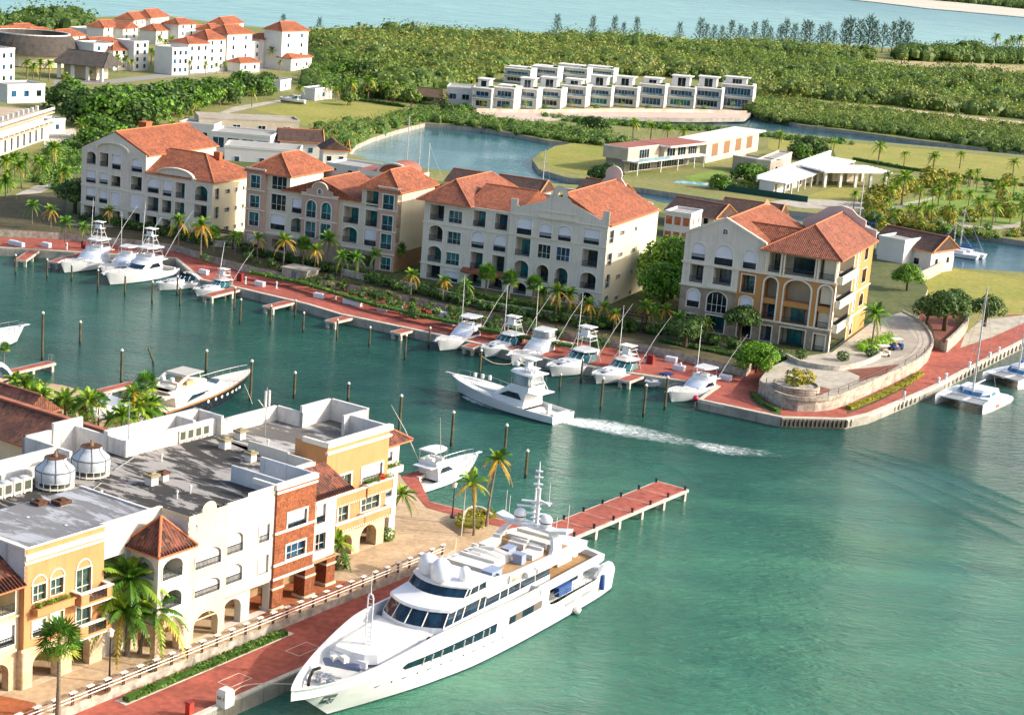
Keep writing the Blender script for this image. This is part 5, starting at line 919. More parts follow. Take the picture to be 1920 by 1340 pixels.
        mb=MB(); mb.box(4.6*s,-.8*s,h,6.2*s,.8*s,h+.12*s); mb.box(5.6*s,-.5*s,h,6.0*s,.5*s,h+.8*s); mb.box(4.5*s,-.85*s,h+1.3*s,6.3*s,.85*s,h+1.42*s)
        for sg in (1,-1): mb.tube([(5.4*s,sg*.8*s,h),(5.4*s,sg*.8*s,h+1.35*s)],.04*s,4)
        mb.build('tower_platform',G,t)
    mb=MB(); rails(mb,H,9*s,17.3*s,.75*s,6); mb.tube([(17.3*s,.3*s,2.5*s),(18.6*s,.2*s,2.62*s)],.05*s,4); mb.build('bow_rail',SST,t)
    mb=MB(); mb.box(17.2*s,-.22*s,2.48*s,18.9*s,.22*s,2.58*s); mb.build('bow_pulpit',G,t)
    mb=MB(); mb.box(.3*s,-1.6*s,.62*s,.8*s,1.6*s,1.25*s); mb.lathe([(.2*s,.6*s),(.2*s,1.1*s),(.4*s,1.15*s),(.4*s,1.3*s),(0,1.32*s)],(2.4*s,0,0),8); mb.box(2.1*s,-.3*s,1.3*s,2.4*s,.3*s,1.9*s); mb.build('fighting_chair',CUSH,t)
    if outr: outrig(t,L,B,3.2*s,5.0*s,9.5*s)
    return t
def express(name,label,p,heading,L,top=1,cat='boat',glassm=None,tower=0,outr=1,bim=None,arch=0):
    """express cruiser: low cabin, raked windscreen, open helm under a hardtop"""
    s=L/12.0; t=thing(name,label,cat,(p[0],p[1],0),heading,'sport boats berthed stern to the quay')
    H=Hull([(0,0,1.85*s,1.75*s,1.05*s),(4*s,4*s,2.0*s,1.8*s,1.15*s),(8*s,7.6*s,1.75*s,1.25*s,1.4*s),(10.5*s,9.7*s,1.05*s,.5*s,1.62*s),(11.7*s,10.6*s,.4*s,.1*s,1.72*s),(12*s,10.9*s,.04,.03,1.75*s)],4)
    mb=MB(); H.skin(mb,0,1,.14*s,-.5*s); H.bulwark(mb,-.5*s,.12*s,0,-1,5.2*s); mb.build('hull',[GEL,BOOT],t)
    mb=MB(); H.deck(mb,-.02,.02,0,5.0*s); H.deck(mb,-.5*s,.1*s,0,-1,5.3*s); stack(mb,plan(5.2*s,9.6*s,1.3*s,.9*s),1.2*s,plan(5.2*s,8.9*s,1.05*s,.8*s),1.85*s,0,0); mb.build('deck',GEL,t)
    mb=MB()
    for x,y in ((8.3,.45),(8.3,-.45),(9.6,0)): mb.box((x-.2)*s,(y-.2)*s,1.8*s if x<9 else 1.55*s,(x+.2)*s,(y+.2)*s,1.88*s if x<9 else 1.72*s)
    mb.build('deck_hatch',M('smoked_hatch','#2b3135',.2),t)
    a=plan(3.4*s,6.4*s,1.65*s,.9*s); b=plan(3.4*s,5.3*s,1.4*s,.7*s); mb=MB(); stack(mb,a,1.55*s,b,2.45*s,0); mb.build('windscreen',glassm or glass('green_windscreen','#3f7b7f',.08,.5,.5,'#1d434a'),t)
    mb=MB(); mullions(mb,a,1.55*s,b,2.45*s,[(k,0) for k in (2,4,6,8,10)],.04*s); mb.build('windscreen_frame',GEL,t)
    mb=MB(); mb.box(3.2*s,-1.0*s,.55*s,3.8*s,.9*s,1.35*s); mb.box(.4*s,-1.3*s,.55*s,1.0*s,1.3*s,1.1*s); mb.box(4.6*s,-1.2*s,.6*s,5.2*s,1.2*s,1.7*s); mb.build('cockpit_seat',CUSH,t)
    if top:
        T=[(2.4*s,1.35*s),(2.4*s,-1.35*s),(4.6*s,-1.3*s),(5.4*s,-.9*s),(5.6*s,0),(5.4*s,.9*s),(4.6*s,1.3*s)]; mb=MB(); stack(mb,T,2.75*s,[(x,y*.85) for x,y in T],2.92*s,0,0,True); mb.build('hardtop',GEL,t)
        mb=MB()
        for x in (2.7,4.9):
            for sg in (1,-1): mb.tube([((x-.3)*s,sg*1.5*s,1.2*s),(x*s,sg*1.2*s,2.8*s)],.05*s,5)
        mb.build('hardtop_post',GEL,t)
    if arch:
        mb=MB(); mb.loft([[(x*s,y*s,z*s),(x*s+.5*s,y*s,z*s),(x*s+.5*s,y*s*.93,z*s+.1*s),(x*s,y*s*.93,z*s+.1*s)] for x,y,z in ((1.8,1.75,1.2),(2.6,1.6,2.2),(3.2,1.1,2.75),(3.3,0,2.9),(3.2,-1.1,2.75),(2.6,-1.6,2.2),(1.8,-1.75,1.2))],0,True); mb.build('radar_arch',GEL,t)
    if bim:
        mb=MB(); mb.loft([[(x*s,y*s,(2.6-.12*y*y)*s) for y in (-1.3,-.7,0,.7,1.3)] for x in (1.6,2.6,3.8,4.6)],0); mb.build('bimini',bim,t)
        mb=MB(); mb.box(1.2*s,-1.5*s,1.0*s,2.3*s,1.5*s,1.2*s); mb.build('cockpit_cover',bim,t)
    if tower:
        h=tower*s; mb=MB()
        for sx in (2.6,4.8):
            for sg in (1,-1): mb.tube([(sx*s,sg*1.3*s,2.8*s),((3.1 if sx<3 else 4.2)*s,sg*.75*s,h)],.05*s,5)
        for q in (.5,.95):
            z=2.8*s+(h-2.8*s)*q; mb.tube([(2.85*s,-1.0*s,z),(2.85*s,1.0*s,z),(4.4*s,1.0*s,z),(4.4*s,-1.0*s,z),(2.85*s,-1.0*s,z)],.04*s,4)
        mb.build('tuna_tower',MATS['white_tower_pipe'],t)
        mb=MB(); mb.box(2.8*s,-.95*s,h-.9*s,4.5*s,.95*s,h-.8*s); mb.box(3.9*s,-.5*s,h-.8*s,4.3*s,.5*s,h); mb.box(2.7*s,-.9*s,h+.35*s,4.5*s,.9*s,h+.45*s); mb.build('tower_platform',GEL,t)
    mb=MB(); rails(mb,H,6.5*s,11.6*s,.5*s,5); mb.box(11.2*s,-.15*s,1.66*s,12.5*s,.15*s,1.74*s); mb.build('bow_rail',SST,t)
    if outr: outrig(t,L,1.9*s,2.0*s,3.2*s,7.5*s)
    return t
M('white_tower_pipe','#dcdcd8',.35)
def head(bow,stern,z=0):
    a=P(*bow,z); b=P(*stern,z); return b,math.atan2(a.y-b.y,a.x-b.x),(a-b).length
# ================================================================ BOATS
COVER=None
p=P(1062,782,0); t=sportfish('sportfishing_yacht','white convertible sportfishing yacht under way, trailing a foamy wake',(7.6,237.8,0),R(142.8),20.0,tower=6.3,fly=2,cover=2,group=None,outr=0)
# crew on the flybridge
def body(mb,base,h,lean=0,sit=False):
    x,y,z=base; 
    hip_z=z+h*.5 if not sit else z+.1
    return hip_z
def person(name,label,loc,rz,shirt,trousers,hair='#2a1d16',pose='stand',parent=None,h=1.75):
    """one continuous skinned body; clothing and hair as children"""
    j=[(0,0,.93),(0,0,1.12),(0,.01,1.38),(0,0,1.52),(0,-.02,1.66),(.09,0,.9),(.1,-.03,.5),(.1,.02,.08),(.1,-.14,.03),(-.09,0,.9),(-.1,.03,.5),(-.1,.08,.08),(-.1,-.08,.03),(.19,.01,1.42),(.24,.03,1.13),(.23,-.08,.9),(.22,-.12,.8),(-.19,.01,1.42),(-.25,.02,1.13),(-.24,-.06,.9),(-.23,-.1,.8)]
    e=[(0,1),(1,2),(2,3),(3,4),(0,5),(5,6),(6,7),(7,8),(0,9),(9,10),(10,11),(11,12),(2,13),(13,14),(14,15),(15,16),(2,17),(17,18),(18,19),(19,20)]
    r=[.14,.13,.15,.06,.1,.1,.065,.05,.04,.1,.065,.05,.04,.065,.048,.035,.035,.065,.048,.035,.035]
    if pose=='sit':
        mp={6:(.12,-.42,.92),7:(.12,-.44,.5),8:(.12,-.58,.46),10:(-.12,-.42,.92),11:(-.12,-.44,.5),12:(-.12,-.58,.46)}; j=[mp.get(i,q) for i,q in enumerate(j)]; j=[(x,y,z-.43) for x,y,z in j]
    sc=h/1.78; me=bpy.data.meshes.new(name); me.from_pydata([tuple(c*sc for c in q) for q in j],e,[]); o=bpy.data.objects.new(name,me); C.objects.link(o)
    md=o.modifiers.new('skin','SKIN')
    for v,q in zip(me.skin_vertices[0].data,r): v.radius=(q*sc,q*sc*.9)
    me.skin_vertices[0].data[0].use_root=True; sb=o.modifiers.new('sub','SUBSURF'); sb.levels=1; sb.render_levels=1
    me.materials.append(M('skin','#a9795c',.6,fine=0)); o.location=loc; o.rotation_euler=(0,0,rz); tag(o,label,'person')
    dz=-.43*sc if pose=='sit' else 0
    mb=MB(); mb.lathe([(.155*sc,.92*sc+dz),(.165*sc,1.1*sc+dz),(.19*sc,1.36*sc+dz),(.13*sc,1.48*sc+dz),(.07*sc,1.5*sc+dz)],n=12)
    for sg in (1,-1): mb.tube([(sg*.17*sc,.01,1.42*sc+dz),(sg*.235*sc,.025,1.16*sc+dz)],[.085*sc,.065*sc],8)
    mb.build('shirt',shirt,o,True)
    mb=MB()
    if pose=='sit':
        for sg in (1,-1): mb.tube([(sg*.09*sc,0,.92*sc+dz),(sg*.12*sc,-.42*sc,.93*sc+dz),(sg*.12*sc,-.44*sc,.55*sc+dz)],[.13*sc,.09*sc,.07*sc],8)
    else:
        for sg,k in ((1,-.03),(-1,.03)): mb.tube([(sg*.085*sc,0,.97*sc),(sg*.1*sc,k*sc,.5*sc),(sg*.1*sc,(k+.05)*sc,.1*sc)],[.12*sc,.085*sc,.07*sc],8)
    mb.build('trousers',trousers,o,True)
    mb=MB(); mb.lathe([(.112*sc,1.66*sc+dz),(.118*sc,1.72*sc+dz),(.09*sc,1.8*sc+dz),(0,1.83*sc+dz)],(0,.0,0),10); mb.build('hair',M('dark_hair','#2a1d16',.8),o,True)
    return o
WHT=M('white_cotton','#dcdcd8',.9); NAVY=M('navy_cloth','#2b3552',.9); TAN=M('tan_cloth','#b79a76',.9)
t.scale=(1,1.02,.9)
bm=Matrix.Translation((7.6,237.8,0))@Matrix.Rotation(R(142.8),4,'Z'); q=bm@Vector((6.4,.5,3.65)); person('person','person in a white shirt seated at the helm of the moving sportfishing yacht',q,R(142.8)+R(90),WHT,TAN,pose='stand',h=1.7)
q=bm@Vector((6.0,-.7,3.65)); person('person','person in navy clothes standing on the flybridge of the moving sportfishing yacht',q,R(160),NAVY,WHT,h=1.7)
mb=MB(); mb.lathe([(.3,0),(.42,.15),(.42,.4),(.3,.62),(0,.72)],(8.6,0,6.85),12); mb.build('radome',GEL,t,True)
mb=MB(); 
for k,x in enumerate((14.5,15.6,16.7)): mb.lathe([(0,0),(.22,.05),(.25,.5),(.2,.75),(0,.8)],(x,-1.75+k*.3,2.75),8)
mb.build('deck_fender',CUSH,t)
def B(kind,label,stern,ang,L,z=0,**k):
    p=P(*stern,1.0); f=sportfish if kind=='s' else express
    if kind=='s' and k.pop('unit',0): pass
    t=f('sport_boat',label,(p.x,p.y,0),R(ang),L,**k); t.scale=(1.06,1.2,1.02); return t
B('s','white sport boat with beige hard top, leftmost of the middle berth row',(907,622),-119,13.5,cover=1)
B('e','small white express boat with a half tower beside the red finger pier',(982,638),-121,11.5,tower=5.2)
B('s','white flybridge cruiser with clear vinyl enclosure between two express boats',(1046,648),-121,13.8,cover=0,fly=2,glassm=M('pale_grey_cover','#c4c8cd',.8))
B('e','white express boat with tall tuna tower and green windscreen',(1125,672),-126,13,tower=5.6)
B('e','white express boat with a hard top moored next to the short red jetty',(1200,687),-126,12,tower=4.4)
B('e','tiny white runabout with a dark blue bimini and cockpit cover',(1262,702),-128,6.8,top=0,outr=0,bim=M('navy_canvas','#1d2c66',.9))
B('s','white sport boat with enclosed windscreen cover moored beside the red tip of the quay',(1349,718),-128,13.0,cover=1)
B('s','white convertible with tall two level tuna tower, farthest left at the upper berths',(215,480),-112,15.2,tower=7.8,cover=0,glassm=M('pale_blue_windscreen_cover','#b9c4d8',.8))
B('s','white hardtop boat wedged between two tower boats with blue striped covers',(264,487),-108,13,cover=1)
B('s','largest white convertible with tall tuna tower and dark blue cabin windows',(316,500),-115,16.8,tower=7.6,cover=0)
B('e','small beige sport cruiser with a rounded radar arch and dark windscreen',(377,522),-124,10,top=0,arch=1,outr=0,glassm=YGL)
B('e','small white fishing boat with half tower tied beside a red finger jetty',(442,533),-124,9.6,tower=4.6)
q=P(-25,648,1); sportfish('sport_boat','white flared bow of a boat cut off by the left edge',(q.x-6,q.y-6,0),R(58),17,outr=0,fly=0,cover=1)
q=P(768,906,1); sportfish('sport_boat','white convertible moored behind the apricot building with its bow pointing away',(q.x,q.y,0),R(57),13.8,fly=1,cover=0)
# black hulled motor yacht
q=P(292,772,1.2); t=thing('motor_yacht','black hulled motor yacht with cream superstructure and a row of round portholes','yacht',(q.x-.6,q.y-.5,0),R(63))
NB=gel('black_hull_paint','#1c222b',.15); CRM=gel('cream_gelcoat','#ded6c6',.3)
H=Hull([(0,0,2.5,2.3,1.7),(5,5,2.75,2.5,1.9),(11,11,2.7,2.2,2.2),(16,15.2,2.0,1.2,2.55),(19.5,17.8,1.05,.35,2.8),(21.3,19,.3,.08,2.95),(21.8,19.3,.03,.02,3.0)],5)
mb=MB(); H.skin(mb,0,1); mb.build('hull',[NB,BOOT],t); mb=MB(); H.deck(mb,-.02,.02); mb.build('deck',CRM,t)
mb=MB(); 
for sg in (1,-1): H.strip(mb,0,21.2,lambda x:H.sheer(x)-.22,lambda x:H.sheer(x)-.04,24,.03,0,sg)
mb.build('varnished_toe_rail',M('varnished_teak','#b2773a',.4),t)
for x in (8.5,10.2,11.7,13.2,14.7,16,17.2):
    mb=MB(); mb.tube([(x,-H.y(x,1.5)-.04,1.5),(x,-H.y(x,1.5)+.1,1.5)],.22,12); mb.build('porthole',M_white,t)
mb=MB(); stack(mb,plan(2.5,16.4,2.15,4.5),1.8,plan(2.5,14.2,1.95,4.0),2.9,0); stack(mb,plan(2.5,14.2,1.95,4.0),2.9,plan(1.2,10.2,1.9,2.0),3.9,0,0); mb.box(.2,-2.1,3.2,4,2.1,3.45); mb.build('superstructure',CRM,t)
mb=MB()
for sg in (1,-1): 
    pts=[(4.5,sg*2.13,2.0),(6.0,sg*2.1,2.75),(9.0,sg*2.08,2.8),(12.2,sg*1.9,2.3),(11.5,sg*1.98,1.98)]; mb.poly(pts)
mb.build('saloon_window',YGL,t)
mb=MB(); w0=plan(3,14.0,1.93,3.9); w1=plan(3,11.2,1.9,2.6)
for i in range(3,9): mb.poly([(w0[i][0]+.05,w0[i][1],3.02),(w0[i+1][0]+.05,w0[i+1][1],3.02),(w1[i+1][0]+.05,w1[i+1][1],3.75),(w1[i][0]+.05,w1[i][1],3.75)])
mb.build('windscreen',YGL,t)
mb=MB(); mb.box(5.0,-1.7,5.3,8.6,1.7,5.45); mb.box(4.8,-1.5,5.25,9.0,1.5,5.3); mb.build('hardtop',M('grey_hardtop','#b9b4ab',.5),t)
mb=MB(); 
for sg in (1,-1): mb.loft([[(x,sg*1.8,z),(x+.7,sg*1.8,z),(x+.7,sg*1.5,z),(x,sg*1.5,z)] for x,z in ((2.6,3.8),(3.4,4.6),(4.8,5.3))],0,True,True,True); mb.tube([(8.3,sg*1.5,3.8),(8.0,sg*1.5,5.35)],.05,5)
mb.box(3.0,-1.8,4.5,3.5,1.8,4.8); mb.build('radar_arch',CRM,t)
mb=MB(); mb.box(1.4,-1.5,3.5,2.6,1.5,3.9); mb.box(5.8,-1.2,3.9,7.2,1.2,4.4); mb.build('flybridge_sofa',TAN,t); mb=MB(); mb.lathe([(.3,4.8),(.38,5.0),(.3,5.3),(0,5.4)],(3.2,-.8,0),10); mb.lathe([(.3,4.8),(.38,5.0),(.3,5.3),(0,5.4)],(3.2,.7,0),10); mb.build('radome',GEL,t)
mb=MB(); rails(mb,H,11,21,.7,8); mb.build('bow_rail',SST,t)
# catamarans
def catamaran(label,bowA,bowB,L,mastx,mh,sail=0):
    a=P(*bowA,.8); b=P(*bowB,.8); c=(a+b)/2; d=(b-a).normalized(); W=(b-a).length; f=Vector((-d.y,d.x,0)); 
    if f.y>0: f=-f
    hd=math.atan2(f.y,f.x); o=c-f*L; t=thing('catamaran',label,'catamaran',(o.x,o.y,0),hd,'catamarans along the right quay')
    mb=MB()
    for sg in (1,-1):
        secs=[]
        for x,w,zt in ((0,.55,.7),(1.0,.62,1.25),(L*.5,.7,1.35),(L*.8,.5,1.4),(L*.96,.16,1.42),(L,.03,1.42)):
            y=sg*(W/2); secs.append([(x,y+w,zt),(x,y+w*.95,.5),(x-(.35 if x>L*.9 else 0),y+w*.5,-.2),(x-(.35 if x>L*.9 else 0),y-w*.5,-.2),(x,y-w*.95,.5),(x,y-w,zt)])
        mb.loft(secs,0,True,True,True)
    mb.build('hull',GEL,t)
    mb=MB(); mb.box(.8,-W/2,1.0,L*.62,W/2,1.3); mb.tube([(L*.93,-W/2,1.3),(L*.93,W/2,1.3)],.12,6); mb.box(L*.62,-.25,1.1,L*.94,.25,1.22); mb.build('bridge_deck',GEL,t)
    mb=MB(); stack(mb,[(1.8,W*.36),(1.8,-W*.36),(L*.5,-W*.36),(L*.6,-W*.2),(L*.6,W*.2),(L*.5,W*.36)],1.3,[(2.1,W*.33),(2.1,-W*.33),(L*.46,-W*.32),(L*.5,-W*.2),(L*.5,W*.2),(L*.46,W*.32)],2.25,0,0); mb.build('cabin',GEL,t)
    mb=MB(); e=.03; mb.poly([(L*.59+e,-W*.2,1.45),(L*.59+e,W*.2,1.45),(L*.51+e,W*.2,2.1),(L*.51+e,-W*.2,2.1)]); 
    for sg in (1,-1): mb.poly([(L*.585,sg*W*.21,1.45),(L*.5,sg*(W*.355),1.45),(L*.462,sg*W*.325,2.1),(L*.505,sg*W*.205,2.1)]); mb.poly([(L*.3,sg*(W*.357),1.5),(L*.44,sg*(W*.357),1.5),(L*.43,sg*W*.345,2.0),(L*.32,sg*W*.345,2.0)])
    mb.build('cabin_window',glass('blue_cabin_window','#3f78a8',.1,.5,.4,'#24506e'),t)
    mb=MB(); mb.box(L*.63,.3,1.14,L*.92,W/2-.5,1.17); mb.box(L*.63,-W/2+.5,1.14,L*.92,-.3,1.17); mb.build('trampoline',M('grey_trampoline_net','#8d9090',.9),t)
    mb=MB(); mb.tube([(mastx,0,1.2),(mastx,0,mh)],[.16,.11],8); 
    for z in (mh*.45,mh*.7): mb.tube([(mastx,-1.0,z),(mastx,1.0,z)],.04,5)
    mb.build('mast',M('anodised_mast','#c9cdd2',.35,metal=.4),t)
    mb=MB(); mb.tube([(mastx-.2,0,2.9),(1.6,0,3.0)],.12,6); mb.build('boom',MATS['anodised_mast'],t)
    if sail: mb=MB(); mb.tube([(mastx-.4,0,3.2),(mastx*.6,0,3.35),(1.8,0,3.25)],[.3,.35,.2],8); mb.build('furled_sail',BLUEC,t)
    mb=MB()
    for sg in (1,-1): mb.tube([(mastx,0,mh*.95),(mastx-.6,sg*W*.48,1.4)],.018,4)
    mb.tube([(mastx,0,mh*.95),(L*.93,0,1.35)],.018,4); mb.build('rigging',SST,t)
    return t,W,hd
t,W_,hd=catamaran('white catamaran with a bare mast and blue cabin windows, nearer one at the right quay',(1753,748),(1842,768),11.5,6.2,18.0)
red=M('red_lettering','#b8403a',.5)
text_part('hull_lettering','Bebe',red,.8,t,Matrix.Translation((7.2,W_/2+.75,.85))@Matrix.Rotation(math.pi,4,'Z')@Matrix.Rotation(R(90),4,'X'))
catamaran('white catamaran with a blue furled sail, farther one at the right quay',(1842,705),(1908,722),12,6.4,16.5,1)
# sail boats behind the apartment row: masts above the roofs
def sailboat(label,px,top,z0=0,heading=.6,L=11):
    p=P(*px,0); d=FW+RI*((top[0]-960)/F)+UP*((670-top[1])/F); t_=math.hypot(p.x,p.y)/math.hypot(d.x,d.y); h=CH+d.z*t_
    t=thing('sailboat',label,'sailboat',(p.x,p.y,0),heading,'sailboats in the back lagoon'); H=Hull([(-L/2,-L/2+.4,1.2,1.0,1.0),(0,0,1.7,1.5,1.0),(L*.35,L*.33,.9,.6,1.2),(L/2,L*.43,.03,.02,1.3)],3)
    mb=MB(); H.skin(mb,0,1,.15,-.5); H.deck(mb,0,0); mb.box(-L*.2,-.8,1.0,L*.18,.8,1.5); mb.build('hull',[GEL,BOOT],t); mb=MB(); mb.tube([(.6,0,1),(.6,0,h)],[.14,.1],6); 
    for z in (h*.5,h*.72): mb.tube([(.6,-.8,z),(.6,.8,z)],.04,4)
    mb.build('mast',MATS['anodised_mast'],t); mb=MB(); mb.tube([(.4,0,2.3),(-L*.36,0,2.4)],[.2,.14],6); mb.build('furled_sail',BLUEC,t)
    mb=MB(); mb.tube([(.6,0,h*.97),(L*.45,0,1.3)],.03,4); mb.tube([(.6,0,h*.97),(-L*.46,0,1.1)],.03,4); mb.build('rigging',SST,t)
sailboat('sailboat with a tall white mast rising behind the pink building, leftmost of its group',(756,345),(757,217)); sailboat('sailboat with the thickest white mast behind the pink building',(780,348),(779,247),heading=.9); sailboat('sailboat with a short white mast nearest the orange roof',(796,352),(797,268),heading=.4)
sailboat('sailboat with a tall mast standing by the oval lawn',(1018,362),(1019,281),heading=2.0); sailboat('sailboat mast behind the ochre building roof',(1612,432),(1615,330),heading=2.2,L=13); sailboat('sailboat with mast near the canal bend right of the ochre building',(1803,478),(1807,390),heading=2.6); sailboat('sailboat with a shorter mast near the canal bend',(1790,480),(1794,421),heading=2.6)
# wake
def foam_mat():
    m,nt,b,pos=newmat('wake_foam'); n=noise(nt,pos,1.1,7,.7,1.0); n2=noise(nt,pos,.22,4,.6,.5)
    a=nt.nodes.new('ShaderNodeMath'); a.operation='MULTIPLY'; nt.links.new(n,a.inputs[0]); nt.links.new(n2,a.inputs[1]); f=ramp(nt,a.outputs[0],.15,.42)
    b.inputs['Base Color'].default_value=(.75,.82,.8,1); b.inputs['Roughness'].default_value=.8; at=nt.nodes.new('ShaderNodeAttribute'); at.attribute_name='foam_density'; mu=nt.nodes.new('ShaderNodeMath'); mu.operation='MULTIPLY'; nt.links.new(n,mu.inputs[0]); nt.links.new(at.outputs['Fac'],mu.inputs[1]); f=ramp(nt,mu.outputs[0],.2,.52); nt.links.new(f,b.inputs['Alpha']); return m
WF=foam_mat()
def foam_strip(pts,ws,z=.04,k0=1.0):
    L=smooth_line([P(*q,0) for q in pts],5); ww=smooth_line([Vector((w,0)) for w in ws],5); mb=MB(); rows=[]
    for i,p in enumerate(L):
        a=L[max(i-1,0)];b=L[min(i+1,len(L)-1)]; t=(b-a).normalized(); n=Vector((-t.y,t.x,0)); rows.append([tuple(p+n*ww[i].x*k+Vector((0,0,z))) for k in (-1,-.75,-.45,-.15,.15,.45,.75,1)])
    mb.loft(rows,0); o=mb.build('wake_foam',WF); at=o.data.attributes.new('foam_density','FLOAT','POINT'); N=len(rows); at.data.foreach_set('value',[k0*(0,.45,.85,1,1,.85,.45,0)[j]*(1-.75*i/(N-1))*min(1,.4+i*.3) for i in range(N) for j in range(8)]); return o
o=foam_strip([(1050,789),(1110,795),(1180,808),(1260,824),(1340,838),(1420,850)],[1.8,4.2,5.0,4.2,3.4,2.0]); o['kind']='stuff'; o['label']='white foam churned up behind the moving yacht'
o=foam_strip([(1300,832),(1360,843),(1430,850),(1500,862)],[2.0,3.6,3.4,1.6],k0=.95); o['kind']='stuff'; o['label']='trailing patch of white foam farther back in the wake'
o=foam_strip([(866,742),(900,756),(950,772),(1000,785)],[.6,1.3,1.0,.5]); o['kind']='stuff'; o['label']='thin foam line along the hull of the moving yacht'
def ridges(name,lines,h):
    """low wake waves: gentle ridges of water"""
    mb=MB()
    for pts,w in lines:
        L=smooth_line([P(*q,0) for q in pts],6); rows=[]; N=len(L)
        for i,p in enumerate(L):
            a=L[max(i-1,0)];b=L[min(i+1,N-1)]; t=(b-a).normalized(); n=Vector((-t.y,t.x,0)); k=math.sin(math.pi*i/(N-1)); rows.append([tuple(p+n*w*s*k+Vector((0,0,.01+h*k*(math.cos(s*math.pi/1)+1)/2-.012))) for s in (-1,-.75,-.5,-.25,0,.25,.5,.75,1)])
        mb.loft(rows,0)
    o=mb.build(name,W_marina,None,True); struct(o)
ridges('wake_water',[([(1340,912),(1420,905),(1480,900),(1560,896)],.9),([(1330,925),(1400,920),(1470,922)],.7),([(1560,850),(1680,885),(1800,935),(1925,992)],1.0),([(1590,843),(1720,880),(1840,930),(1930,968)],.8),([(1100,835),(1170,850),(1240,880)],.8),([(1180,850),(1260,875),(1300,900)],.6),([(1610,838),(1740,872),(1850,915),(1930,948)],.7),([(1540,856),(1660,900),(1790,960),(1925,1025)],.8),([(1320,935),(1390,933),(1450,938)],.6)],.055)
# ================================================================ WATERFRONT FURNITURE
def HZ(p,px,py):
    d=FW+RI*((px-960)/F)+UP*((670-py)/F); t=math.hypot(p.x,p.y)/math.hypot(d.x,d.y); return CH+d.z*t
M_pile=M('weathered_timber_pile','#6b6248',.9,'#3f3a2c',.8,1.5,fine=.3,streak=.4,stain='#2c2a20'); M_pilew=M('white_pile_cap','#d9d6cc',.7,fine=.05); M_weed=M('wet_weedy_timber','#22281c',.6,fine=.2)
def piling(xb,yb,yt,xt=None,cap=1,label='brown timber mooring pile standing in the open marina water',r=.155):
    p=P(xb,yb,0); h=HZ(p,xt if xt else xb,yt); t=thing('mooring_pile',label,'mooring pile',(p.x,p.y,0),0,'timber mooring piles in the marina')
    lean=Vector((0,0,0))
    if xt and abs(xt-xb)>6: lean=RI*((xt-xb)/F*math.hypot(p.x,p.y))
    mb=MB(); mb.tube([(0,0,.5),(lean.x,lean.y,h)],[r,r*.92],10); mb.build('timber_post',M_pile,t); mb=MB(); mb.tube([(-lean.x*.2,-lean.y*.2,-1.0),(lean.x*.02,lean.y*.02,.52)],r*1.03,10); mb.build('weedy_base',M_weed,t)
    if cap: mb=MB(); mb.lathe([(r*1.15,h-.05),(r*1.15,h+.1),(0,h+.32)],(lean.x,lean.y,0),10); mb.build('white_cap',M_pilew,t)
for x,yt,yb in ((29,479,515),(88,487,522),(134,497,527),(183,507,548),(234,517,553),(285,529,568),(332,519,553),(337,539,575),(439,540,582),(450,562,607),(507,574,609),(553,564,596),(568,587,623),(631,600,638),(692,614,650),(759,629,675),(804,615,652),(971,674,714),(1049,702,732),(1089,675,716)):
    piling(x,yb,yt,label='brown timber mooring pile standing off the long apartment quay')
for x,yt,yb,l in ((899,657,703,'timber pile with looped mooring ropes near the middle boats'),(1126,709,768,'tall timber pile right of the moving yacht stern'),(1206,722,781,'tall white capped pile in front of the express boats'),(1246,707,768,'timber pile in front of the tiny runabout'),(79,587,675,'tall timber pile by the left red jetty tip'),(150,604,645,'lone timber pile near the left edge of open water'),(227,657,720,'timber pile beyond the red jetty amid the palms'),(386,658,699,'timber pile just beyond the black yacht'),(469,677,751,'thick timber pile at the bow of the black yacht'),(551,699,746,'timber pile behind the roof antenna'),(652,719,752,'dark pile beyond the right parapet'),(748,742,815,'tall white capped pile beside the apricot building corner'),(846,773,836,'white capped pile between the apricot building and the moving yacht'),(946,797,850,'white capped pile behind the yellow topped palm'),(985,845,896,'white capped pile beside the superyacht mast')):
    piling(x,yb,yt,label=l,r=.185)
piling(287,683,653,277,0,'short timber pile leaning to the left in open water')
M_conc=M('pier_concrete','#c9c2b4',.9,'#9d968a',.7,.7,streak=.5,stain='#55524a',fine=.12)
def pier(name,label,a,b,w,z=1.25,n=3,group='red decked finger jetties',base=None):
    A=P(*a,z);B_=P(*b,z); L=(B_-A).length; t=thing(name,label,'jetty',(A.x,A.y,0),math.atan2(B_.y-A.y,B_.x-A.x),group)
    mb=MB(); mb.box(0,-w/2,z-.35,L,w/2,z); mb.build('deck_slab',M_conc,t); mb=MB(); mb.box(.12,-w/2+.22,z,L-.2,w/2-.22,z+.02); mb.build('red_decking',M_redpave,t)
    for k in range(n):
        x=.4+(L-.9)*k/max(1,n-1); mb=MB(); mb.box(x-.22,-w/2+.1,-1,x+.22,w/2-.1 if w<2 else -w/2+.55,z-.36)
        if w>=2: mb.box(x-.22,w/2-.55,-1,x+.22,w/2-.1,z-.36)
        mb.build('pier_leg',M_conc,t)
    return t,L
for a,b,l in (((66,468),(46,482),'stubby red jetty at the far left of the upper quay'),((165,473),(117,486),'red jetty just left of the first tower boat'),((467,535),(410,549),'red jetty beside the small fishing boat with half tower'),((577,557),(523,570),'empty red jetty right of the upper boats, first of the open row'),((695,584),(640,597),'empty red jetty in the middle of the open row'),((818,605),(763,618),'empty red jetty last before the middle boats'),((925,634),(890,646),'red jetty between the first two middle boats'),((1062,660),(1035,670),'short red jetty behind the flybridge cruiser'),((1236,688),(1188,706),'red jetty left of the tiny runabout')):
    pier('finger_jetty',l,a,(a[0]+(b[0]-a[0])*1.4,a[1]+(b[1]-a[1])*1.4),2.1)
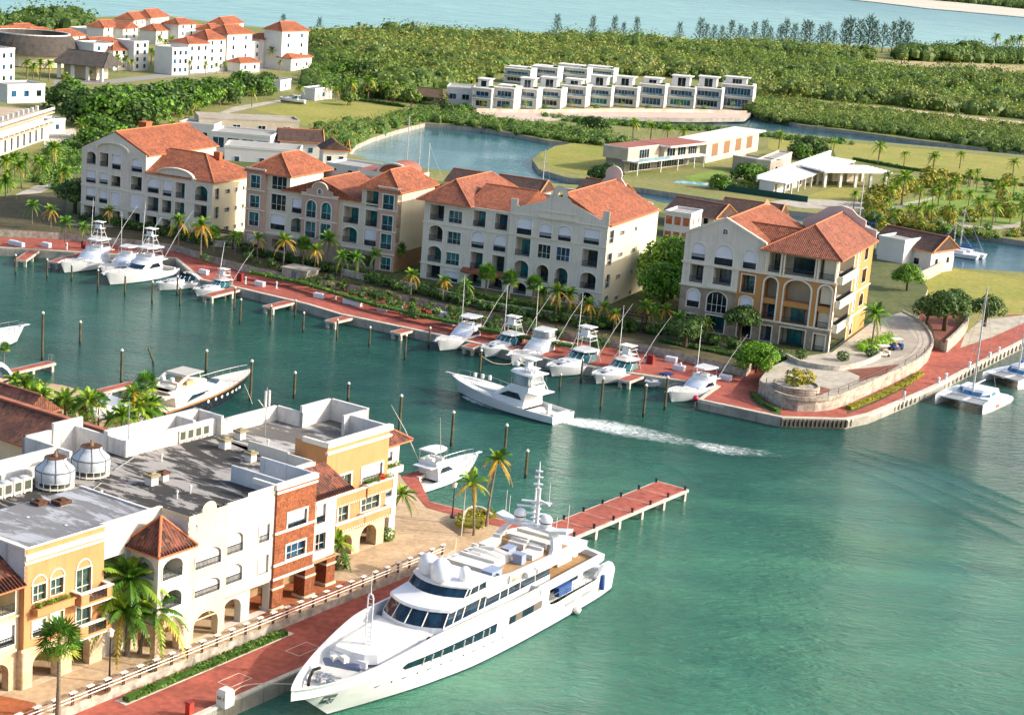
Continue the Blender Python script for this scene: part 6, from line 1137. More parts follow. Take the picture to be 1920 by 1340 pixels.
t,L=pier('finger_jetty','red jetty with a curved white ramp at the left edge',(15,697),(97,678),1.7)
mb=MB(); mb.loft([[(x,-.9,z),(x,.9,z),(x,.9,z-.6),(x,-.9,z-.6)] for x,z in ((-3,3.2),(-2,3.1),(-1,2.4),(-.2,1.4),(.3,1.25))],0,True,True,True); mb.build('curved_ramp',GEL,t); mb=MB(); 
for y in (-.3,.3): mb.tube([(L-.3,y,1.2),(L-.3,y,2.2),(L-.1,y,2.3),(L+.15,y,2.2),(L+.15,y,.2)],.04,5)
mb.build('ladder',SST,t)
t,L=pier('finger_jetty','red jetty with a steel ladder among the near palms',(150,742),(250,717),1.7,n=3); mb=MB(); 
for y in (-.3,.3): mb.tube([(L-.3,y,1.2),(L-.3,y,2.2),(L-.1,y,2.3),(L+.15,y,2.2),(L+.15,y,.2)],.04,5)
mb.build('ladder',SST,t)
pier('finger_jetty','red jetty beside the white boat behind the apricot building',(748,905),(800,880),1.6)
t,L=pier('pier','long red decked pier behind the superyacht running out over green water',(1040,1000),(1262,909),4.4,1.4,6,group=None)
for k in range(7):
    for sg in (1,-1):
        mb=MB(); x=.8+(L-1.4)*k/6; mb.lathe([(.16,1.4),(.13,1.5),(.13,1.75),(.2,1.8),(.2,1.88),(0,1.9)],(x,sg*2.0,0),8); mb.build('bollard',RUB,t)
mb=MB()
for k in range(1,6): x=L*k/6; mb.box(x-.04,-1.95,1.421,x+.04,1.95,1.426)
mb.build('deck_joint',M_conc,t)
# dock boxes, cabinets, pedestals along the apartment quay
M_box=M('white_dock_box','#d6d8dc',.5,'#c2c5cb',.4,1,fine=.05); M_redcab=M('red_hose_cabinet','#8f2a26',.6)
QA=R(-27)
bx=[(25,456),(37,459),(87,460),(382,511),(487,533),(598,555),(653,566),(669,570),(717,580),(775,591),(842,605),(820,587),(832,591),(923,620),(975,632),(1062,648),(1112,660),(1258,675),(1273,691)]
box0=None
for i,(x,y) in enumerate(bx):
    p=P(x,y+3,Z1+.02)
    if box0 is None:
        box0=thing('dock_box','white fibreglass dock box standing along the red apartment quay','dock box',tuple(p),QA,'white dock boxes on the quay')
        mb=MB(); mb.box(-.9,-.38,0,.9,.38,.65); mb.build('bin',M_box,box0); mb=MB(); stack(mb,[(-.96,-.44),(.96,-.44),(.96,.44),(-.96,.44)],.65,[(-.85,-.3),(.85,-.3),(.85,.34),(-.85,.34)],.82,0,0); mb.build('lid',M_box,box0)
    else: dup(box0,tuple(p),QA+rnd.uniform(-.06,.06))
dup(box0,tuple(P(1360,712,Z1+.02)),QA-.1,'white dock box at the red quay tip beside the last moored boat')
for x,y,l in ((158,466,'dark red hose cabinet at the far left of the quay'),(450,527,'dark red hose cabinet right of the small fishing boat'),(795,596,'dark red hose cabinet near the last empty jetty'),(1219,682,'dark red hose cabinet near the runabout')):
    p=P(x,y,Z1+.02); t=thing('hose_cabinet',l,'cabinet',tuple(p),QA); mb=MB(); mb.box(-.5,-.3,.05,.5,.3,1.4); mb.build('cabinet_case',M_redcab,t); mb=MB(); mb.box(-.42,-.33,.15,.42,-.3,1.3); mb.build('door',M('darker_red_door','#7d2320',.5),t)
ped0=None
for x,y in ((125,468),(460,532),(518,541),(629,561),(753,588),(1210,680),(1275,694)):
    p=P(x,y,Z1+.02)
    if ped0 is None: 
        ped0=thing('power_pedestal','slim white shore power pedestal on the red apartment quay','pedestal',tuple(p),QA,'white power pedestals'); mb=MB(); mb.lathe([(.2,0),(.2,.1),(.15,.12),(.15,1.0),(.18,1.05),(.18,1.2),(0,1.3)],n=10); mb.build('column',M_box,ped0); mb=MB(); mb.box(-.1,-.19,.7,.1,-.14,.95); mb.build('socket_cover',RUB,ped0)
    else: dup(ped0,tuple(p),QA)
for x,y,l in ((1759,720,'white bollard first along the right quay edge'),(1773,712,'white bollard second along the right quay edge'),(1817,690,'white bollard beside the near catamaran bow'),(1855,672,'taller white post between the two catamarans'),(1872,662,'white bollard farthest along the right quay edge')):
    p=P(x,y,Z1+.02); mb=MB(); mb.lathe([(.28,0),(.28,.1),(.2,.15),(.2,.8),(.27,.85),(.27,1.05),(0,1.15)],tuple(p),12); tag(mb.build('bollard',M_box),l,'bollard','white bollards on the right quay')
q=P(1694,751,Z1+.02); person('person','person in white walking on the red quay near the water edge',q,R(200),WHT,WHT,h=1.75)
p=P(1303,763,0); t=thing('channel_marker','red ball topped marker post at the quay corner','marker',tuple(p)); mb=MB(); mb.tube([(0,0,-1),(0,0,1.0)],.06,6); mb.build('marker_pole',M_white,t); mb=MB(); mb.lathe([(0,.8),(.35,.95),(.45,1.3),(.35,1.65),(0,1.8)],n=12); mb.build('red_ball',M('red_float','#d32f4a',.4),t,True)
def rope(label,pts):
    mb=MB(); mb.tube(smooth_line(pts,6),.045,5); tag(mb.build('mooring_rope',M('pale_rope','#cfc4a8',.9)),label,'rope')
rope('slack mooring rope looping from the timber pile to the middle boats',[P(899,664,2.4),P(925,680,1.2),P(955,682,1.0),P(962,673,1.7)]); rope('mooring rope sagging between a pile and the flybridge cruiser',[P(972,678,2.4),P(1000,690,.9),P(1030,692,.9),P(1036,688,1.6)]); rope('mooring line from the black yacht bow to the water',[P(458,720,2.6),P(466,738,1.2),P(473,757,.1)])
rope('mooring line from the superyacht bow to the red quay',[TW(11,-12,-.8),TW(13,-12.4,.2),Vector((-14.6,138.8,3.4))])
# ---------------------------------------------------------------- round plaza at the peninsula tip
out=[(1423,738),(1440,752),(1463,764),(1495,771),(1527,772),(1560,768),(1587,759),(1640,735),(1693,710),(1722,694),(1740,677),(1746,660),(1738,640),(1720,620),(1690,604)]
pl=[P(x,y,Z1) for x,y in out]; pts=[(p.x,p.y) for p in pl]
inn=[P(x,y,3.2) for x,y in ((1640,600),(1560,660),(1480,672),(1440,690),(1424,712))]
mb=MB(); mb.prism(pts+[(p.x,p.y) for p in inn],Z1-.3,3.2,1,0); struct(mb.build('round_plaza',[M_path,M_stonewall]))
pw_=smooth_line([Vector((x,y)) for x,y in pts],3); mb=MB(); strip_wall(mb,pw_,2.9,3.45,.35); tag(mb.build('parapet_wall',M_stonewall),'curved coral stone parapet wall around the round plaza','wall')
t=thing('railing','dark railing along the curved plaza wall','railing',tuple(pl[0])); off=-pl[0]; mb=MB()
for i in range(2,len(pw_)-2,2): q=pw_[i]; mb.tube([Vector((q.x,q.y,3.6))+off,Vector((q.x,q.y,4.45))+off],.05,5)
mb.build('railing_post',M('brown_steel_rail','#5d3a2c',.5),t)
for z in (4.0,4.42): mb=MB(); mb.tube([Vector((q.x,q.y,z))+off for q in pw_[4:]],.04,5); mb.build('rail',MATS['brown_steel_rail'],t)
M_mulch=M('red_brown_mulch','#8a5240',.95,'#6e3f31',.8,.8,fine=.3)
struct(flat('mulch_bed',[(1560,688),(1600,692),(1640,688),(1690,682),(1655,703),(1610,715),(1612,705),(1590,695)],3.212,M_mulch)); struct(flat('mulch_bed',[(1450,735),(1470,742),(1500,745),(1540,740),(1560,730),(1530,722),(1490,722)],3.212,M_mulch)); struct(flat('drive_surface',[(1700,612),(1722,640),(1710,662),(1650,680),(1600,690),(1560,690),(1600,672),(1650,655),(1668,630),(1660,605)],3.216,M('grey_tan_pavers','#a79f93',.9,'#8d857a',.6,.4,fine=.2)))
q=P(1492,730,3.2); mb=MB(); mb.lathe([(3.4,0),(3.4,.9),(3.1,.9),(3.1,.6),(0,.6)],tuple(q),28); tag(mb.build('round_planter',M_stonewall),'round coral stone planter on the plaza tip','planter')
struct(flat('grass_verge',[(1408,738),(1425,755),(1465,770),(1463,780),(1430,768),(1405,748)],Z1+.02,M_soil)); struct(flat('grass_verge',[(1587,768),(1640,745),(1700,716),(1730,697),(1733,702),(1700,726),(1640,756),(1588,776)],Z1+.02,M_soil))
# upper ramp and red garden to the right of the plaza
pts=[P(x,y,Z1) for x,y in ((1700,602),(1745,625),(1752,650),(1772,661),(1795,640),(1812,615),(1800,596),(1760,582),(1715,585))]; mb=MB(); mb.prism([(p.x,p.y) for p in pts],Z1-.3,2.8,1,0); struct(mb.build('raised_garden',[M_mulch,M_stonewall])); mb=MB(); strip_wall(mb,smooth_line([Vector((p.x,p.y)) for p in pts[3:8]],3),1.3,3.5,.4); tag(mb.build('parapet_wall',M_stonewall),'curved pale parapet wall of the raised garden beside the ramp','wall')
struct(flat('lawn',[(1690,560),(1720,510),(1760,500),(1850,512),(1925,520),(2100,515),(2100,570),(1925,590),(1830,588),(1750,570)],Z1+.02,M_lawn))
struct(flat('pale_path',[(1810,625),(1840,600),(1925,590),(1925,603),(1860,632),(1800,652)],Z1+.03,M_path))
# ---------------------------------------------------------------- near plaza furniture
BR=M('brown_steel_rail','#5d3a2c',.5)
t=thing('railing','brown and white railing along the near plaza edge above the red quay','railing',tuple(O_T),A_T); edge=lambda u:-5.0+.4*(u+10)/63
for k in range(36):
    u=-14+k*1.85; v=edge(u); mb=MB()
    for d in (-.09,.09): mb.box(u+d-.03,v-.05,0,u+d+.03,v+.05,1.05)
    o=mb.build('railing_post',BR,t); mb=MB(); mb.box(u-.35,v-.16,1.05,u+.35,v+.16,1.14); mb.build('post_cap',M_white,o)
for z,m in ((.4,M_white),(.7,M_white),(1.0,BR)): mb=MB(); mb.tube([(u,edge(u)-.02,z) for u in (-14,10,30,51)],.05,5); mb.build('rail',m,t)
def lamp(label,px,py,z,h):
    p=P(px,py,z); t=thing('street_lamp',label,'street lamp',tuple(p)); mb=MB(); mb.lathe([(.28,0),(.25,.2),(.12,.35),(.09,.6),(.065,h*.5),(.05,h)],n=10); mb.build('post',M('black_iron','#24211f',.6),t); mb=MB(); mb.lathe([(.12,h),(.22,h+.1),(.26,h+.5),(0,h+.52)],n=8); mb.build('lantern',gel('frosted_lamp','#d9d6cf',.4),t); mb=MB(); mb.lathe([(.3,h+.5),(.3,h+.56),(.1,h+.72),(0,h+.8)],n=8); mb.build('lantern_cap',M_white,t)
lamp('black street lamp with pale lantern on the near tan plaza',205,1278,2.2,4.0); lamp('black street lamp at the far end of the tan plaza by the moored boat',848,970,2.2,3.4)
p=P(865,1005,2.2); mb=MB(); mb.tube([tuple(p),tuple(p+Vector((.1,0,5.2)))],[.06,.03],6); tag(mb.build('flagpole',M_white),'thin white flagpole at the plaza tip','flagpole')
def pot(px,py): return P(px,py,2.2)
p=pot(185,1292); mb=MB(); mb.lathe([(1.0,0),(1.0,.02),(.9,.03),(0,.03)],tuple(p),24); tag(mb.build('tree_grate',M('dark_mulch_ring','#6a4d36',.9)),'round dark tree pit in the near tan plaza','tree pit')
p=P(422,1322,Z1+.04); t=thing('quay_pedestal','white service pedestal with black numbers on the near red quay','pedestal',tuple(p),A_T); mb=MB(); stack(mb,[(-.55,-.5),(.55,-.5),(.55,.5),(-.55,.5)],0,[(-.55,-.5),(.55,-.5),(.55,.5),(-.55,.5)],1.25,0); stack(mb,[(-.55,-.5),(.55,-.5),(.55,.5),(-.55,.5)],1.25,[(-.4,-.4),(.4,-.4),(.4,.4),(-.4,.4)],1.5,0,0); mb.build('pedestal_case',M_white,t); text_part('number','SA 1',RUB,.42,t,Matrix.Translation((-.57,0,.8))@Matrix.Rotation(R(-90),4,'Z')@Matrix.Rotation(R(90),4,'X'))
p=P(355,1340,Z1+.04); t=thing('hose_cabinet','small red service post at the bottom of the near quay','cabinet',tuple(p),A_T); mb=MB(); mb.box(-.25,-.25,0,.25,.25,1.1); mb.build('cabinet_case',M('bright_red_paint','#c53a2c',.5),t); mb=MB(); mb.box(-.28,-.28,1.1,.28,.28,1.18); mb.build('cabinet_cap',M_redcab,t)
mb=MB()
for (u,v,l,w) in ((13.5,-9.5,2.6,1.5),(22.5,-9.2,2.8,1.6)):
    for d in (0,1): mb.obox(tuple(TW(u+l*d,v,qz+.03)),(.06,w,.02),A_T); mb.obox(tuple(TW(u+l/2,v-w/2+w*d,qz+.032)),(l,.06,.02),A_T)
struct(mb.build('white_quay_marking',M('worn_white_marking','#d8c6b8',.9)))
struct(flat('red_walkway',[(752,893),(778,882),(806,940),(870,957),(945,975),(1000,990),(985,997),(935,986),(862,968),(800,951)],Z1+.03,M_redpave))
# ================================================================ PLANTS
TRK=M('grey_palm_trunk','#8c7f6d',.95,'#6a5d4c',.7,2,fine=.3,bmp=.6,bscale=6); TRKB=M('brown_bark','#5d4a36',.95,'#42352a',.7,2,fine=.3)
PF=foliage_mats('palm_leaf',['#4a7a22','#8fae36','#cfa93c']); PG=foliage_mats('green_palm_leaf',['#467523','#74a532','#a3ad40'])
BL=foliage_mats('bright_tree_leaf',['#4f8020','#93c234','#72a52a']); DL=foliage_mats('dark_tree_leaf',['#3a5a24','#647f3a','#4f6f32']); CA=foliage_mats('casuarina_needle',['#3d5a46','#5c7a60','#4b6853']); FO=foliage_mats('forest_leaf',['#5a7330','#8b9d42','#9a9a4e','#74903a']); YS=foliage_mats('yellow_shrub_leaf',['#8c8a22','#b9a52c','#5f7a22']); HG=foliage_mats('hedge_leaf',['#4c7228','#7b9c40','#5f8532'])
def frond(mb,o,az,el,L,droop,m,rg,n=13,wid=.8,leaf=.9,twist=.0):
    d=Vector((math.cos(az),math.sin(az),0)); side=Vector((-d.y,d.x,0)); pts=[]
    for i in range(n+1):
        t=i/n; x=L*(math.cos(el)*t)*(1-.18*droop*t*t); z=L*(math.sin(el)*t-droop*.62*t*t)
        pts.append(Vector(o)+d*x+Vector((0,0,z))+side*twist*t*t*L)
    mb.tube(pts[::3]+([pts[-1]] if n%3 else []),[.035*L/3]*len(pts[::3]+([pts[-1]] if n%3 else [])),3,m,False)
    for i in range(1,n+1):
        t=i/n; p=pts[i]; tg=(pts[i]-pts[i-1]).normalized(); w=wid*leaf*(math.sin(math.pi*min(1,t*.85+.12))**.7)*L/4.2
        for sg in (1,-1):
            out=(side*sg*.82+tg*.55+Vector((0,0,-.28-.35*droop*t+rg.uniform(-.12,.12)))).normalized()*w*(.85+.3*rg.random()); b=tg*.30*L/4.2*1.25
            mb.poly([tuple(p-b*.5),tuple(p+b*.5),tuple(p+out+b*.15),tuple(p+out-b*.15)],m)
def palm(name,label,cat,h,seed,nf=20,L=3.4,mats=None,lean=(0,0),curve=.0,tr=.17,yellow=.25,royal=0,group=None):
    rg=random.Random(seed); t=thing(name,label,cat,(0,0,0),0,group); mats=mats or PF
    tp=Vector((lean[0],lean[1],h)); pts=[]
    for i in range(9):
        k=i/8; pts.append(Vector((lean[0]*(k**1.6),lean[1]*(k**1.6),h*k)))
    mb=MB(); mb.tube(pts,[tr*1.5]+[tr*(1.1-.35*i/8) for i in range(1,9)],8)
    for i in range(1,28):
        k=i/28; q=Vector((lean[0]*(k**1.6),lean[1]*(k**1.6),h*k)); r=tr*(1.13-.35*k); mb.lathe([(r,-.02),(r*1.1,.0),(r,.03)],tuple(q),8)
    mb.build('trunk',TRK,t)
    if royal: mb=MB(); mb.tube([tuple(tp-Vector((0,0,.1))),tuple(tp+Vector((0,0,h*.16)))],[tr*1.0,tr*.6],8); mb.build('crownshaft',PG[1],t); tp=tp+Vector((0,0,h*.14))
    mb=MB()
    for i in range(nf):
        k=i/nf; az=i*2.39996+rg.uniform(-.25,.25); el=R(78-105*k+rg.uniform(-8,8)); m=1 if k<.35 else 0
        if k>1-yellow: m=2
        elif rg.random()<.35: m=1-m
        frond(mb,tp,az,el,L*(.8+.3*rg.random())*(1 if k>.12 else .75),.55+.5*k+rg.uniform(-.1,.15),m,rg,twist=rg.uniform(-.08,.08))
    mb.build('crown',mats,t)
    if not royal and name=='coconut_palm':
        mb=MB()
        for i in range(6): a=i*1.05; mb.lathe([(0,-.14),(.11,-.08),(.13,0),(.1,.1),(0,.14)],tuple(tp+Vector((.28*math.cos(a),.28*math.sin(a),-.3))),6)
        mb.build('coconut_bunch',M('green_brown_coconut','#7d7a34',.7),t)
    return t
def fan_palm(label,h,seed,L=1.3,nf=34,group=None):
    rg=random.Random(seed); t=thing('fan_palm',label,'palm',(0,0,0),0,group); mb=MB(); mb.tube([(0,0,0),(.05,0,h*.5),(0,.05,h)],[.24,.17,.15],8)
    for i in range(1,24): mb.lathe([(.19-.03*i/24,0),(.21-.03*i/24,.02),(.19-.03*i/24,.05)],(.03,0,h*i/24),8)
    mb.build('trunk',TRK,t); mb=MB()
    for i in range(nf):
        k=i/nf; az=i*2.39996; el=R(80-120*k+rg.uniform(-8,8)); d=Vector((math.cos(az)*math.cos(el),math.sin(az)*math.cos(el),math.sin(el))); s=Vector((-math.sin(az),math.cos(az),0)); u=s.cross(d); b=Vector((0,0,h)); q=b+d*L*.75; m=2 if k>.85 else (1 if rg.random()<.35 else 0)
        mb.tube([b,q],.025,3,m,False)
        for j in range(11):
            a=R(-100+20*j); e=(d*math.cos(a)+s*math.sin(a)).normalized()*L*(.85+.2*rg.random())-Vector((0,0,.25*L*abs(math.sin(a))+.1)); w=(s*math.cos(a)-d*math.sin(a))*.1
            mb.poly([tuple(q-w*.3),tuple(q+e*.55-w),tuple(q+e),tuple(q+e*.55+w)],m)
    mb.build('crown',PG,t); return t
def leafball(mb,c,r,n,size,rg,nm=3,flat_=.8,inner=.55,up=.25):
    c=Vector(c)
    for i in range(n):
        while True:
            d=Vector((rg.gauss(0,1),rg.gauss(0,1),rg.gauss(0,1)))
            if d.length>.1: break
        d.normalize(); k=inner+(1-inner)*rg.random()**.6; p=c+Vector((d.x*r,d.y*r,d.z*r*flat_))*k
        nn=(d+Vector((rg.uniform(-.7,.7),rg.uniform(-.7,.7),rg.uniform(-.3,.7)+up))).normalized(); a=nn.cross(Vector((rg.random()-.5,rg.random()-.5,rg.random()-.5))).normalized(); b=nn.cross(a); s=size*(.55+.9*rg.random())
        mb.poly([tuple(p-a*s*.5-b*s*.12),tuple(p-b*s*.4),tuple(p+a*s*.5),tuple(p+b*s*.38)],rg.randrange(nm))
def tree(name,label,h,r,seed,mats,ncl=14,nl=70,size=.55,trunk=.25,group=None,flat_=.8,cat='tree',core=True):
    rg=random.Random(seed); t=thing(name,label,cat,(0,0,0),0,group); mb=MB(); th=max(.6,h-r*1.3*flat_); mb.tube([(0,0,0),(.08,.05,th*.6),(0,0,th)],[trunk*1.3,trunk,trunk*.8],7); cl=MB(); cs=[]
    for i in range(ncl):
        a=i*2.4+rg.random(); k=math.sqrt((i+.5)/ncl); z=h-r*flat_*(.55+.75*k*k)+rg.uniform(-.25,.25)*r*.5; c=(math.cos(a)*k*r*.78,math.sin(a)*k*r*.78,z); rr=r*rg.uniform(.3,.48); cs.append((c,rr)); leafball(cl,c,rr,nl,size,rg,len(mats),.8)
        if i%2==0: mb.tube([(0,0,th*.75),(c[0]*.5,c[1]*.5,th*.6+c[2]*.35),tuple(c)],[trunk*.6,trunk*.4,trunk*.15],5)
    mb.build('trunk',TRKB,t); cl.build('crown',mats,t); return t
def casuarina(label,h,seed,group=None):
    rg=random.Random(seed); t=thing('casuarina_tree',label,'tree',(0,0,0),0,group); mb=MB(); mb.tube([(0,0,0),(.1,.1,h*.5),(0,0,h*.97)],[.22,.15,.03],6); lf=MB()
    for i in range(26):
        k=.12+.86*i/26; a=i*2.4+rg.random(); L=h*.30*(1-.72*k)+.8; el=R(28+38*k); d=Vector((math.cos(a)*math.cos(el),math.sin(a)*math.cos(el),math.sin(el))); b=Vector((0,0,h*k*.9)); mb.tube([b,b+d*L],[.05,.02],3)
        for j in range(15):
            q=b+d*L*(.25+.8*rg.random())+Vector((rg.gauss(0,.28),rg.gauss(0,.28),rg.gauss(0,.25))); e=(d+Vector((rg.gauss(0,.5),rg.gauss(0,.5),rg.gauss(.1,.5)))).normalized()*rg.uniform(.6,1.3); w=e.cross(Vector((rg.random()-.5,rg.random()-.5,rg.random()-.5))).normalized()*.14
            lf.poly([tuple(q-w),tuple(q+w),tuple(q+e+w*.2),tuple(q+e-w*.2)],rg.randrange(3))
    mb.build('trunk',TRKB,t); lf.build('crown',CA,t); return t
USED=set()
def put(proto,px,py,z,label=None,top=None,hp=None,rz=None,group=None,sc=None):
    """stand a copy of a plant on the ground; its size follows from how tall the photo shows it"""
    p=P(px,py,z); s=sc or 1.0
    if top is not None: s=max(.3,(HZ(p,px,top)-z)/hp)
    rz=rnd.random()*6.28 if rz is None else rz
    if proto not in USED:
        USED.add(proto); proto.location=p; proto.rotation_euler=(0,0,rz); proto.scale=(s,s,s)
        if label: proto['label']=label
        if group: proto['group']=group
        return proto
    return dup(proto,tuple(p),rz,label,group,s)
# near palms
PL=foliage_mats('plaza_palm_leaf',['#56842a','#9ab83a','#c9b344'])
pA=palm('coconut_palm','tallest of the clustered coconut palms between the apricot and white buildings','palm',6.8,1,32,4.1,lean=(.3,.2),yellow=.12,mats=PL); put(pA,238,1228,2.2,rz=1.0,sc=1.0)
pB=palm('coconut_palm','lower left coconut palm of the plaza cluster','palm',4.4,2,28,3.7,lean=(-.5,.1),yellow=.1,mats=PL); put(pB,222,1230,2.2,rz=2.6,sc=1.0)
pC=palm('coconut_palm','coconut palm of the plaza cluster leaning right with drooping fronds','palm',4.0,3,28,3.8,lean=(1.0,-.5),yellow=.1,mats=PL); put(pC,262,1224,2.2,rz=.3,sc=1.0)
pE=palm('coconut_palm','slim coconut palm leaning over the tip planter, golden lower fronds','palm',5.6,5,17,2.7,lean=(-.5,.2),yellow=.4,tr=.12); put(pE,888,1003,2.2,rz=.4,top=888,hp=6.6)
pF=palm('coconut_palm','tallest coconut palm at the plaza tip with yellow lower fronds','palm',8.6,6,22,3.0,lean=(.7,.3),yellow=.45,tr=.16); put(pF,912,986,2.2,rz=.0,top=842,hp=9.9)
pD=palm('coconut_palm','green coconut palm leaning right beside the arch of the apricot building','palm',5.4,4,22,3.1,lean=(1.6,.6),yellow=.15,mats=PL,tr=.13); put(pD,728,990,2.2,rz=-.2,top=905,hp=7.0)
pS=palm('coconut_palm','short coconut palm growing beside the brick piers','palm',2.6,8,18,2.4,yellow=.15,mats=PL); put(pS,632,1068,2.2,top=985,hp=4.3)
f1=fan_palm('fan palm on a tall grey trunk at the bottom left of the plaza',7.2,11,1.45); put(f1,108,1345,2.2,top=1168,hp=8.6,rz=.5)
for i,(x,y,top,l) in enumerate(((50,788,702,'leftmost coconut palm behind the brown tiled roof'),(84,795,722,'second coconut palm behind the brown tiled roof'),(138,830,722,'coconut palm in front of the long red jetty'),(166,838,772,'small coconut palm among the white canopies'),(240,838,722,'tall coconut palm in front of the white canopy, beside the antenna'),(284,832,742,'coconut palm beside the stern of the black yacht'),(206,836,790,'tiny coconut palm right of the brown tiled roof'),(118,800,742,'half hidden palm left of the red jetty'))):
    put((pA,pB,pD,pC,pF,pA,pS,pB)[i],x,y,1.3,l,top,(8.6,6.2,7.0,6.0,9.9,8.6,4.3,6.2)[i])
put(f1,272,800,1.3,'yellow green fan palm beyond the end of the red jetty',702,8.6); put(f1,184,815,1.3,'bushy fan palm at the landward end of the red jetty',738,8.6); put(f1,8,690,1.3,'fan palm at the far left by the curved ramp',643,8.6); 
# palms of the apartment gardens
g='palms in the apartment gardens'; q1=palm('coconut_palm','x','palm',5.0,21,22,3.1,yellow=.35,tr=.15); q2=palm('coconut_palm','x','palm',5.2,22,22,3.2,yellow=.12,mats=PG,tr=.14); q3=palm('coconut_palm','x','palm',5.0,23,22,3.0,yellow=.5,tr=.14)
for pr,x,y,top,l in ((q1,334,462,395,'golden fronded palm in front of the leftmost block, left of two'),(q3,376,479,400,'golden fronded palm in front of the leftmost block, right of two'),(q2,122,454,402,'green palm left of the first moored boats'),(q2,157,459,414,'second green palm left of the first moored boats'),(q3,531,501,430,'yellow fronded palm in front of the pink block'),(q2,614,502,430,'big dark palm in front of the pink block'),(q2,666,521,468,'lower palm in front of the pink block, left of two'),(q2,701,518,462,'lower palm in front of the pink block, right of two'),(q1,1014,592,532,'yellow green palm before the ring gabled block, first of four'),(q1,1041,598,524,'tallest yellow green palm before the ring gabled block'),(q1,1063,602,532,'yellow green palm before the ring gabled block, third of four'),(q3,1100,614,552,'golden palm at the right corner of the ring gabled block'),(q1,1206,622,556,'palm beside the pergola, left of two'),(q3,1242,624,562,'golden palm beside the pergola, right of two'),(q2,1634,652,565,'green palm at the corner of the ochre block'),(q2,1272,640,580,'small green palm left of the ochre block'),(q2,1440,700,652,'short palm beside the round planter')):
    put(pr,x,y,3.0 if y<600 or x>1400 else 2.4,l,top,6.9,group=g)
fp=fan_palm('x',4.6,31,1.25,40); g2='round crowned fan palms in the gardens'
for x,y,top,l in ((910,562,497,'dark fan palm before the ring gabled block, left of three'),(953,569,509,'dark fan palm before the ring gabled block, middle of three'),(998,578,518,'dark fan palm before the ring gabled block, right of three'),(745,507,455,'round dark fan palm at the right end of the pink block'),(568,498,445,'dark fan palm hidden beside the big palm of the pink block'),(400,472,425,'dark fan palm at the corner of the leftmost block')):
    put(fp,x,y,3.0,l,top,5.9,group=g2)
# broadleaf
tb=tree('broadleaf_tree','bright green spreading tree beside the round plaza',6.5,4.2,41,BL,22,210,.4); put(tb,1418,698,2.4,top=633,hp=6.5)
td=tree('broadleaf_tree','dark green tree in front of the ochre block entrance',7,3.0,42,DL,16,180,.36); put(td,1386,645,3.0,top=565,hp=7.0)
tb2=tree('broadleaf_tree','x',8,4.2,43,[BL[0],BL[1],BL[2],DL[1]],20,230,.42); tu=tree('umbrella_tree','x',4.6,2.8,44,DL,14,150,.34,flat_=.55)
for x,y,top,l in ((1258,560,430,'tall bright tree right of the ring gabled block, highest'),(1240,585,482,'bright tree against the right end wall of the ring gabled block'),(1272,590,500,'bright tree between the ring gabled and ochre blocks'),(1292,560,478,'bright tree left of the ochre block gable'),(1240,520,455,'bright tree behind the ring gabled block corner'),(1700,545,488,'bright bush like tree right of the ochre block')): put(tb2,x,y,3.0,l,top,8.0)
for x,y,top,l in ((1738,608,555,'umbrella shaped tree in the raised red garden, left'),(1770,622,545,'umbrella shaped tree in the raised red garden, tallest'),(1792,585,540,'umbrella shaped tree at the lawn edge'),(1845,612,552,'lone umbrella tree beside the near catamaran mast'),(1172,618,592,'small dark tree beside the pergola'),(1285,650,600,'dark small tree left of the ochre block'),(1300,640,590,'dark tree against the ochre block base'),(140,400,335,'dark tree left of the leftmost block')): put(tu,x,y,3.0 if x<1400 else 2.6,l,top,4.6)
# clipped shrubs
def shrub(label,r,seed,mats,n=260,size=.28): rg=random.Random(seed); mb=MB(); leafball(mb,(0,0,r*.75),r,n,size,rg,len(mats),.85,.75); o=mb.build('shrub',mats); tag(o,label,'shrub'); return o
s0=shrub('x',.95,51,DL); s1=shrub('x',1.0,52,YS); s2=shrub('x',1.0,53,HG)
for x,y,z,l in ((1502,672,3.2,'clipped round shrub below the ochre block corner, left of three'),(1580,676,3.2,'clipped round shrub below the ochre block corner, middle of three'),(1632,668,3.2,'clipped round shrub beside the parked carts'),(816,548,2.9,'clipped round shrub on the garden wall of the ring gabled block'),(465,488,2.9,'clipped ball shrub near the small fishing boat'),(507,500,2.9,'clipped ball shrub right of the first path'),(560,497,2.9,'clipped ball shrub before the pink block'),(607,507,2.9,'clipped ball shrub under the big dark palm'),(775,597,1.9,'shrub growing out of the coral wall near the red cabinet'),(986,612,1.9,'shrub growing on the coral wall behind the express boat'),(714,561,1.9,'shrub on the coral wall above the open jetties'),(385,490,1.9,'shrub beside the small sport cruiser')): put(s0,x,y,z,l,sc=1.1)
for x,y,z,l,sc in ((1490,722,3.8,'yellow green bush filling the round planter',1.6),(1512,718,3.8,'second yellow green bush in the round planter',1.3),(725,1012,2.2,'low green bush at the foot of the leaning palm',.9),(608,1066,2.2,'variegated bush left of the brick pier',1.1),(638,1064,2.2,'variegated bush right of the brick pier',1.0)): put(s1 if 'yellow' in l else s2,x,y,z,l,sc=sc)
p=P(283,1258,2.2); t=thing('potted_agave','small yellow green agave in a pot on the near plaza','plant',tuple(p)); mb=MB(); mb.lathe([(.25,0),(.34,.35),(.3,.4),(0,.4)],n=10); mb.build('pot',M('dark_plant_pot','#5a4636',.8),t); mb=MB()
for k in range(26): a=k*2.4; e=R(80-2.6*k); d=Vector((math.cos(a)*math.cos(e),math.sin(a)*math.cos(e),math.sin(e))); s=Vector((-math.sin(a),math.cos(a),0))*.07; b=Vector((0,0,.4)); mb.poly([tuple(b-s),tuple(b+s),tuple(b+d*.9)],k%3)
mb.build('leaves',YS,t)
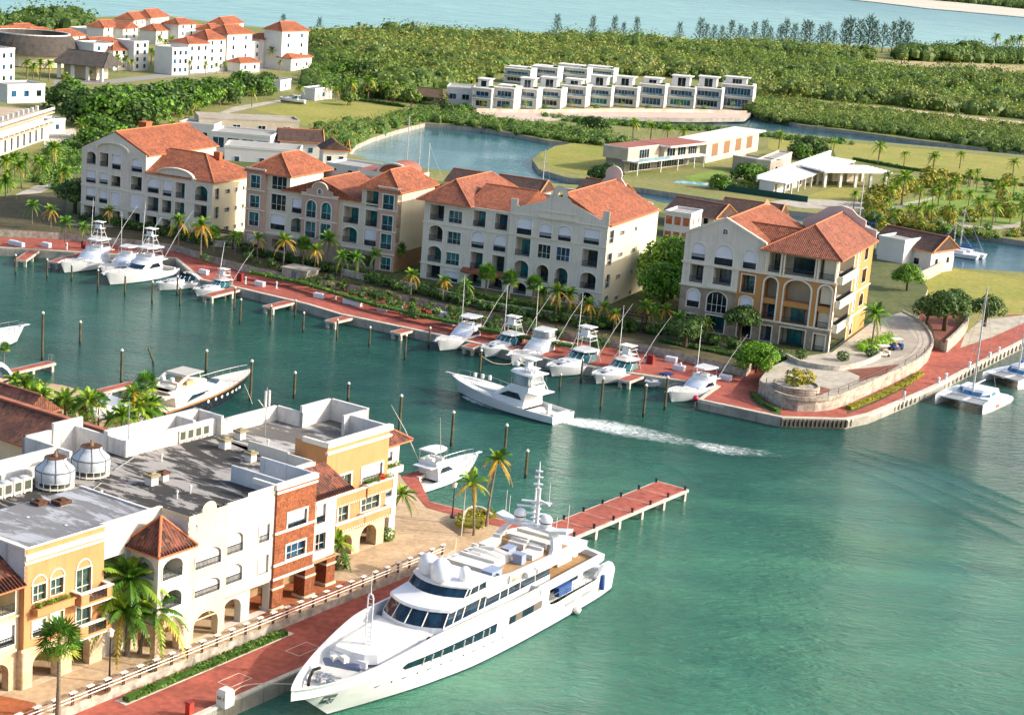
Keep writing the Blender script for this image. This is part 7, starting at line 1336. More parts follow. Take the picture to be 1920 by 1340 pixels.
def PXL(p):
    v=p-Vector((0,0,CH)); w_=v.dot(FW); return (960+F*v.dot(RI)/w_,670-F*v.dot(UP)/w_)
def cover(name,label,line,w,h,n,size,mats,z,kind='thing',cat='hedge',seed=5):
    rg=random.Random(seed); L=[P(x,y,z) for x,y in line]; mb=MB(); seg=[(L[i],L[i+1],(L[i+1]-L[i]).length) for i in range(len(L)-1)]; tot=sum(s[2] for s in seg)
    for a,b,l in seg:
        t=(b-a).normalized(); nn=Vector((-t.y,t.x,0))
        for i in range(int(n*l/tot)):
            p=a+(b-a)*rg.random()+nn*rg.uniform(-w/2,w/2); hh=h*(.75+.25*math.sin(p.x*1.7)*math.cos(p.y*1.3)); zz=z+hh*(rg.random()**.5); s=size*(.6+.8*rg.random()); nr=Vector((rg.uniform(-1,1),rg.uniform(-1,1),rg.uniform(.2,1.2))).normalized(); u=nr.cross(Vector((rg.random()-.5,rg.random()-.5,rg.random()-.5))).normalized(); v=nr.cross(u); c=Vector((p.x,p.y,zz))
            mb.poly([tuple(c-u*s*.5),tuple(c-v*s*.35),tuple(c+u*s*.5),tuple(c+v*s*.35)],rg.randrange(len(mats)))
        mb.obox(tuple((a+b)/2+Vector((0,0,h*.36))),(l,w*.8,h*.7),math.atan2(t.y,t.x),0)
    o=mb.build(name,mats)
    if kind=='stuff': o['kind']='stuff'; o['label']=label
    else: tag(o,label,cat)
    return o
cover('ground_cover','low green planting along the near quay strip',[PXL(TW(5.6,-5.95,-.9)),PXL(TW(10,-5.9,-.9)),PXL(TW(16,-5.85,-.9)),PXL(TW(22,-5.75,-.9)),PXL(TW(25.5,-5.7,-.9))],.85,.5,2600,.3,HG,Z1+.1,'stuff')
cover('ground_cover','low yellow green planting in the tip planter',[(878,990),(885,968),(900,962),(915,972)],3.0,.5,1600,.3,YS,2.2,'stuff')
mb=MB(); 
L_=[P(x,y,2.2) for x,y in ((868,985),(872,965),(885,955),(905,957),(922,970))]; strip_wall(mb,smooth_line([Vector((p.x,p.y)) for p in L_],4),2.2,2.6,.25); tag(mb.build('planter_kerb',M_coping),'curved kerb around the palm planter at the plaza tip','kerb')
cover('hedge','trimmed green hedge in front of the leftmost block',[(210,418),(300,432),(385,452)],1.6,1.3,1800,.4,DL,3.0); cover('hedge','trimmed green hedge in front of the pink block',[(455,470),(560,492),(640,508),(735,532)],1.6,1.2,2600,.4,DL,3.0,seed=6); cover('hedge','trimmed green hedge in front of the ring gabled block',[(790,540),(900,562),(1000,578),(1120,592)],1.8,1.2,3000,.4,HG,3.0,seed=7)
cover('ground_cover','mixed low planting on the first quay terrace',[(470,512),(560,530),(700,572),(820,600),(960,630),(1080,652)],1.6,.55,3600,.35,HG,2.3,'stuff',seed=8); cover('ground_cover','mixed low planting on the second terrace edge',[(1240,640),(1300,652),(1380,668),(1440,682)],2.6,.7,2200,.35,DL,2.5,'stuff',seed=9)
cover('hedge','low grass planting at the foot of the curved plaza wall',[(1590,768),(1640,748),(1700,720),(1728,702)],1.0,.8,1400,.35,YS,Z1,seed=10); cover('hedge','low planting along the left foot of the plaza wall',[(1410,738),(1428,757),(1460,772)],1.0,.6,500,.3,HG,Z1,seed=11)
# pergolas
for x,y,l in ((1178,618,'dark timber pergola right of the ring gabled block'),(420,462,'dark timber pergola right of the leftmost block')):
    p=P(x,y,2.9); t=thing('pergola',l,'pergola',tuple(p),R(-24)); M_wd=M('dark_pergola_timber','#3d2c22',.9)
    for u in (-2.6,2.6):
        for v in (-1,1): mb=MB(); mb.box(u-.1,v-.1,0,u+.1,v+.1,2.6); mb.build('post',M_wd,t)
    mb=MB(); 
    for v in (-1,1): mb.box(-3.2,v-.08,2.6,3.2,v+.08,2.8)
    for k in range(11): mb.box(-3+k*.6-.05,-1.5,2.8,-3+k*.6+.05,1.5,2.92)
    mb.build('slatted_roof',M_wd,t)
# golf carts by the ochre block
for x,y,l,c in ((1655,668,'white roofed golf cart parked in the curved drive',CUSH),(1680,655,'golf cart with a blue body parked in the curved drive',BLUEC)):
    p=P(x,y,3.22); t=thing('golf_cart',l,'golf cart',tuple(p),R(30)); mb=MB(); mb.box(-1.1,-.55,.3,1.1,.55,.55); mb.box(.6,-.5,.55,1.1,.5,.95); mb.box(-1.1,-.5,.55,-.5,.5,.9); mb.build('body',c,t); mb=MB(); mb.box(-.4,-.5,.55,.1,.5,.8); mb.box(-.5,-.5,.8,-.35,.5,1.2); mb.build('seat',TAN,t); mb=MB(); mb.box(-1.0,-.6,1.75,.8,.6,1.83); mb.build('roof',M_white,t)
    for sx in (-.9,.7):
        for sg in (1,-1):
            mb=MB(); mb.tube([(sx,sg*.52,.55),(sx,sg*.52,1.78)],.025,4); mb.build('roof_post',RUB,t); mb=MB(); mb.tube([(sx,sg*.45,.25),(sx,sg*.62,.25)],.25,10); mb.build('wheel',RUB,t)
# small stone gatehouse on the quay wall
p=P(560,528,1.3); t=thing('pump_house','low coral stone pump house built into the quay wall','building',tuple(p),R(-27)); mb=MB(); mb.box(-2.6,-1.5,0,2.6,2.2,2.3); mb.build('wall',M_stonewall,t); mb=MB(); mb.box(-2.8,-1.7,2.3,2.8,2.4,2.5); mb.build('roof_slab',M_path,t); mb=MB(); mb.box(-.6,-1.56,.05,.4,-1.5,2.0); mb.build('door',M('grey_blue_door','#6d7788',.6),t)
# ================================================================ BACKGROUND
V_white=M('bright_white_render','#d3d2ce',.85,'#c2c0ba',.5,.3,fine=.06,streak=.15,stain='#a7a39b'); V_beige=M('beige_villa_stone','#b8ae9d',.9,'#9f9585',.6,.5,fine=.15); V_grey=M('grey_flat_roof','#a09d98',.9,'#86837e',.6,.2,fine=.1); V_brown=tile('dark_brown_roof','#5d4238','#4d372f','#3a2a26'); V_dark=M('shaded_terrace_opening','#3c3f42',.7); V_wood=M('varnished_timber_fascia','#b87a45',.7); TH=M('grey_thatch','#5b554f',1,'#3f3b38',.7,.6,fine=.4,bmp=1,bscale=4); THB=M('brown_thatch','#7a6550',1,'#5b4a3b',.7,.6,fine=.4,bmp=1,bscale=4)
V_red=M('dull_red_roof_coating','#9c6052',.9,'#7f493e',.6,.4,fine=.12)
def pix_frame(a,b,z):
    A=P(*a,z);B_=P(*b,z); return A,math.atan2(B_.y-A.y,B_.x-A.x),(B_-A).length
def win(t,fr,u0,z0,u1,z1,gm=None,fm=None,rail=0):
    mb=MB(); mb.fbox(fr,u0-.1,-.06,z0-.1,u1+.1,.02,z0); mb.fbox(fr,u0-.1,-.06,z1,u1+.1,.02,z1+.1); mb.fbox(fr,u0-.1,-.06,z0,u0,.02,z1); mb.fbox(fr,u1,-.06,z0,u1+.1,.02,z1)
    for k in range(1,max(1,round((u1-u0)/1.3))): u=u0+(u1-u0)*k/round((u1-u0)/1.3); mb.fbox(fr,u-.04,-.05,z0,u+.04,.02,z1)
    w=mb.build('window',fm or M_white,t); mb=MB(); mb.fbox(fr,u0,-.035,z0,u1,.01,z1); mb.build('pane',gm or rnd.choice((M_glass,M_blue)),w); return w
def house(label,a,b,depth,h,z=1.4,wall=None,roof='flat',rise=2.2,over=.5,rows=2,cols=3,side=2,tilem=None,group=None,name='house',cat='house',wh=1.3,ww=1.2,extra=None,parapet=.5,top=None,gm=None):
    o,ang,W=pix_frame(a,b,z)
    if top is not None: h=HZ(o,a[0],top)-z
    t=thing(name,label,cat,tuple(o),ang,group); wm=wall or V_white; mb=MB(); mb.box(0,0,-.6,W,depth,h); mb.build('wall',wm,t); rf=right_fr(W)
    fh=h/rows
    for r in range(rows):
        for c in range(cols):
            u=W*(c+.5)/cols; w_=min(ww,W/cols*.75)/2; win(t,FRONT,u-w_,r*fh+fh*.28,u+w_,r*fh+fh*.28+min(wh,fh*.58),gm)
        for c in range(side): u=depth*(c+.5)/side; win(t,rf,u-.55,r*fh+fh*.35,u+.55,r*fh+fh*.35+min(1.2,fh*.5),gm)
    if roof=='flat':
        mb=MB()
        for q in ((-.1,-.1,W+.1,.2),(-.1,depth-.2,W+.1,depth+.1),(-.1,.2,.2,depth-.2),(W-.2,.2,W+.1,depth-.2)): mb.box(q[0],q[1],h-.1,q[2],q[3],h+parapet)
        mb.build('parapet',wm,t); mb=MB(); mb.box(.2,.2,h,W-.2,depth-.2,h+.06); mb.build('roof_deck',V_grey,t)
    elif roof in('hip','gable','gable_v'):
        mb=MB(); ax='u' if W>=depth else 'v'
        if roof=='gable_v': ax='v'
        m_=min(W,depth)/2; k=0 if roof.startswith('gable') else m_*.98; hip(mb,0,W,0,depth,h,rise,ax,k,k,over=over); mb.build('roof',[tilem or M_roof_or,M_ridge],t)
        if tilem is V_brown:
            mb=MB(); x=W+over+.05; mb.tube([(x,-over,h-.1),(x,depth/2,h+rise+.15)],.2,4); mb.build('bargeboard',V_wood,t); mb=MB(); mb.tube([(x,depth+over,h-.1),(x,depth/2,h+rise+.15)],.2,4); mb.build('bargeboard',V_wood,t)
    if extra: extra(t,W,h)
    return t,W,h
# --- modern white row houses beyond the canal
RG='white modern row houses beyond the canal'
lab=['leftmost','second','third','fourth','fifth','middle','seventh','eighth','ninth','tenth','rightmost']
units=[(885,915,200,165,150),(925,957,202,167,158),(965,999,199,166,150),(1003,1043,197,165,147),(1050,1089,195,163,146),(1097,1136,194,162,145),(1145,1184,195,162,145),(1197,1235,196,160,144),(1250,1290,197,163,145),(1300,1340,199,164,145),(1350,1396,199,160,142)]
def rowhouse(i,x0,x1,yb,yt,yr,back=0):
    o,ang,W=pix_frame((x0,yb),(x1,yb+(x1-x0)*.02),2.0); ang=R(-11); h=HZ(o,x0,yt)-2.0+(.5 if i%3==1 else 0); h2=HZ(o,x0,yr)-2.0+(.2,-.5,.5)[i%3]
    t=thing('row_house',('%s of the white modern row houses facing the canal'%lab[i]) if not back else ('%s white roof pavilion of the rear row of modern houses'%('leftmost','second','third','rightmost')[i]),'house',tuple(o),ang,RG if not back else 'rear row of white modern houses')
    D=13; mb=MB(); mb.box(-.25,0,-.5,.1,D,h); mb.box(W-.1,0,-.5,W+.25,D,h); mb.box(.1,.7,-.5,W-.1,D,h-.1); mb.build('wall',V_white,t)
    mb=MB(); mb.box(-.3,-.3,h-.05,W+.3,D,h+.3); mb.build('roof_slab',V_white,t); mb=MB(); mb.box(-.2,-.4,h*.47,W+.2,1.6,h*.47+.35); mb.build('balcony_slab',V_white,t)
    fr=Fr(v=.7); w=win(t,fr,1.0,h*.47+.7,W-1.0,h-1.0,M_blue); win(t,fr,1.1,.4,W-1.3,h*.45-.6,(M_glass,M_blue,M_teal)[i%3])
    mb=MB(); mb.box(0,-.35,h*.47+.35,W,-.3,h*.47+1.1); mb.build('glass_balustrade',glass('pale_balustrade_glass','#8ba3ad',.1,.5,.3,'#5d7681'),t)
    mb=MB(); mb.box(.8,3.2,h+.2,W*.75,9,h2); mb.box(.4,2.8,h2,W*.85,9.4,h2+.25); mb.build('roof_pavilion',V_white,t); win(t,Fr(v=3.2),W*.3,h+.5,W*.6,h2-.4,M_glass)
    mb=MB(); mb.box(W*.78,3,h+.3,W*.95,5,h+.9); mb.build('roof_planter',HG[0],t)
for i,u in enumerate(units): rowhouse(i,*u)
for i,u in enumerate(((945,985,152,128,126),(995,1035,150,127,125),(1040,1088,149,125,123),(1095,1138,149,127,125))): rowhouse(i,*u,back=1)
struct(flat('canal_quay',[(893,205),(1000,206),(1150,204),(1300,208),(1408,212),(1396,221),(1300,222),(1150,219),(1080,222),(960,224),(900,214)],2.0,M('pinkish_quay_paving','#c9b3a4',.9,'#ae9788',.6,.2,fine=.15),1.4,M_quayface))
mb=MB(); strip_wall(mb,[P(x,y,2.0) for x,y in ((893,210),(1000,212),(1150,210),(1300,211),(1400,214))],2.0,3.2,.3); tag(mb.build('garden_wall',M('stained_garden_wall','#d0c2b4',.9,'#a48d7d',.8,.3,streak=.5,stain='#9a6c52')),'pale stained garden wall in front of the white row houses','wall')
# --- beige modern villa by the oval lawn
Zv=1.5
o,ang,W=pix_frame((1192,328),(1318,312),Zv); t=thing('modern_villa','two storey beige modern villa with red flat roof beyond the back canal','house',tuple(o),ang)
mb=MB(); mb.box(0,3,3.4,W*.46,11,6.6); mb.box(W*.46,1.6,3.2,W,11,6.4); mb.build('upper_storey',V_beige,t); mb=MB(); mb.box(-.6,-1.0,6.4,W*.46,11.3,6.9) if 0 else mb.box(W*.44,-.8,6.4,W+1.5,11.5,6.8); mb.box(0,3,6.6,W*.45,11,6.8); mb.build('roof_slab',V_white,t)
mb=MB(); mb.box(.4,3.4,6.8,W*.44,10.6,6.88); mb.box(W*.46,0,6.8,W+1,11,6.9); mb.build('red_roof_deck',V_red,t); mb=MB(); mb.box(1,4.5,-.2,W-.5,10.5,3.2); mb.build('lower_storey',M('shaded_grey_render','#8d8a86',.9),t)
mb=MB(); mb.box(-.3,-.6,3.1,W+1.2,4.5,3.4); mb.build('balcony_slab',V_white,t)
for x in (.5,W*.35,W*.6,W*.85,W): mb=MB(); mb.box(x-.12,-.2,-.2,x+.12,.05,3.1); mb.build('column',V_white,t)
for u0,u1 in ((.16,.3),(.5,.62),(.66,.78),(.82,.95)): win(t,Fr(v=1.6 if u0>.45 else 3.0),W*u0,3.6,W*u1,6.0,M_glass)
for u0,u1 in ((.1,.4),(.5,.9)): win(t,Fr(v=4.5),W*u0,.1,W*u1,2.6,M_glass)
mb=MB(); mb.box(-.2,-.6,3.4,W*.45,-.55,4.3); mb.build('glass_balustrade',MATS['pale_balustrade_glass'],t)
o,ang,W=pix_frame((1322,305),(1420,282),Zv); t=thing('modern_villa','long beige wing with brown shutters joining the modern villa','house',tuple(o),ang); mb=MB(); mb.box(0,0,-.3,W,9,5.6); mb.build('wall',M('cream_villa_render','#cdc2ac',.9,'#bbae97',.5,.3),t); mb=MB(); mb.box(-1,-.8,5.6,W+4,9.5,6.1); mb.build('roof_slab',V_white,t)
for k in range(4): mb=MB(); u=W*(.1+.22*k); mb.box(u,-.06,1.4,u+W*.11,.02,5.0); mb.build('timber_shutter',M('brown_timber_shutter','#8a6547',.8),t)
house('low grey garage with flat roof beside the beige villa',(1372,318),(1442,330),7,3.6,Zv,V_beige,rows=1,cols=2,side=1); house('cream gate block right of the low garage',(1442,330),(1482,312),4,3.8,Zv,MATS['cream_villa_render'],rows=1,cols=1,side=1)
# --- white pavilion with mono pitch roof
o,ang,W=pix_frame((1408,362),(1470,366),Zv); fx=Vector((1,0,0))
A=P(1470,368,Zv); B_=P(1600,322,Zv); an=math.atan2(B_.y-A.y,B_.x-A.x); L=(B_-A).length; t=thing('white_pavilion','long white pavilion with sloping white roof and rows of pillars','house',tuple(A),an); w=7.5
mb=MB(); mb.add([(0,-.3,3.0),(L,-.3,3.0),(L,w,3.3),(0,w,3.3),(0,-.3,3.3),(L,-.3,3.3),(L,w,3.6),(0,w,3.6)],[(0,3,2,1),(4,5,6,7),(0,1,5,4),(1,2,6,5),(2,3,7,6),(3,0,4,7)]); mb.build('sloping_roof',V_white,t)
mb=MB(); mb.box(.3,3,-.2,L,w-.5,3.2); mb.build('wall',V_white,t); mb=MB(); mb.plate(FRONT,[(-.2,2.8),(L+1,2.8),(L+1,5.3),(-.2,4.4)],w,w+.4); mb.build('rear_screen_wall',V_white,t)
for k in range(12): mb=MB(); u=.4+k*(L-.8)/11; mb.box(u-.2,0,-.2,u+.2,.5,3.2); mb.build('pillar',V_white,t)
for k in range(6): win(t,Fr(v=3.0),1+k*L/6.2,.2,1+k*L/6.2+2,2.4,M_glass)
A=P(1545,350,Zv); B_=P(1668,352,Zv); an=math.atan2(B_.y-A.y,B_.x-A.x)+.05; L=(B_-A).length; t=thing('white_pergola','wide flat white slab canopy on square pillars beside the long pavilion','pergola',tuple(A),an); mb=MB(); mb.box(-1,-1,3.9,L+.5,12,4.3); mb.build('roof_slab',V_white,t)
mb=MB(); 
for k in range(6): mb.box(-.9,-.5+k*2,4.3,L+.4,-.1+k*2,4.5)
mb.build('roof_beam',V_white,t)
for k in range(5):
    for v in (0,10.5): mb=MB(); u=.2+k*(L-1)/4; mb.box(u-.3,v,-.2,u+.5,v+.7,3.9); mb.build('pillar',V_white,t)
mb=MB(); mb.box(0,11,-.2,L,11.4,3.6); mb.build('rear_wall',MATS['cream_villa_render'],t)
struct(flat('lawn',[(1500,372),(1560,352),(1640,352),(1660,362),(1600,378),(1520,380)],Z1+.03,M_lawn)); struct(flat('pool_terrace',[(1440,378),(1500,372),(1640,380),(1620,395),(1500,390)],Z1+.05,M_path)); struct(flat('pool_water',[(1555,387),(1600,391),(1590,396),(1545,392)],Z1+.07,W_lagoon)); struct(flat('lawn',[(1280,332),(1350,318),(1370,322),(1340,336),(1300,342)],Z1+.03,M_green)); struct(flat('pool_water',[(1270,338),(1340,345),(1335,349),(1262,343)],Z1+.05,glass('pool_blue_water','#5fb4c4',.1,.5,.2,'#4a9aae')))
p=P(1375,372,Z1); mb=MB(); mb.obox(tuple(P(1430,368,Z1)+Vector((0,0,.8))),(24,.1,1.6),R(-25)); tag(mb.build('screen_fence',M('dark_green_screen','#1f4a44',.9)),'dark green screen fence along the canal bank of the white pavilion','fence')
# lawns and roads
struct(flat('lawn',[(1012,290),(1040,274),(1080,268),(1130,272),(1190,285),(1195,322),(1140,330),(1080,325),(1030,314)],Z1+.02,M_lawn)); struct(flat('lawn',[(1440,262),(1540,262),(1600,268),(1760,283),(1920,298),(2000,310),(2000,352),(1920,345),(1700,318),(1560,296),(1440,280)],Z1+.02,M_lawn))
struct(flat('lawn',[(470,205),(560,192),(640,190),(745,200),(760,210),(690,225),(600,242),(560,232),(520,215)],Z1+.02,M_lawn)); struct(flat('road',[(250,290),(300,262),(360,232),(440,200),(520,188),(560,180),(560,186),(500,196),(430,212),(380,232),(330,262),(300,290)],Z1+.03,M_path)); struct(flat('road',[(100,150),(200,150),(290,140),(400,130),(560,122),(640,120),(640,124),(560,128),(400,138),(290,148),(200,158),(100,158)],Z1+.03,M('grey_asphalt','#8d8a86',.95,fine=.1)))
struct(flat('dirt_road',[(1460,185),(1560,192),(1700,205),(1850,222),(2000,236),(2000,244),(1850,230),(1700,212),(1560,199),(1465,191)],Z1+.03,M('pale_dirt_road','#cbb59a',.95,'#b19a7e',.6,.1,fine=.15))); struct(flat('dry_clearing',[(1590,112),(1680,114),(1800,118),(2000,128),(2000,146),(1850,144),(1740,138),(1640,126)],Z1+.03,M('dry_sandy_clearing','#b7a07a',.95,'#8f8a55',.8,.06,fine=.2)))
struct(flat('road',[(850,228),(960,238),(1080,246),(1180,262),(1240,278),(1230,282),(1170,268),(1080,252),(960,244),(850,233)],Z1+.03,M_path)); struct(flat('left_lane',[(-40,395),(40,360),(110,330),(150,320),(150,332),(110,345),(50,375),(-20,410)],Z1+.04,M_path)); struct(flat('lawn',[(-40,385),(30,350),(90,325),(60,320),(0,340),(-60,370)],Z1+.03,M_green)); struct(flat('bare_sand_yard',[(80,250),(140,240),(150,270),(110,300),(85,290)],Z1+.03,M_sand))
struct(flat('garden_lawn',[(1660,385),(1740,365),(1800,350),(1900,350),(1960,360),(1960,430),(1850,420),(1720,405)],Z1+.03,M_green)); struct(flat('winding_path',[(1655,392),(1700,380),(1745,370),(1757,366),(1752,372),(1705,385),(1668,394),(1690,404),(1760,412),(1840,425),(1900,420),(1960,400),(1960,406),(1905,428),(1840,431),(1755,417),(1685,409)],Z1+.05,M_path))
# --- white villas behind the apartment row
house('white modern villa with big blue windows behind the leftmost blocks',(395,285),(505,295),12,5.0,1.5,V_white,rows=1,cols=4,side=2,ww=4,wh=2.6,gm=M_blue); house('upper beige villa with long flat roof behind the row',(372,250),(560,258),9,4.2,3.0,V_beige,rows=1,cols=4,side=1,ww=2,wh=1.6); house('white block joined to the left of the blue windowed villa',(335,262),(400,268),9,4.4,1.5,V_white,rows=1,cols=2,side=1); house('white flat roofed villa immediately behind the pink block',(420,312),(560,322),10,4.8,1.5,V_white,rows=1,cols=3,side=1); house('plain cream rear wing behind the pink block towers',(610,352),(700,366),9,5.6,1.5,V_white,rows=2,cols=3,side=1)
house('villa with dark timber gabled roof left of the lagoon',(525,292),(600,296),9,4.0,1.5,V_white,'gable',2.6,.8,1,2,1,V_brown); house('small villa with thatch coloured roof at the lagoon shore',(605,310),(650,312),7,4.0,1.5,V_white,'gable',2.2,.6,1,2,1,V_brown)
o,ang,W=pix_frame((668,366),(775,380),1.5); t=thing('vaulted_pavilion','red roofed pavilion with a white rimmed barrel vault behind the pink block','house',tuple(o),ang); mb=MB(); mb.box(0,0,-.3,W,9,6.0); mb.build('wall',V_white,t); mb=MB(); pr=[(W*.62+3.6*math.cos(a),6+2.2*math.sin(a)) for a in [R(q) for q in range(0,181,15)]]; mb.plate(FRONT,pr,.3,9,0); mb.build('barrel_vault',V_red,t); mb=MB(); mb.plate(FRONT,[(W*.62+4*math.cos(a),6+2.5*math.sin(a)) for a in [R(q) for q in range(0,181,15)]]+[(W*.62-3.5*math.cos(a),6+2.1*math.sin(a)) for a in [R(q) for q in range(0,181,15)]],-.2,.35); mb.build('vault_rim',V_white,t); mb=MB(); mb.box(.2,.2,6.0,W-.2,8.8,6.1); mb.build('roof_deck',V_red,t)
house('villa with long dark roof and timber gable behind the ring gabled block, left',(838,368),(905,378),8,3.6,1.5,V_white,'gable',2.6,.8,1,2,1,V_brown); house('villa with dark roof and timber gable behind the ring gabled block, right',(925,378),(1005,390),8,3.4,1.5,V_white,'gable',2.6,.8,1,2,1,V_brown); house('villa with brown roof behind the right gable of the ring gabled block',(1085,385),(1150,396),8,3.8,1.5,V_white,'gable',2.4,.8,1,2,1,V_brown); house('white villa with brown roof and timber gable left of the ochre block',(1250,432),(1335,448),9,4.6,1.5,V_white,'gable',2.6,.8,2,3,1,V_brown); house('white villa with brown roof behind the ochre block gable',(1350,432),(1450,446),8,4.4,1.5,V_white,'gable',2.6,.8,1,3,1,V_brown); house('white villa with dark roof and timber gable right of the ochre block',(1640,490),(1742,512),9,4.6,1.5,V_white,'gable',2.8,.8,1,2,2,V_brown); house('narrow white block with flat roof right of the ochre block',(1690,508),(1740,498),6,6.0,1.5,V_white,rows=1,cols=1,side=1); house('terracotta and white modern block between the ring gabled and ochre blocks',(1242,455),(1290,462),8,6.5,1.5,V_white,rows=2,cols=3,side=2,ww=1.6,wh=1.8,gm=M('terracotta_screen','#a9502f',.9,'#c98a68',.8,1.2))
mb=MB(); strip_wall(mb,[P(x,y,1.4) for x,y in ((1700,540),(1745,520),(1785,498))],1.0,3.6,.4); tag(mb.build('garden_wall',V_beige),'pale garden wall running toward the canal right of the ochre block','wall')
# --- white resort with orange roofs, upper left
RS='white resort blocks with orange hip roofs'
def tower(a,b,depth,top,l,rise=2.2,rows=3,cols=2,side=2,roof='hip',z=1.6): return house(l,a,b,depth,8,z,V_white,roof,rise,.5,rows,cols,side,M_roof_or,RS,'resort_block','building',1.5,1.2,top=top)
tower((322,140),(352,139),9,92,'low stepped white resort block nearest the round trees',rows=3,cols=3,roof='flat'); tower((352,137),(390,135),9,82,'white resort block with a half hip orange roof left of the tall towers',rise=1.8,cols=3); tower((388,134),(421,132),9,74,'white resort block with pointed orange roof left of the two tall towers',rise=3,cols=2,rows=4); tower((424,132),(470,129),9,64,'tall white resort tower with orange hip roof, left of two',rise=3.0,rows=4,cols=2); tower((526,130),(575,128),9,58,'tall white resort tower with orange hip roof, right of two',rise=3.2,rows=4,cols=2); tower((471,126),(490,125),7,80,'narrow recessed flat white block between the two tall towers',roof='flat',rows=3,cols=1); tower((490,126),(524,124),8,74,'recessed white resort block with low orange roof between the tall towers',rise=2,rows=3,cols=2)
tower((334,82),(366,80),8,46,'slim white resort block with orange cap roof, centre of the rear row',rise=2.2,rows=3); tower((194,76),(228,73),8,52,'far white resort block with orange roof, leftmost of the rear row',rise=2.6,rows=2); tower((230,76),(258,73),8,54,'far white resort block with orange gable roof beside the leftmost',rise=2.6,rows=2,roof='gable_v'); tower((160,70),(192,68),8,56,'low far flat white block at the left end of the rear row',rows=2,roof='flat'); tower((250,62),(282,58),9,38,'far white block with broad red brown roof on the skyline',rise=3,rows=2,cols=3); tower((282,60),(316,56),9,34,'tallest far white block with pointed red brown roof on the skyline',rise=3.4,rows=2,cols=3); tower((292,82),(330,79),8,58,'white block with red brown roof in the middle of the rear row',rise=2.4,rows=2); tower((368,80),(392,78),8,58,'far white block with lean orange roof right of the slim block',rise=2.0,rows=2,roof='gable'); tower((396,86),(424,84),8,58,'far white block with orange roof behind the left tall tower',rise=2.6,rows=3); tower((420,62),(456,58),8,46,'far white block with pointed orange roof right on the skyline',rise=3,rows=2); tower((310,66),(334,64),7,48,'far flat white block on the skyline beside the pointed roofs',rows=2,roof='flat')
tower((175,130),(212,129),9,84,'white flat resort block behind the thatched porch',rows=3,cols=2,roof='flat'); tower((212,131),(250,130),9,94,'white resort block with orange roof right of the thatched porch',rise=2.6,rows=3,cols=3); tower((250,132),(277,131),9,80,'white flat resort block at the right end of the near left group',rows=4,cols=2,roof='flat'); tower((172,100),(232,96),9,82,'low white block with small orange roof behind the thatched hall',rise=1.8,rows=2,cols=3); tower((0,158),(27,156),10,94,'white resort block cut by the left edge',rows=3,cols=2,roof='flat'); tower((545,132),(584,128),6,110,'small white porch with orange hip roof below the right tower',rise=1.6,rows=1); tower((450,136),(486,134),6,118,'small white porch with orange hip roof below the left tower',rise=1.6,rows=1)
for i,(a,b,tp) in enumerate((((0,72),(55,70),64),((60,76),(110,74),66),((112,80),(160,76),70),((30,66),(80,64),58))): tower(a,b,9,tp,('low house with orange roof at the far left, first','low house with orange roof at the far left, second','low house with orange roof at the far left, third','low house with orange roof farthest at the left')[i],rise=2.5,rows=1)
p=P(60,118,1.6); t=thing('thatched_hall','huge round hall with dark grey thatched roof','building',tuple(p)); mb=MB(); mb.lathe([(17,0),(17,5)],n=32); mb.build('wall',MATS['cream_villa_render'],t); mb=MB(); mb.lathe([(18.5,4.2),(16,8.0),(13.5,10.5),(13,10.8),(12.3,9.0),(11,6)],n=40,cap=False); mb.build('thatched_roof',TH,t); mb=MB(); mb.lathe([(12.8,10.8),(12.8,11.0),(13.3,11.0),(13.3,10.6)],n=40,cap=False); mb.build('roof_ring',V_white,t)
p=P(150,150,1.6); t=thing('thatched_porch','dark thatched gable porch with white columns','building',tuple(p),R(-12)); mb=MB(); hip(mb,-9,8,0,14,5.0,4.2,'u',2,2,over=1); mb.build('thatched_roof',[TH,TH],t); mb=MB(); mb.box(-8,4,0,4,13,5); mb.build('wall',MATS['cream_villa_render'],t)
for u in (-8,-3,2.5,7.5): mb=MB(); mb.box(u-.5,0,0,u+.5,1,5); mb.build('column',V_white,t)
p=P(805,194,1.6); t=thing('thatched_palapa','brown thatched palapa shelter near the row houses','shelter',tuple(p),R(-15)); mb=MB(); hip(mb,-5,5,-3,3,2.6,2.6,'u',1.5,1.5,over=1); mb.build('thatched_roof',[THB,THB],t)
for u in (-4.5,4.5):
    for v in (-2.6,2.6): mb=MB(); mb.tube([(u,v,0),(u,v,2.7)],.18,6); mb.build('post',TRKB,t)
# terrace building at the left edge
A=P(-20,298,1.5); B_=P(92,258,1.5); an=math.atan2(B_.y-A.y,B_.x-A.x); L=(B_-A).length; t=thing('terrace_building','pale stepped terrace building with balustrades at the left edge','building',tuple(A),an); hh=HZ(B_,92,196)-1.5
mb=MB(); mb.box(-6,0,-.3,L,26,hh*.42); mb.build('lower_storey',V_white,t); mb=MB(); mb.box(-6,1.5,hh*.42,L,26,hh*.75); mb.build('upper_storey',V_white,t)
for z0 in (.42,.75): mb=MB(); mb.box(-6,-1.2,hh*z0,L+.6,26,hh*z0+.4); mb.build('floor_slab',M('tan_terrace_paving','#b8a58c',.9,'#9d8a72',.6,.4,fine=.15),t); mb=MB(); mb.box(-6,-1.2,hh*z0+.9,L+.6,-.8,hh*z0+1.5); mb.build('balustrade_rail',V_white,t)
for k in range(14):
    mb=MB(); u=-5+k*(L+5)/13; mb.box(u-.2,-1.1,hh*.42+.4,u+.2,-.8,hh*.42+.9); mb.build('baluster',V_white,t); mb=MB(); mb.box(u-.35,3,hh*.75+.4,u+.35,3.7,hh*.75+1.5); mb.build('planter_pillar',V_white,t)
for k in range(9): mb=MB(); u=1+k*(L-3)/9; mb.box(u,-.1,.2,u+1.2,0,hh*.36); mb.build('dark_opening',V_dark,t)
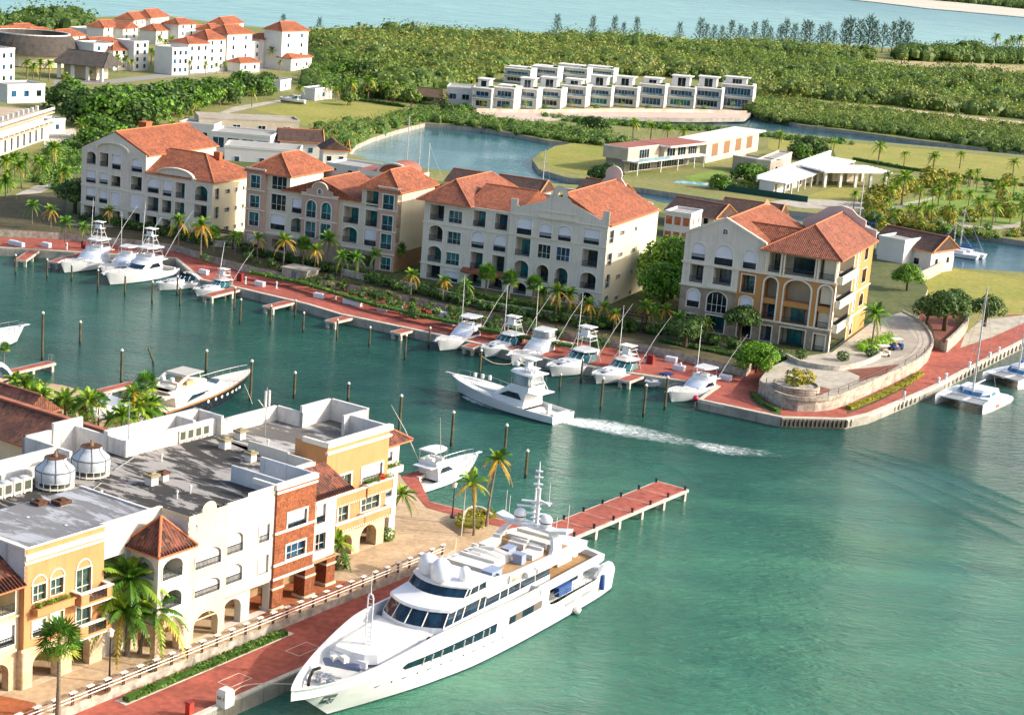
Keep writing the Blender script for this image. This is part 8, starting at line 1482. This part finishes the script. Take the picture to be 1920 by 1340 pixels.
house('small white stair block with glass box on the left terrace',(14,190),(84,188),8,4,hh*.75+1.5,V_white,rows=1,cols=3,side=1,ww=1.5,wh=1.6); house('small white annex at the right end of the terrace building',(92,250),(122,248),5,3.2,1.5,V_white,rows=1,cols=1,side=1); house('tiny cream shed beside the curved road',(304,212),(330,207),3,3,1.5,MATS['cream_villa_render'],rows=1,cols=2,side=0); house('small white kiosk on the lawn behind the parked boat',(590,188),(622,184),5,3.4,1.5,V_white,rows=1,cols=1,side=1); house('white pool house near the curved tan drive',(525,170),(545,166),6,3.0,1.5,V_white,rows=1,cols=1,side=1)
q=P(572,195,1.5); express('parked_boat','white motor boat parked on the dry lawn near palms',(q.x,q.y,1.2),R(175),9,outr=0)
bpy.data.objects['parked_boat'].location.z=1.9; del bpy.data.objects['parked_boat']['group']
# brown tiled house next to the near terrace, and white canopies
# local frame of the near terrace
t=thing('tiled_house','low house with weathered brown tile roof left of the cooling towers','house',tuple(TW(0,0,0)),A_T)
def rq(px,py,z): u,v=TL(px,py,z); return (u,v,z)
a=rq(-60,730,8.6); b_=rq(150,800,8.6); c=rq(150,905,6.2) ; d=rq(-60,830,6.2)
mb=MB(); mb.box(37.2,33.5,-1,45.2,60,3.4); mb.build('wall',P_cream,t); mb=MB(); hip(mb,36.9,45.5,33.2,60,3.5,2.6,'v',0,0,over=.4,mr=1); mb.box(40.9,33.0,6.05,41.6,60,6.3,1); mb.build('roof',[T_brown,M('salmon_ridge_band','#b5735a',.9,'#8f5542',.7,.8,fine=.2)],t); mb=MB(); hip(mb,43.5,49,51,68,3.6,2.2,'v',0,0,over=.4); mb.build('rear_roof',[T_brown,MATS['salmon_ridge_band']],t); mb=MB(); mb.box(30,20,-1,37.2,34,1.4); mb.build('flat_annex',P_cream,t)
def canopy(label,pts,zs):
    t=thing('shade_canopy',label,'canopy',tuple(P(*pts[0],1.3))); o=P(*pts[0],1.3); mb=MB(); q=[P(x,y,z)-o for (x,y),z in zip(pts,zs)]; n=8; A,B_,C_,D=q
    rows=[]
    for i in range(n+1):
        rows.append([tuple(A.lerp(B_,i/n).lerp(D.lerp(C_,i/n),j/n)-Vector((0,0,.5*math.sin(math.pi*i/n)*math.sin(math.pi*j/n)))) for j in range(n+1)])
    mb.loft(rows,0); mb.build('white_fabric',M('white_canvas','#e2e2e2',.9,'#d0d2d6',.4,.6,fine=.04),t)
    for k in q: mb=MB(); mb.tube([(k.x,k.y,0),tuple(k)],.07,6); mb.build('mast_post',M_white,t)
canopy('white tensile canopy left of the palm cluster behind the brown roof',((165,775),(200,738),(262,758),(215,795)),(4,4.6,4,3.6)); canopy('white tensile canopy between the palms and the black yacht',((195,798),(262,762),(330,800),(240,838)),(4,4.4,4,3.4))
# ---------------------------------------------------------------- trees of the background
royal=palm('royal_palm','x','palm',5.6,61,26,3.5,mats=PL,tr=.24,yellow=.08,royal=1); cp=palm('coconut_palm','x','palm',6.0,62,26,3.4,mats=PL,yellow=.15,tr=.2)
GR='royal palms along the canal lawn'
for i,(x,yt,yb) in enumerate(((1186,213,262),(1219,220,268),(1250,226,270),(1279,232,273),(1460,238,279),(1562,256,290),(1646,256,309),(1694,276,314),(1748,275,328),(1799,276,316),(1898,288,335))):
    put(royal,x,yb,Z1,('royal palm nearest the lagoon road','second royal palm from the lagoon road','third royal palm from the lagoon road','yellowish royal palm beside the beige villa roof','royal palm just right of the beige villa wing','royal palm above the dense tree by the villa','tallest royal palm on the canal lawn above the white pavilion','royal palm right of the tallest on the canal lawn','royal palm in the middle of the canal lawn row','yellowish royal palm on the canal lawn row','royal palm at the right edge of the canal lawn')[i],yt,9.4,group=GR)
GP='palms of the right hand garden'
for i,(x,yt,yb) in enumerate(((1690,310,385),(1600,352,392),(1722,342,390),(1780,332,368),(1815,312,352),(1830,312,345),(1870,330,372),(1780,345,388),(1705,378,406),(1730,372,412),(1780,378,420),(1860,370,425),(1893,385,420),(1915,370,420),(1735,385,400),(1655,330,360),(1840,360,400),(1815,350,390))): put(cp,x,yb,Z1,'green coconut palm among the lawns and winding paths at the right edge',yt,8.4,group=GP)
GQ='palms around the white resort and its road'
for x,yt,yb in ((75,105,150),(50,105,150),(62,112,158),(92,108,152),(220,98,136),(235,100,136),(247,108,136),(298,62,96),(310,70,100),(322,64,98),(283,86,122),(290,90,125),(355,110,138),(385,112,140),(405,115,140),(420,112,138),(482,80,122),(510,82,128),(521,78,126),(525,110,132),(560,155,190),(606,150,185),(618,155,185),(598,128,155),(630,158,190),(125,132,170),(170,130,152),(190,132,152),(413,158,198),(365,183,222),(472,160,200),(335,205,235),(322,222,262),(150,218,262),(350,215,250),(610,125,150),(755,150,185),(725,150,188),(690,135,186),(657,140,190)): put(cp,x,yb,Z1+.2,'small palm beside the white orange roofed resort and its road',yt,8.4,group=GQ)
GL='palms at the left edge beyond the upper quay'
for x,yt,yb in ((8,290,345),(28,285,340),(48,280,332),(70,290,335),(98,265,320),(15,310,362),(40,300,352),(10,330,385),(118,310,360),(155,220,262),(80,298,345)): put(pA if x%3 else cp,x,yb,Z1,'yellow green palm in the dense clump at the left edge',yt,8.6 if x%3 else 8.4,group=GL)
GS='palms on the far shore skyline'
for x,yt,yb in ((648,48,72),(660,45,70),(672,38,66),(683,42,68),(695,44,70),(1865,58,98),(1895,62,102),(1908,60,104),(1885,70,104),(1820,72,100),(1835,75,100)): put(cp,x,yb,Z1,'dark palm silhouetted on the far shore above the scrub forest',yt,8.4,group=GS)
c1=casuarina('x',12,71); c2=casuarina('x',12,72); GC='casuarinas on the far shore'
cas=[(530,27,62),(598,33,66),(772,40,70),(830,47,72),(1043,27,70),(1110,30,70),(1150,30,72),(1168,42,74),(1192,32,74),(1272,42,80)]
for i,(x,yt,yb) in enumerate(cas): put((c1,c2)[i%2],x,yb,Z1,('feathery casuarina rising right of the resort towers','feathery casuarina left of the shore palms','small sparse casuarina at the shore above the forest','lowest casuarina tip showing above the forest','tall lone casuarina on the shore, middle of the skyline','tall casuarina left of the middle trio','tall casuarina in the centre of the middle trio','short casuarina between the middle trio','casuarina at the right of the middle trio','lone casuarina left of the long casuarina row')[i],yt,12.2)
for i,x in enumerate(range(1308,1705,15)):
    if 1565<x<1575: continue
    yb=80+(x-1308)*.05+2; yt=(34,44,47,48,38,46,52,42,38,50,47,36,44,38,40,48,42,56,34,32,36,28,38,44,40,36,42)[i%27]; put((c1,c2)[i%2],x+rnd.uniform(-3,3),yb,Z1,'feathery grey green casuarina in the long shoreline row at right',yt,12.2,group=GC)
# round headed trees, one by one, between the road and the resort
tr1=tree('broadleaf_tree','x',7,4.8,81,[DL[1],BL[2],DL[2]],20,60,.8); tr2=tree('broadleaf_tree','x',7,4.8,82,DL,20,60,.8); GT='round headed trees by the curved road'
sp=[(150,232,172),(185,238,165),(215,240,160),(165,215,158),(240,230,158),(205,215,150),(255,245,178),(280,232,172),(235,205,150),(270,205,150),(300,220,160),(305,200,146),(330,215,158),(335,195,144),(358,205,152),(365,190,142),(385,200,148),(395,185,138),(415,195,146),(432,185,140),(345,180,140),(470,180,132),(455,170,126),(490,178,136),(500,165,130),(185,262,208),(210,270,222),(240,262,225),(170,280,232),(195,290,238),(120,205,150),(135,190,140)]
for i,(x,yb,yt) in enumerate(sp): put((tr1,tr2)[(i*7)%3==0],x,yb,Z1,'round headed green tree in the thick grove beside the curved road',yt,7.0,group=GT)
for x,yb,yt,l,pr in ((1140,345,300,'dark round tree at the corner of the oval lawn',tr2),(1120,340,305,'low dark bush tree beside the oval lawn corner',tr2),(1510,298,248,'dense dark tree beside the beige villa garage',tr2),(1535,300,258,'second dense tree beside the garage',tr2),(1500,300,264,'green tree in front of the garage wall',tr1),(1400,345,298,'yellow green palm like bush before the villa garage',tr1),(1418,342,302,'second yellow green bush before the villa garage',tr1),(655,150,105,'large round green tree right of the resort road',tr1),(690,155,108,'large dark tree right of the resort road',tr2),(630,150,115,'green tree at the end of the resort road',tr1),(1105,245,212,'dark round bush on the canal road',tr2),(1125,248,215,'dark round bush beside the canal road palms',tr2),(1350,355,322,'bright bush on the canal bank below the beige villa',tr1),(875,212,190,'round bush left of the white row houses',tr2),(838,215,188,'dark bush behind the palapa',tr2),(862,216,192,'ochre tinted bush behind the palapa',tr1)): put(pr,x,yb,Z1,l,yt,7.0)
# yellow shrub belt of the right garden
sy=shrub('x',1.6,91,YS,160,.6); GY='yellow green shrubs lining the right hand garden'
for x,y in ((1632,395),(1645,388),(1660,380),(1675,372),(1690,366),(1705,360),(1720,356),(1735,352),(1750,352),(1640,378),(1660,368),(1682,358),(1700,350),(1640,402),(1625,388),(1770,352),(1790,345),(1740,340),(1765,342)): put(sy,x,y,Z1,'yellow green croton shrub lining the right hand garden',sc=rnd.uniform(1.2,1.8),group=GY)
# ---------------------------------------------------------------- forest and mangrove masses
def inside(px,py,poly):
    r=False; j=len(poly)-1
    for i in range(len(poly)):
        (xi,yi),(xj,yj)=poly[i],poly[j]
        if (yi>py)!=(yj>py) and px<(xj-xi)*(py-yi)/(yj-yi)+xi: r=not r
        j=i
    return r
def mass(name,label,poly,step,r0,h,nl,size,mats,seed,z=Z1):
    rg=random.Random(seed); W=[P(x,y,z) for x,y in poly]; wp=[(p.x,p.y) for p in W]; xs=[p[0] for p in wp]; ys=[p[1] for p in wp]; mb=MB(); y=min(ys); n=0
    while y<max(ys):
        x=min(xs)
        while x<max(xs):
            px=x+rg.uniform(-.45,.45)*step; py=y+rg.uniform(-.45,.45)*step
            if inside(px,py,wp):
                s=rg.uniform(.65,1.45)*(1.25 if math.sin(px*.031)*math.cos(py*.043+px*.01)>.2 else .9); r=r0*s; hh=h*s*rg.uniform(.75,1.15); cen=(px,py,z+hh-r*.62); n+=1; lf=math.sin(px*.021+1.3)+math.sin(py*.017+px*.009); tone=(rg.choice((2,2,1,3)) if lf>.7 else rg.choice((0,3,3,1)) if lf<-.5 else rg.choice((0,1,1,2,3)))%len(mats)
                o=len(mb.v); k=7; prof=((.7,-.95),(.76,-.25),(.6,.15),(.25,.35))
                for a,b in prof:
                    for j in range(k): th=math.tau*j/k+a; q_=rg.uniform(.72,1.25); mb.v.append((px+r*a*math.cos(th)*.92*q_,py+r*a*math.sin(th)*.92*q_,cen[2]+r*b*.7*rg.uniform(.8,1.2)))
                for i in range(3):
                    for j in range(k): mb.f.append((o+i*k+j,o+i*k+(j+1)%k,o+(i+1)*k+(j+1)%k,o+(i+1)*k+j)); mb.m.append(0)
                mb.f.append(tuple(o+3*k+j for j in range(k))); mb.m.append(0)
                for i in range(nl):
                    d=Vector((rg.gauss(0,1),rg.gauss(0,1),rg.gauss(.35,.6))).normalized(); q=Vector(cen)+Vector((d.x*r,d.y*r,d.z*r*.72))*rg.uniform(.82,1.12); nn=(d+Vector((rg.uniform(-.7,.7),rg.uniform(-.7,.7),rg.uniform(-.3,.6)))).normalized(); a=nn.cross(Vector((rg.random()-.5,rg.random()-.5,rg.random()-.5))).normalized(); b=nn.cross(a); s2=size*rg.uniform(.5,1.4)
                    mb.poly([tuple(q-a*s2*.5),tuple(q-b*s2*.38),tuple(q+a*s2*.5),tuple(q+b*s2*.38)],tone if rg.random()<.82 else rg.randrange(len(mats)))
            x+=step
        y+=step
    o=mb.build(name,mats); o['kind']='stuff'; o['label']=label; return o
mass('forest','dense green coastal scrub forest between the row houses and the sea',[(585,70),(700,66),(850,70),(1000,76),(1150,80),(1290,86),(1500,94),(1600,98),(1650,108),(1580,114),(1640,128),(1740,141),(1850,147),(2000,150),(2000,232),(1850,218),(1700,203),(1560,188),(1455,182),(1405,178),(1400,158),(1300,150),(1150,140),(1000,135),(940,140),(880,160),(760,172),(700,160),(640,150),(600,128),(590,95)],5.4,3.9,4.8,52,1.15,FO,101)
mass('forest','dark scrub forest along the far shore at the right',[(1690,97),(1740,97),(1850,101),(2000,108),(2000,124),(1850,119),(1740,116),(1680,112)],5.5,4.0,6.0,40,1.2,[FO[0],DL[1],FO[3],DL[2]],102)
mass('forest','low dark coastal forest at the upper left shore',[(-60,46),(60,44),(150,44),(185,56),(160,64),(60,62),(-60,64)],6,4.4,6.5,40,1.3,[FO[0],DL[1],FO[3],DL[2]],103)
mass('mangrove','mangrove thicket along the back canal bank',[(1402,196),(1450,190),(1560,202),(1700,216),(1850,234),(2000,250),(2000,296),(1850,278),(1700,256),(1560,240),(1440,224),(1400,208)],3.2,2.3,2.8,64,.6,FO,104)
mass('mangrove','dense green thicket between the lagoon and the canal road',[(790,205),(850,214),(900,226),(1000,236),(1080,250),(1170,270),(1220,282),(1130,274),(1060,266),(1000,256),(920,243),(840,233),(790,226)],2.8,1.9,2.4,50,.5,[FO[0],HG[1],FO[3],HG[2]],105)
mass('mangrove','dense shrubs along the left lagoon bank',[(590,250),(640,238),(700,232),(745,215),(800,205),(800,228),(745,240),(700,254),(668,268),(650,284),(610,276)],2.6,1.8,2.2,50,.45,[HG[0],HG[1],FO[2],FO[3]],106)
mass('scrub','leafy scrub around the resort lawns',[(590,130),(650,150),(700,165),(760,176),(830,180),(800,198),(740,190),(660,184),(600,170),(560,160)],4,2.4,3.0,40,.8,[FO[0],HG[1],FO[3],HG[2]],107)
mass('scrub','leafy scrub along the left lane and upper left gardens',[(90,290),(125,270),(165,262),(200,270),(215,285),(150,318),(135,345),(110,360),(60,340),(80,320)],2.6,1.6,2.0,46,.45,[HG[0],HG[1],BL[1],FO[3]],108)
mass('scrub','low green planting around the row house gardens and canal road',[(1020,216),(1110,226),(1240,236),(1380,244),(1480,258),(1600,268),(1600,272),(1480,264),(1380,250),(1240,242),(1100,232),(1010,222)],2.2,1.3,1.5,40,.4,[HG[0],HG[1],HG[2]],109)
mass('scrub','green beds between the canal bank and white pavilion',[(1480,350),(1440,345),(1380,350),(1330,345),(1340,352),(1400,362),(1420,360)],2.2,1.2,1.5,40,.4,[HG[0],HG[1],YS[1]],110)
mass('garden_bed','planted beds along the right garden lawn edge',[(1610,405),(1640,385),(1680,390),(1680,412),(1750,425),(1850,438),(1960,435),(1960,445),(1850,446),(1740,434),(1650,420)],2.2,1.2,1.6,40,.4,[HG[0],HG[1],YS[1],YS[0]],111)
for lbl,line in (('clipped hedge along the canal lawn behind the palms',[(1600,300),(1700,318),(1800,333),(1920,350)]),('clipped hedge along the resort road',[(640,186),(700,193),(760,202)])): cover('hedge',lbl,line,1.4,1.2,1600,.5,HG,Z1,seed=12)

gx=random.Random(5)
for i in range(26):
    x=gx.uniform(1660,1935); y=gx.uniform(350,432); put((cp,cp,royal)[i%3],x,y,Z1,'green coconut palm among the lawns and winding paths at the right edge' if i%3<2 else 'royal palm among the winding garden paths at the right edge',y-gx.uniform(34,52),8.4 if i%3<2 else 9.4,group=GP if i%3<2 else 'royal palms of the right hand garden')
for i in range(44): put(sy if i%3 else s2,gx.uniform(1640,1930),gx.uniform(345,436),Z1,'yellow green croton shrub lining the right hand garden' if i%3 else 'round green shrub among the right hand garden paths',sc=gx.uniform(.7,1.5),group=GY if i%3 else 'green shrubs of the right hand garden')
mass('planting','dense dark shrub beds at the foot of the apartment blocks',[(150,405),(250,424),(390,452),(470,465),(560,490),(740,532),(790,546),(900,572),(1010,590),(1125,606),(1240,616),(1290,626),(1400,655),(1470,668),(1470,676),(1395,660),(1290,634),(1240,624),(1125,614),(1000,598),(860,570),(760,546),(660,518),(560,494),(470,469),(390,458),(250,428),(150,412)],1.7,1.0,1.2,46,.36,[DL[0],DL[1],HG[1],HG[2]],120,3.0)
mass('planting','loose shrubs on the coral wall terrace above the quay',[(450,498),(520,515),(600,538),(700,568),(800,592),(960,622),(1080,644),(1180,664),(1180,656),(1080,632),(960,606),(860,582),(760,560),(640,526),(560,504),(450,490)],2.6,.9,1.0,40,.34,[DL[0],DL[1],HG[1],FO[2]],121,2.3)
for i,(x,y,tp) in enumerate(((60,420,372),(95,428,380),(205,428,382),(440,478,430),(482,484,432),(590,510,452),(640,520,466),(770,552,500),(830,562,512),(870,570,520),(1130,610,560),(1150,620,575),(1225,618,570),(1320,640,588))): put((q2,q1,q3)[i%3],x,y,3.0,('short palm at the far left garden edge','second short palm at the far left garden edge','low palm before the tall plain gable','small palm between the first two blocks','thin palm at the left end of the pink block','short palm before the arches of the pink block','shaded palm before the pink stone base','palm in the gap before the ring gabled block','small palm left of the ring gabled porch','small palm under the tile porch roof','palm at the end wall of the ring gabled block','small palm left of the pergola','palm right of the pergola','palm at the stone base of the ochre block')[i],tp,6.9)

house('low white flat roofed house at the left end of the row houses',(836,192),(884,196),14,5.0,2.0,V_white,rows=1,cols=2,side=1,ww=2.4,wh=1.8)
mass('forest','trees behind the far beach at the top right corner',[(1640,-8),(1740,0),(1830,8),(1920,17),(2050,28),(2050,-10),(1640,-25)],9,6,8,40,1.8,[FO[0],DL[1],FO[3],DL[2]],131,.6)
mass('planting','green beds at the foot of the ochre block right wall',[(1600,650),(1640,640),(1668,628),(1672,640),(1650,652),(1610,664)],1.3,.8,.8,40,.3,[BL[1],HG[1],BL[2]],132,3.2)
mb=MB(); strip_wall(mb,smooth_line([P(x,y,3.2).xy for x,y in ((1462,664),(1500,684),(1560,694),(1600,690),(1640,676),(1660,662))],4),3.0,3.95,.4); tag(mb.build('garden_wall',MATS['pale_stone_garden_wall']),'low curved pale garden wall below the ochre block corner','wall')

rg_=random.Random(77); fe1=tree('forest_tree','x',8.5,4.6,201,[FO[0],FO[1],FO[3],DL[1]],16,70,.9); fe2=tree('forest_tree','x',8,3.6,202,[FO[1],FO[2],FO[3],FO[0]],14,70,.9,flat_=1.0)
k=0
while k<70:
    x=rg_.uniform(620,1900); y=rg_.uniform(88,188)
    if (830<x<1400 and y>118) or (x>1560 and 108<y<146): continue
    yb=y+14; put((fe1,fe2)[k%2],x,yb,Z1,'taller round crown rising out of the coastal scrub forest' if k%2==0 else 'narrow olive crown rising out of the coastal scrub forest',yb-rg_.uniform(28,42)*(.65+.35*(y-80)/110),8.5 if k%2==0 else 8.0,group='emergent trees of the coastal forest' if k%2==0 else 'olive trees of the coastal forest'); k+=1
for i,x in enumerate((905,948,985,1022,1070,1118,1165,1215,1272,1320,1372)): put((cp,sy)[i%2] if i%2==0 else s2,x,206,2.0,'small garden palm in front of the white row houses' if i%2==0 else 'small green garden shrub in front of the white row houses',188 if i%2==0 else None,8.4,group='garden palms of the row houses' if i%2==0 else 'garden shrubs of the row houses',sc=None if i%2==0 else 1.2)
for i,(x,yb,tp) in enumerate(((30,770,698),(68,782,712),(100,800,738),(150,822,745),(120,812,728),(186,842,768),(225,850,760),(258,840,735),(300,836,758))): put((pA,pB,pD)[i%3],x,yb,1.3,'coconut palm in the dense cluster between the brown roof and the black yacht',tp,(8.6,6.2,7.0)[i%3],group='palm cluster behind the brown roof')
